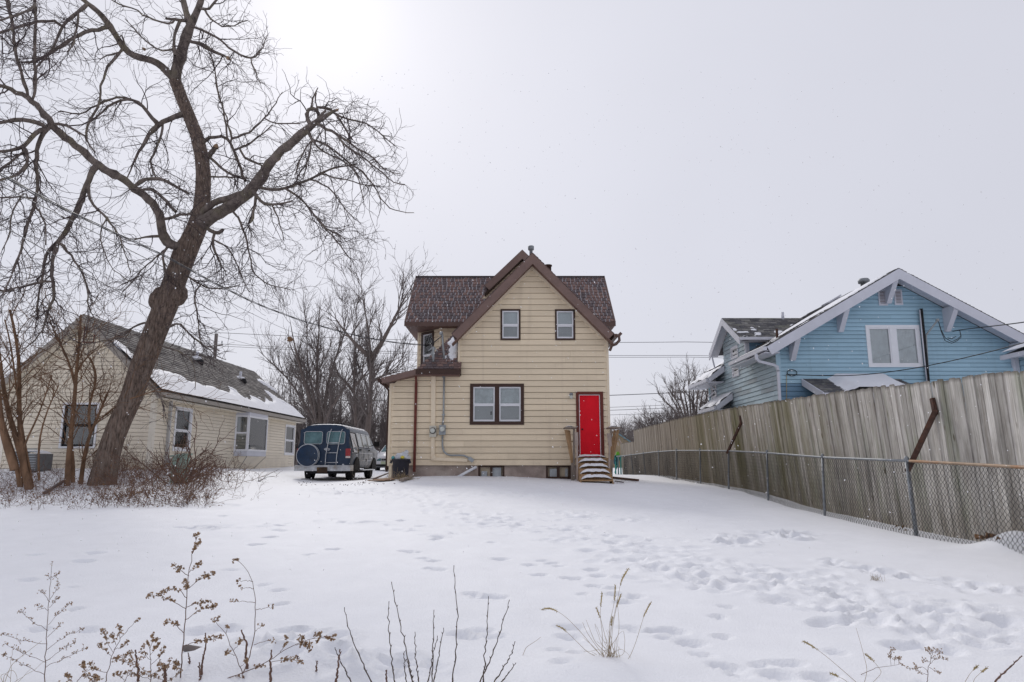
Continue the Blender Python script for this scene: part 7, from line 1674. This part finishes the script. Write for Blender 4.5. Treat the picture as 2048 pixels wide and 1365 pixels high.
bare_tree("forked_tree", "tall forked bare tree close to the left side of the tan house", tuple(b1_), stC, 46, 230, 800, 4, "bare trees behind the houses", (1.0, 2.6), (.8, 1.8), (.4, 1.0), thin=.85)
YD = 44
b2_ = at(717, 930, YD); b2_.z = gz(b2_.x, YD)
stD = [([b2_, tp_(712, 850, YD), tp_(708, 790, YD), tp_(708, 740, YD), tp_(712, 680, YD), tp_(702, 620, YD)], .125, .014), ([tp_(708, 785, YD), tp_(690, 762, YD), tp_(672, 745, YD)], .11, .03), ([tp_(710, 772, YD), tp_(728, 752, YD), tp_(740, 735, YD)], .1, .03)]
bare_tree("slender_tree", "slender bare tree just left of the tall forked tree", tuple(b2_), stD, 30, 190, 700, 5, "bare trees behind the houses", (1.3, 3), (.7, 1.6), (.4, 1.0), thin=.8)
# nest
p = at(580, 679, 45.2); mb = MB(); mb.blob(p, .19, .19, .15, jit=.3, lat=8, lon=12); ob = mb.build("bird_nest", M['dry'], origin=tuple(p)); setp(ob, "dark leafy nest high in the spreading bare tree", "nest")
# round bushy tree and thin neighbours right of the house
YR_ = 52
b3_ = at(1385, 925, YR_); b3_.z = gz(b3_.x, YR_)
rs = random.Random(4)
stR = []
for k in range(14):
    a = -1 + 2 * (k + .5) / 14; top = (1392 + a * 72, 762 + 50 * a * a + rs.uniform(-10, 10))
    stR.append(([b3_, tp_(1388 + a * 14, 880, YR_ + rs.uniform(-1, 1)), tp_(1390 + a * 42, 820, YR_ + rs.uniform(-2, 2)), tp_(*top, YR_ + rs.uniform(-3, 3))], .15, .03))
bare_tree("vase_shaped_tree", "pale vase shaped bare tree beside the blue house hoods", tuple(b3_), stR, 110, 640, 1500, 6, "bare trees behind the houses", (.9, 2.0), (.5, 1.2), (.25, .7), thin=.8)
YQ = 47
b4_ = at(1318, 925, YQ); b4_.z = gz(b4_.x, YQ)
stQ = []
for k in range(12):
    a = -1 + 2 * (k + .5) / 12; top = (1330 + a * 62, 842 + 34 * a * a - a * 12)
    stQ.append(([b4_, tp_(1320 + a * 14, 890, YQ + rs.uniform(-1, 1)), tp_(1326 + a * 42, 855, YQ + rs.uniform(-2, 2)), tp_(*top, YQ + rs.uniform(-2, 2))], .11, .03))
T = bare_tree("bushy_tree", "dark twiggy low tree over the far end of the fence", tuple(b4_), stQ, 130, 800, 1700, 7, "bare trees behind the houses", (.6, 1.3), (.4, .9), (.2, .5), thin=.8, up=.04)
# far wood: one mass of bare stems beyond the houses
rw = np.random.default_rng(31)
tb = TB()
def wood(x0p, x1p, n, Ylo, Yhi, h_lo, h_hi, dens, th):
    xs = rw.uniform(0, 1, n); Y = rw.uniform(Ylo, Yhi, n); X = np.array([at(x0p + (x1p - x0p) * u, 900, y_).x for u, y_ in zip(xs, Y)]); Z = gz_arr(X, Y)
    st = np.stack([X, Y, Z - .1], 1); hh = rw.uniform(h_lo, h_hi, n)
    p, r_ = grow(st, np.tile([[0, 0, 1.0]], (n, 1)) + rw.normal(size=(n, 3)) * .06, hh, rw.uniform(.06, .2, n), np.full(n, .02), 8, .05, -.05, rw); tb.tubes(p, r_, 5)
    s, d, rr_, _ = children(p, r_, n * dens, .12, .7, rw); d[:, 2] += .3; a, b = grow(s, d, rw.uniform(.18, .45, len(s)) * h_hi * .8, np.minimum(rr_ * .6, .035), np.full(len(s), .012), 5, .15, -.08, rw); tb.tubes(a, b, 3)
    s, d, rr_, _ = children(a, b, n * dens * th, .1, .8, rw); a, b = grow(s, d, rw.uniform(.5, 1.5, len(s)), np.full(len(s), .013), np.full(len(s), .008), 4, .2, -.05, rw); tb.tubes(a, b, 3)
wood(525, 830, 70, 56, 78, 5, 8.5, 20, 3)
wood(560, 800, 60, 52, 60, 2, 4.5, 22, 3)
wood(1215, 1300, 24, 66, 84, 2.6, 4.4, 22, 4)
tb.build("bare_wood", [M['bg_twig']], origin=(0, 60, 1.2), kind="stuff")
setp(bpy.data.objects["bare_wood"], "hazy mass of bare trees and brush far behind the houses", "wood")

# ------------------------------------------------------------------ orange-brown saplings and brush on the left
YS_ = 16.6
def sapling(name, lab, base, stems, n1, n2, seed, group="orange brown saplings by the leaning tree"):
    r_ = np.random.default_rng(seed); b = gpt(*base); T = thing(name, (b.x, b.y, b.z), lab, "sapling", group); sp, sr = [], []
    for pts, a, c in stems:
        q = smooth_path([tuple(at(x, y, b.y + dy)) for x, y, dy in pts], 12); s_ = SCL(Vector(q[0])); rad = np.linspace(a * s_, c * s_, 12) * .68; sp.append(q); sr.append(rad)
        tb = TB(); tb.tubes(q[None], rad[None], 8); tb.build("stem", [M['orange_bark']], T)
    sp, sr = np.stack(sp), np.stack(sr); tb = TB()
    s, d, rr_, _ = children(sp, sr, n1, .2, 1.0, r_); d[:, 2] += .1; a1, b1 = grow(s, d, r_.uniform(.6, 2.1, n1), np.minimum(rr_ * .5, .013), np.full(n1, .004), 10, .16, -.015, r_)
    s, d, rr_, _ = children(a1, b1, n2, .1, .9, r_); a2, b2 = grow(s, d, r_.uniform(.25, 1.0, n2), np.full(n2, .0058), np.full(n2, .003), 7, .2, -.0, r_); tb.tubes(a1, b1, 5); tb.tubes(a2, b2, 3)
    tb.build("twigs", [M['orange_bark']], T, kind="stuff"); return T
sapling("sapling", "clump of orange brown stems fanning left at the photo's left edge", (62, 980), [
    ([(60, 982, 0), (48, 930, 0), (30, 870, 0), (12, 810, 0), (2, 740, 0), (-8, 660, 0)], 10, 4), ([(56, 980, 0), (46, 920, 0), (40, 860, 0), (37, 800, .2), (41, 740, .3), (36, 690, .3), (20, 620, .3)], 9, 3.5), ([(40, 974, 0), (32, 920, 0), (18, 880, 0), (5, 840, -.2), (-12, 790, -.3)], 7, 3),
    ([(44, 975, 0), (40, 930, 0), (50, 880, 0), (70, 850, .1), (85, 810, .1), (104, 750, .1)], 4, 1.5), ([(66, 976, .1), (60, 930, .1), (50, 900, .1), (44, 850, .1), (30, 760, .1), (25, 700, .1), (10, 640, .1)], 4, 2), ([(30, 940, -.2), (10, 880, -.3), (0, 830, -.3), (-5, 760, -.3)], 12, 6), ([(78, 962, .2), (77, 900, .2), (80, 870, .2), (95, 820, .2), (118, 770, .2)], 3.5, 1.5)], 70, 420, 41)
sapling("sapling", "upright orange brown sapling in front of the cottage window", (136, 972), [
    ([(134, 974, 0), (136, 930, 0), (140, 880, 0), (147, 830, 0), (151, 780, 0), (153, 730, 0), (160, 680, 0), (162, 630, .1)], 8.5, 3), ([(146, 966, .2), (146, 925, .2), (142, 890, .2), (143, 860, .2)], 6.5, 5), ([(150, 770, 0), (140, 730, 0), (128, 700, -.1), (110, 670, -.2), (100, 640, -.3)], 4, 1.6), ([(152, 750, 0), (165, 725, .1), (185, 705, .2), (200, 690, .2)], 3, 1.3)], 48, 280, 42)
sapling("sapling", "slanting orange brown sapling touching the leaning trunk", (162, 970), [
    ([(161, 972, .2), (166, 930, .2), (173, 890, .2), (182, 862, .2), (190, 850, .2), (203, 815, .3), (214, 790, .4)], 7, 3), ([(181, 865, .2), (176, 830, .2), (180, 800, .2), (192, 770, .2), (195, 745, .2), (180, 715, .2)], 4.5, 2), ([(190, 850, .2), (215, 825, .2), (250, 800, .1), (290, 790, 0), (335, 770, 0)], 3, 1.2)], 42, 250, 43)
setp(lying("fallen_branch", "dark fallen branch on the snow left of the leaning trunk", "branch", (88, 992), (130, 965), .06, .05, M['twig']))
# tangled undergrowth
ru = np.random.default_rng(51); tb = TB()
def brush(px0, px1, py0, py1, n, hlo, hhi, rad, kids, specks, lean=.35, skew=None):
    px, py = ru.uniform(px0, px1, n), ru.uniform(py0, py1, n)
    if skew: py = py0 + (py1 - py0) * ru.uniform(0, 1, n) ** skew
    g = np.array([tuple(gpt(a, b)) for a, b in zip(px, py)]); g[:, 2] -= .05
    p, r_ = grow(g, np.array([[0, 0, 1.0]]) + ru.normal(size=(n, 3)) * lean, ru.uniform(hlo, hhi, n), ru.uniform(.6, 1.2, n) * rad, np.full(n, rad * .45), 7, .2, .03, ru); tb.tubes(p, r_, 3, 0)
    s, d, rr_, _ = children(p, r_, n * kids, .3, 1.0, ru); a, b = grow(s, d, ru.uniform(.08, .38, len(s)), np.full(len(s), rad * .5), np.full(len(s), rad * .35), 4, .3, .03, ru); tb.tubes(a, b, 3, 0)
    if specks:
        k = ru.integers(0, len(a), specks); c = a[k, ru.integers(1, 4, specks)] + ru.normal(size=(specks, 3)) * .01; tb.specks(c, ru.uniform(.007, .02, specks), 1, ru)
brush(190, 430, 948, 985, 250, .25, .95, .0055, 4, 1300); brush(200, 420, 985, 1016, 300, .08, .35, .0045, 3, 900, skew=.8); brush(240, 400, 955, 1000, 70, .3, .8, .010, 4, 800, .8)
brush(-10, 210, 975, 1020, 260, .06, .38, .004, 3, 500); brush(330, 470, 950, 985, 60, .5, 1.3, .008, 5, 300, .6); brush(-10, 130, 950, 985, 80, .2, .7, .006, 4, 200)
brush(395, 520, 955, 1005, 60, .05, .3, .004, 2, 0); brush(180, 250, 935, 965, 120, .4, 1.1, .006, 4, 700, .3)
setp(tb.build("undergrowth", [M['dry_stem'], M['dry']], origin=tuple(gpt(320, 985)), kind="stuff"), "tangle of dry brown brush and weeds under the leaning tree", "brush")
# a leafless bush by the green cabinet
ru2 = np.random.default_rng(52); b = gpt(362, 968); n = 16; st = np.tile([[b.x, b.y, b.z - .05]], (n, 1)) + ru2.normal(size=(n, 3)) * (.12, .1, 0)
p, r_ = grow(st, ru2.normal(size=(n, 3)) * (.8, .6, .2) + (.25, 0, .8), ru2.uniform(.9, 2.0, n), np.full(n, .02), np.full(n, .006), 9, .16, 0, ru2)
s, d, rr_, _ = children(p, r_, 150, .2, .9, ru2); a, c = grow(s, d, ru2.uniform(.25, .9, 150), np.full(150, .009), np.full(150, .004), 6, .2, 0, ru2)
BB = thing("leafless_bush", tuple(b), "dark leafless bush spreading beside the green utility cabinet", "bush"); tb = TB(); tb.tubes(p, r_, 6); tb.build("stems", [M['dry_stem']], BB, kind="stuff"); tb = TB(); tb.tubes(a, c, 4); tb.specks(a[:, 3], ru2.uniform(.008, .02, 150), 0, ru2); tb.build("twigs", [M['dry_stem']], BB, kind="stuff")
b = gpt(515, 962); n = 7; st = np.tile([[b.x, b.y, b.z - .03]], (n, 1)); p, r_ = grow(st, ru2.normal(size=(n, 3)) * (.9, .4, .1) + (0, 0, .5), ru2.uniform(.3, .75, n), np.full(n, .01), np.full(n, .003), 7, .3, .08, ru2); s, d, rr_, _ = children(p, r_, 24, .3, .9, ru2); a, c = grow(s, d, ru2.uniform(.1, .3, 24), np.full(24, .005), np.full(24, .003), 4, .2, .03, ru2)
tb = TB(); tb.tubes(p, r_, 5); tb.tubes(a, c, 3); setp(tb.build("fallen_twigs", [M['twig']], origin=tuple(b)), "small fallen twig lying on the snow before the cottage wall", "twig")

# ------------------------------------------------------------------ weeds in the foreground
rf = np.random.default_rng(61)
def base_of(px, Y): return Vector((at(px, 1385, Y).x, Y, surf(at(px, 1385, Y).x, Y) - .04))
def weed(name, lab, Y, main, brs, seeds=7, size=.0062, r0=.0035, cat="weed", tipfrom=.35, mat_s='dry_stem', mat_h='seed', group="dry weeds along the bottom of the picture"):
    b = base_of(main[0][0], Y); T = thing(name, tuple(b), lab, cat, group)
    pts = [tuple(b)] + [tuple(at(x, y, Y)) for x, y in main if at(x, y, Y).z > b.z + .03]
    q = smooth_path(pts, 22); q[1:-1, :2] += rf.normal(size=(20, 2)) * .0025; tb = TB(); tb.tubes(q[None], np.linspace(r0, r0 * .35, 22)[None], 5); tb.build("stem", [M[mat_s]], T)
    hs = TB(); bt = TB(); cl = []
    for br in brs:
        Yb = Y + rf.uniform(-.12, .12); p = smooth_path([tuple(at(br[0][0], br[0][1], Y))] + [tuple(at(x, y, Y + (Yb - Y) * (i + 1) / len(br[1:]))) for i, (x, y) in enumerate(br[1:])], 10)
        p[1:, 2] += rf.normal(size=9) * .003; bt.tubes(p[None], np.linspace(r0 * .5, r0 * .25, 10)[None], 4)
        for k in range(max(3, int(seeds * np.linalg.norm(p[-1] - p[0]) / .1))):
            t = rf.uniform(tipfrom, 1) * 8.99; i = int(t); c = p[i] * (1 - t + i) + p[i + 1] * (t - i); o = rf.normal(size=3) * (.007, .007, .008) + (0, 0, .006); bt.tubes(np.stack([c, c + o])[None], np.array([[.0008, .0006]]), 3); cl.append(c + o)
        for k in range(4): cl.append(p[-1] + rf.normal(size=3) * .006)
    for k in range(5): cl.append(q[-1] + rf.normal(size=3) * .006)
    if brs: bt.build("side_branches", [M[mat_s]], T, kind="stuff")
    c = np.repeat(np.array(cl), 4, axis=0) + rf.normal(size=(len(cl) * 4, 3)) * size * .5; hs.specks(c, rf.uniform(.6, 1.2, len(c)) * size, 0, rf); hs.build("seed_heads", [M[mat_h]], T, kind="stuff"); return T
weed("feathery_weed", "pale feathery weed standing leftmost in the foreground snow", 4.45, [(90, 1390), (91, 1300), (97, 1220), (101, 1165), (104, 1128)],
     [[(93, 1288), (60, 1285), (30, 1277), (5, 1268)], [(94, 1300), (130, 1272), (168, 1258)], [(96, 1262), (70, 1248), (40, 1222)], [(97, 1250), (120, 1225), (145, 1205)], [(91, 1325), (45, 1305), (10, 1288)], [(90, 1350), (50, 1330), (6, 1308)], [(92, 1322), (130, 1296), (150, 1284)], [(92, 1335), (140, 1312), (173, 1297)], [(100, 1205), (90, 1190), (80, 1182)], [(100, 1200), (113, 1180), (117, 1165)], [(102, 1160), (95, 1150)], [(102, 1155), (115, 1150)], [(98, 1220), (80, 1215), (75, 1212)], [(99, 1215), (118, 1195)], [(95, 1275), (115, 1255), (122, 1248)]], 9, .0036, .003)
weed("tall_weed", "tallest dry weed with clustered brown seed heads in the foreground left", 4.45, [(360, 1390), (364, 1310), (369, 1250), (373, 1200), (377, 1150), (383, 1110), (396, 1068)],
     [[(373, 1218), (345, 1203), (318, 1190), (296, 1193)], [(373, 1196), (360, 1180), (340, 1178), (325, 1186)], [(375, 1178), (400, 1158), (428, 1150)], [(378, 1152), (358, 1138), (346, 1130)], [(379, 1145), (395, 1132), (402, 1128)], [(372, 1215), (395, 1205), (417, 1203)], [(370, 1240), (400, 1220), (432, 1212)], [(367, 1266), (350, 1248), (332, 1246)], [(366, 1292), (400, 1282), (440, 1277)], [(385, 1108), (390, 1095)], [(388, 1095), (400, 1085)], [(392, 1080), (390, 1070)], [(364, 1330), (350, 1335)], [(374, 1185), (372, 1160)]], 12, .0066, .0042)
weed("bending_weed", "thin weed whose bare tip bends to the left in the foreground", 4.45, [(478, 1390), (490, 1340), (505, 1290), (511, 1250), (511, 1210), (506, 1165), (495, 1138), (474, 1120)],
     [[(506, 1163), (490, 1162), (476, 1163)], [(508, 1177), (495, 1176), (480, 1174)], [(511, 1206), (485, 1203), (463, 1204)], [(512, 1220), (530, 1217), (545, 1216)], [(511, 1262), (520, 1255), (526, 1252)], [(508, 1290), (530, 1283), (546, 1281)], [(476, 1121), (468, 1122)]], 3, .0052, .0034, tipfrom=.75)
weed("drooping_weed", "leaning weed with few seed clusters left of the bending weed", 4.4, [(492, 1390), (482, 1340), (466, 1300), (450, 1265), (428, 1240)], [[(466, 1302), (478, 1290), (480, 1280)], [(452, 1268), (456, 1252)], [(470, 1310), (452, 1306)], [(480, 1335), (495, 1322)], [(430, 1241), (436, 1238)]], 7, .0062, .003, tipfrom=.6)
weed("arching_weed", "weed with a long seed laden branch arching to the right of centre left", 4.4, [(410, 1392), (470, 1352), (530, 1328), (570, 1300), (610, 1280), (668, 1272)], [[(560, 1305), (575, 1285), (573, 1275)], [(600, 1285), (620, 1300)], [(610, 1280), (600, 1276)], [(640, 1275), (635, 1285)], [(540, 1325), (580, 1318), (604, 1325)], [(590, 1290), (622, 1290)], [(650, 1274), (662, 1280)], [(625, 1278), (640, 1268)], [(500, 1340), (525, 1332)], [(470, 1352), (500, 1362)]], 12, .0066, .0032, tipfrom=.3)
weed("branched_weed", "branched weed with two seed topped arms near the feathery weed", 4.42, [(205, 1390), (214, 1350), (224, 1310), (240, 1278), (258, 1258), (276, 1240)], [[(226, 1305), (212, 1280), (205, 1260)], [(222, 1312), (200, 1290)], [(240, 1278), (238, 1255)], [(228, 1300), (250, 1290), (254, 1284)], [(214, 1345), (190, 1340), (178, 1330)], [(222, 1318), (250, 1314), (262, 1306)], [(232, 1290), (225, 1270)], [(208, 1370), (190, 1365), (170, 1350)]], 11, .0058, .003)
weed("clumped_weed", "low weed with brown withered leaves between the branched and tall weeds", 4.4, [(300, 1390), (302, 1340), (300, 1300), (305, 1270)], [[(302, 1320), (280, 1305), (285, 1295)], [(301, 1330), (325, 1310), (328, 1296)], [(301, 1300), (293, 1285)], [(302, 1345), (270, 1330), (232, 1318)], [(302, 1350), (335, 1332)], [(300, 1310), (318, 1290)], [(304, 1285), (312, 1280)], [(301, 1360), (280, 1352), (250, 1345)]], 9, .0062, .003)
weed("sprawling_weed", "low sprawling weed with brown heads at the bottom left of centre", 4.3, [(140, 1400), (150, 1370), (165, 1350), (185, 1335)], [[(150, 1370), (130, 1350)], [(160, 1355), (180, 1352), (200, 1358)], [(170, 1345), (165, 1330)], [(145, 1380), (120, 1368)]], 14, .0062, .003)
weed("withered_weed", "withered brown weed with dense heads just right of the clumped weed", 4.38, [(322, 1392), (330, 1350), (340, 1320)], [[(326, 1370), (350, 1352), (362, 1345)], [(332, 1345), (318, 1330)], [(336, 1332), (352, 1322)], [(328, 1362), (305, 1352)]], 8, .006, .003)
weed("scraggly_weed", "scraggly low weed with scattered heads at the foot of the branched weed", 4.36, [(238, 1394), (250, 1360), (268, 1335), (282, 1318)], [[(250, 1360), (230, 1348)], [(258, 1350), (285, 1345), (300, 1350)], [(268, 1335), (262, 1318)], [(244, 1375), (270, 1372), (290, 1376)]], 8, .0058, .0028)
weed("reddish_weed", "small reddish seeded weed in the bottom right snow", 4.5, [(1852, 1392), (1855, 1350), (1860, 1325), (1866, 1300)], [[(1857, 1345), (1845, 1330), (1830, 1342), (1815, 1336)], [(1858, 1335), (1880, 1348), (1878, 1346)], [(1860, 1325), (1845, 1322)], [(1862, 1318), (1880, 1318), (1893, 1318)], [(1863, 1312), (1850, 1298)], [(1865, 1305), (1882, 1302)], [(1860, 1328), (1875, 1312)], [(1864, 1308), (1856, 1296)], [(1856, 1350), (1838, 1345), (1828, 1325)]], 9, .0036, .0026)
weed("fallen_weed", "weed lying across the snow with dark red tips bottom right", 4.75, [(1716, 1352), (1752, 1336), (1780, 1332), (1806, 1328)], [[(1782, 1331), (1780, 1310), (1786, 1300)], [(1797, 1329), (1798, 1315)], [(1788, 1330), (1790, 1318)]], 9, .0045, .002)
def shoot(lab, Y, pts, r0=.0043, name="bare_shoot", m='shoot', grp="bare shoots standing in the foreground snow"):
    b = base_of(pts[-1][0], Y)
    q = [tuple(b)] + [tuple(at(x, y, Y)) for x, y in pts[::-1] if at(x, y, Y).z > b.z + .04]; q = smooth_path(q, 24); n = len(q)
    r_ = np.linspace(r0, r0 * .42, n); r_[3::4] *= 1.35; q[1:-1, 0] += rf.normal(size=n - 2) * .003
    tb = TB(); tb.tubes(q[None], r_[None], 6)
    for i in range(3, n - 1, 3):
        s = rf.choice([-1, 1]); c = q[i]; tb.tubes(np.stack([c, c + (s * .006, 0, .012)])[None], np.array([[.003, .0012]]), 4)
    return setp(tb.build(name, [M[m]], origin=tuple(b)), lab, "bare shoot", grp)
for lab, pts in (("bare shoot leaning left, first left of the foreground shoots", [(689, 1215), (697, 1255), (712, 1295), (730, 1340), (755, 1392)]), ("upright bare shoot close behind the long slanting one", [(778, 1203), (777, 1240), (779, 1290), (786, 1340), (795, 1392)]), ("long slanting bare shoot, tallest of the left group", [(783, 1164), (790, 1200), (803, 1255), (815, 1320), (833, 1392)]),
                 ("thin straight bare shoot right of the long slanting one", [(830, 1264), (831, 1300), (835, 1345), (842, 1392)]), ("bare shoot with a tall thin tip at mid group", [(868, 1220), (866, 1270), (866, 1320), (862, 1392)]), ("short curved bare shoot crossing the mid one", [(875, 1272), (866, 1310), (850, 1392)]), ("curved bare shoot leaning right beside the tallest shoot", [(887, 1256), (880, 1300), (870, 1350), (862, 1392)]),
                 ("tallest bare shoot, upright at the middle of the row", [(908, 1131), (912, 1190), (915, 1250), (911, 1310), (900, 1392)]), ("slim bare shoot right of the tallest shoot", [(977, 1193), (974, 1240), (972, 1300), (964, 1392)]), ("bare shoot leaning strongly right near the centre", [(1019, 1200), (1003, 1255), (985, 1310), (950, 1392)]), ("short bare shoot leaning right at the right end of the row", [(1030, 1283), (1022, 1310), (998, 1350), (975, 1392)]),
                 ("lowest bare shoot at the right end of the row", [(1032, 1326), (1015, 1350), (985, 1392)]), ("stubby upright shoot between the left slanting pair", [(809, 1303), (810, 1340), (816, 1392)]), ("small leaning shoot in front of the long slanting one", [(813, 1318), (823, 1350), (832, 1392)]), ("bare twig crossing the cut stems left of the shoots", [(670, 1295), (680, 1320), (695, 1350), (712, 1392)])):
    shoot(lab, 4.42, pts)
for lab, Y, pts, r_ in (("forked cut stem standing in the snow by the bending weed", 4.5, [(483, 1260), (492, 1285), (493, 1330), (496, 1350)], .009), ("cut stem with a cap beside the arching weed", 4.35, [(543, 1300), (541, 1330), (540, 1380)], .009), ("dark cut stem with a bent side spur", 4.35, [(680, 1299), (678, 1320), (673, 1350), (672, 1392)], .0085),
                        ("short cut stem right of the arching weed", 4.6, [(583, 1326), (584, 1343)], .006), ("second short cut stem right of the arching weed", 4.6, [(595, 1312), (597, 1343)], .006), ("thin pale stem before the shoots", 4.5, [(634, 1322), (630, 1390)], .006), ("stubby cut stem right of the thin pale stem", 4.7, [(648, 1332), (645, 1350)], .007), ("dark stub among the shoots' feet", 4.4, [(773, 1340), (772, 1392)], .008),
                        ("brown crooked stem beside the tall weed", 4.45, [(411, 1266), (412, 1290), (405, 1320), (400, 1360)], .007), ("straight cut stem by the grey log", 4.6, [(377, 1306), (377, 1338)], .006), ("brown stub with withered bark left of the tall weed", 4.35, [(330, 1330), (332, 1392)], .013), ("cut stem in front of the grey log", 4.4, [(399, 1325), (400, 1375)], .007), ("thick brown stub between the clumped weed and log", 4.5, [(271, 1300), (276, 1340)], .009)):
    shoot(lab, Y, pts, r_, "cut_stem", 'dry_stem', "cut stems in the foreground snow")
p1_ = gpt(428, 1324); p0 = at(370, 1296, p1_.y + .1); p1_.z = surf(p1_.x, p1_.y) - .03
mb = MB(); mb.tube([p0, p0.lerp(p1_, .15), p0.lerp(p1_, .5), p1_], [.022, .026, .03, .034], 7); setp(mb.build("broken_log", M['pole'], origin=tuple(p1_)), "weathered grey broken log poking out of the snow among the weeds", "log")
# grasses
def grass(name, lab, base, Y, blades, tuft=60, spread=.07, tl=.34, grp="foxtail grasses in the foreground snow"):
    b = at(base[0], base[1], Y); b.z = surf(b.x, Y) - .02; T = thing(name, tuple(b), lab, "grass", grp); tb = TB(); hd = TB()
    for bl in blades:
        path, head = bl[0], bl[1]; q = smooth_path([(b.x + rf.normal() * .03, Y + rf.normal() * .03, b.z)] + [tuple(at(x, y, Y)) for x, y in path], 20); tb.tubes(q[None], np.linspace(.0018, .0009, 20)[None], 4)
        if head:
            m_ = q[-5:]; r_ = np.array([.0012, .0042, .0050, .0042, .0012]) * head; hd.tubes(m_[None], r_[None], 6); k = rf.integers(0, 4, 60); f = rf.uniform(0, 1, (60, 1)); hd.specks(m_[k] * (1 - f) + m_[k + 1] * f + rf.normal(size=(60, 3)) * .004 * head, np.full(60, .0034), 0, rf)
    if tuft:
        st = np.tile([[b.x, b.y, b.z]], (tuft, 1)) + rf.normal(size=(tuft, 3)) * (spread * .6, spread * .5, 0); p, r_ = grow(st, rf.normal(size=(tuft, 3)) * (.4, .35, .1) + (0, 0, 1), rf.uniform(.06, tl, tuft), np.full(tuft, .0016), np.full(tuft, .0008), 7, .22, .05, rf); tb.tubes(p, r_, 3)
    tb.build("blades", [M['straw_dim']], T, kind="stuff")
    if hd.v: hd.build("seed_spikes", [M['straw']], T, kind="stuff")
grass("foxtail_grass", "clump of dry foxtail grass right of the centre foreground", (1217, 1332), 4.85, [([(1190, 1300), (1165, 1268), (1130, 1232), (1105, 1217), (1092, 1214), (1082, 1220)], 1.1), ([(1175, 1305), (1150, 1280), (1125, 1256), (1112, 1251)], .8), ([(1205, 1270), (1200, 1230), (1204, 1184)], .9), ([(1218, 1250), (1228, 1210), (1231, 1170)], .9), ([(1222, 1260), (1235, 1200), (1242, 1160), (1258, 1136)], 1.0), ([(1225, 1255), (1233, 1215), (1242, 1188)], .9), ([(1255, 1325), (1270, 1290), (1290, 1225), (1303, 1203)], .8), ([(1212, 1280), (1202, 1240), (1192, 1214)], .8), ([(1217, 1280), (1222, 1250), (1225, 1233)], .9), ([(1238, 1270), (1238, 1240), (1234, 1200)], 0), ([(1248, 1310), (1250, 1280), (1247, 1262)], 0), ([(1180, 1330), (1165, 1330), (1155, 1338)], .8), ([(1190, 1285), (1178, 1255), (1172, 1240)], 0), ([(1180, 1275), (1172, 1262), (1165, 1245)], 0)], 26, .06, .27)
grass("foxtail_grass", "two crossing foxtails leaning left in the bottom right snow", (1730, 1385), 4.5, [([(1690, 1345), (1655, 1315), (1622, 1290), (1604, 1282)], 1.1), ([(1735, 1340), (1722, 1290), (1712, 1256)], 0), ([(1710, 1380), (1690, 1360), (1660, 1346)], 1.0), ([(1765, 1345), (1745, 1320), (1730, 1308)], 1.0)], 0)
grass("foxtail_grass", "pair of pale foxtails near the right bottom corner", (1925, 1385), 4.5, [([(1938, 1350), (1948, 1338), (1956, 1331)], .9), ([(1948, 1358), (1965, 1342), (1974, 1336)], .9)], 0)
grass("curling_grass", "pale blades of grass curling at the bottom left corner", (14, 1372), 4.4, [([(8, 1350), (25, 1338), (35, 1352), (34, 1364)], 0), ([(0, 1352), (10, 1346), (22, 1358)], 0), ([(22, 1330), (60, 1300), (84, 1282)], 0)], 10, .05)
grass("thin_stalk", "thin grey stalk leaning right, left of the foxtail clump", (1040, 1312), 5.0, [([(1052, 1295), (1075, 1280), (1082, 1274)], 0)], 0)
grass("dry_tuft", "small yellowish tuft poking through the trampled snow at right", (1752, 1185), 7.7, [], 40, .05, .1)
setp(shoot("brown broken twig sticking out at the right bottom corner", 4.62, [(2044, 1312), (2020, 1335), (1990, 1362)], .006, "broken_twig", 'dry_stem'))

# ------------------------------------------------------------------ snow in the air
flake, _nt, _b = nodes_of("snowflake"); _nt.nodes.remove(_b)
_d, _t, _x = _nt.nodes.new("ShaderNodeBsdfDiffuse"), _nt.nodes.new("ShaderNodeBsdfTranslucent"), _nt.nodes.new("ShaderNodeMixShader")
for q in (_d, _t): q.inputs[0].default_value = (.95, .95, .96, 1)
_x.inputs[0].default_value = .8; _nt.links.new(_d.outputs[0], _x.inputs[1]); _nt.links.new(_t.outputs[0], _x.inputs[2]); _nt.links.new(_x.outputs[0], _nt.nodes["Material Output"].inputs["Surface"])
rsn = np.random.default_rng(71); n = 2600
Yf = rsn.uniform(3.5, 22, n); Xf = rsn.uniform(-.8, .8, n) * Yf; Zf = CAM_Z + Yf * rsn.uniform(-.16, .62, n)
Zf = np.maximum(Zf, gz_arr(Xf, Yf) + .1)
okf = (Xf < 6.4) | (Yf < 7)
c = np.stack([Xf, Yf, Zf], 1)[okf]; sz = rsn.uniform(.0028, .0068, len(c)) * np.clip(.45 + Yf[okf] / 14, .5, 1.5)
dr = unit(rsn.normal(size=(len(c), 3)) * .5 + (.3, 0, -1)); e1 = unit(np.cross(dr, rsn.normal(size=(len(c), 3)))); e2 = np.cross(dr, e1)
s_ = sz[:, None]; vv = np.stack([c + dr * s_ * 1.5, c - dr * s_ * 1.5, c + e1 * s_, c - e1 * s_, c + e2 * s_, c - e2 * s_], 1).reshape(-1, 3)
f0 = np.array([[0, 2, 4], [0, 4, 3], [0, 3, 5], [0, 5, 2], [1, 4, 2], [1, 3, 4], [1, 5, 3], [1, 2, 5]]); ff = (np.arange(len(c))[:, None, None] * 6 + f0[None]).reshape(-1, 3)
setp(link("falling_snow", quads_mesh("falling_snow", vv, ff), flake), "scattered snowflakes falling through the air", "snowfall", kind="stuff")
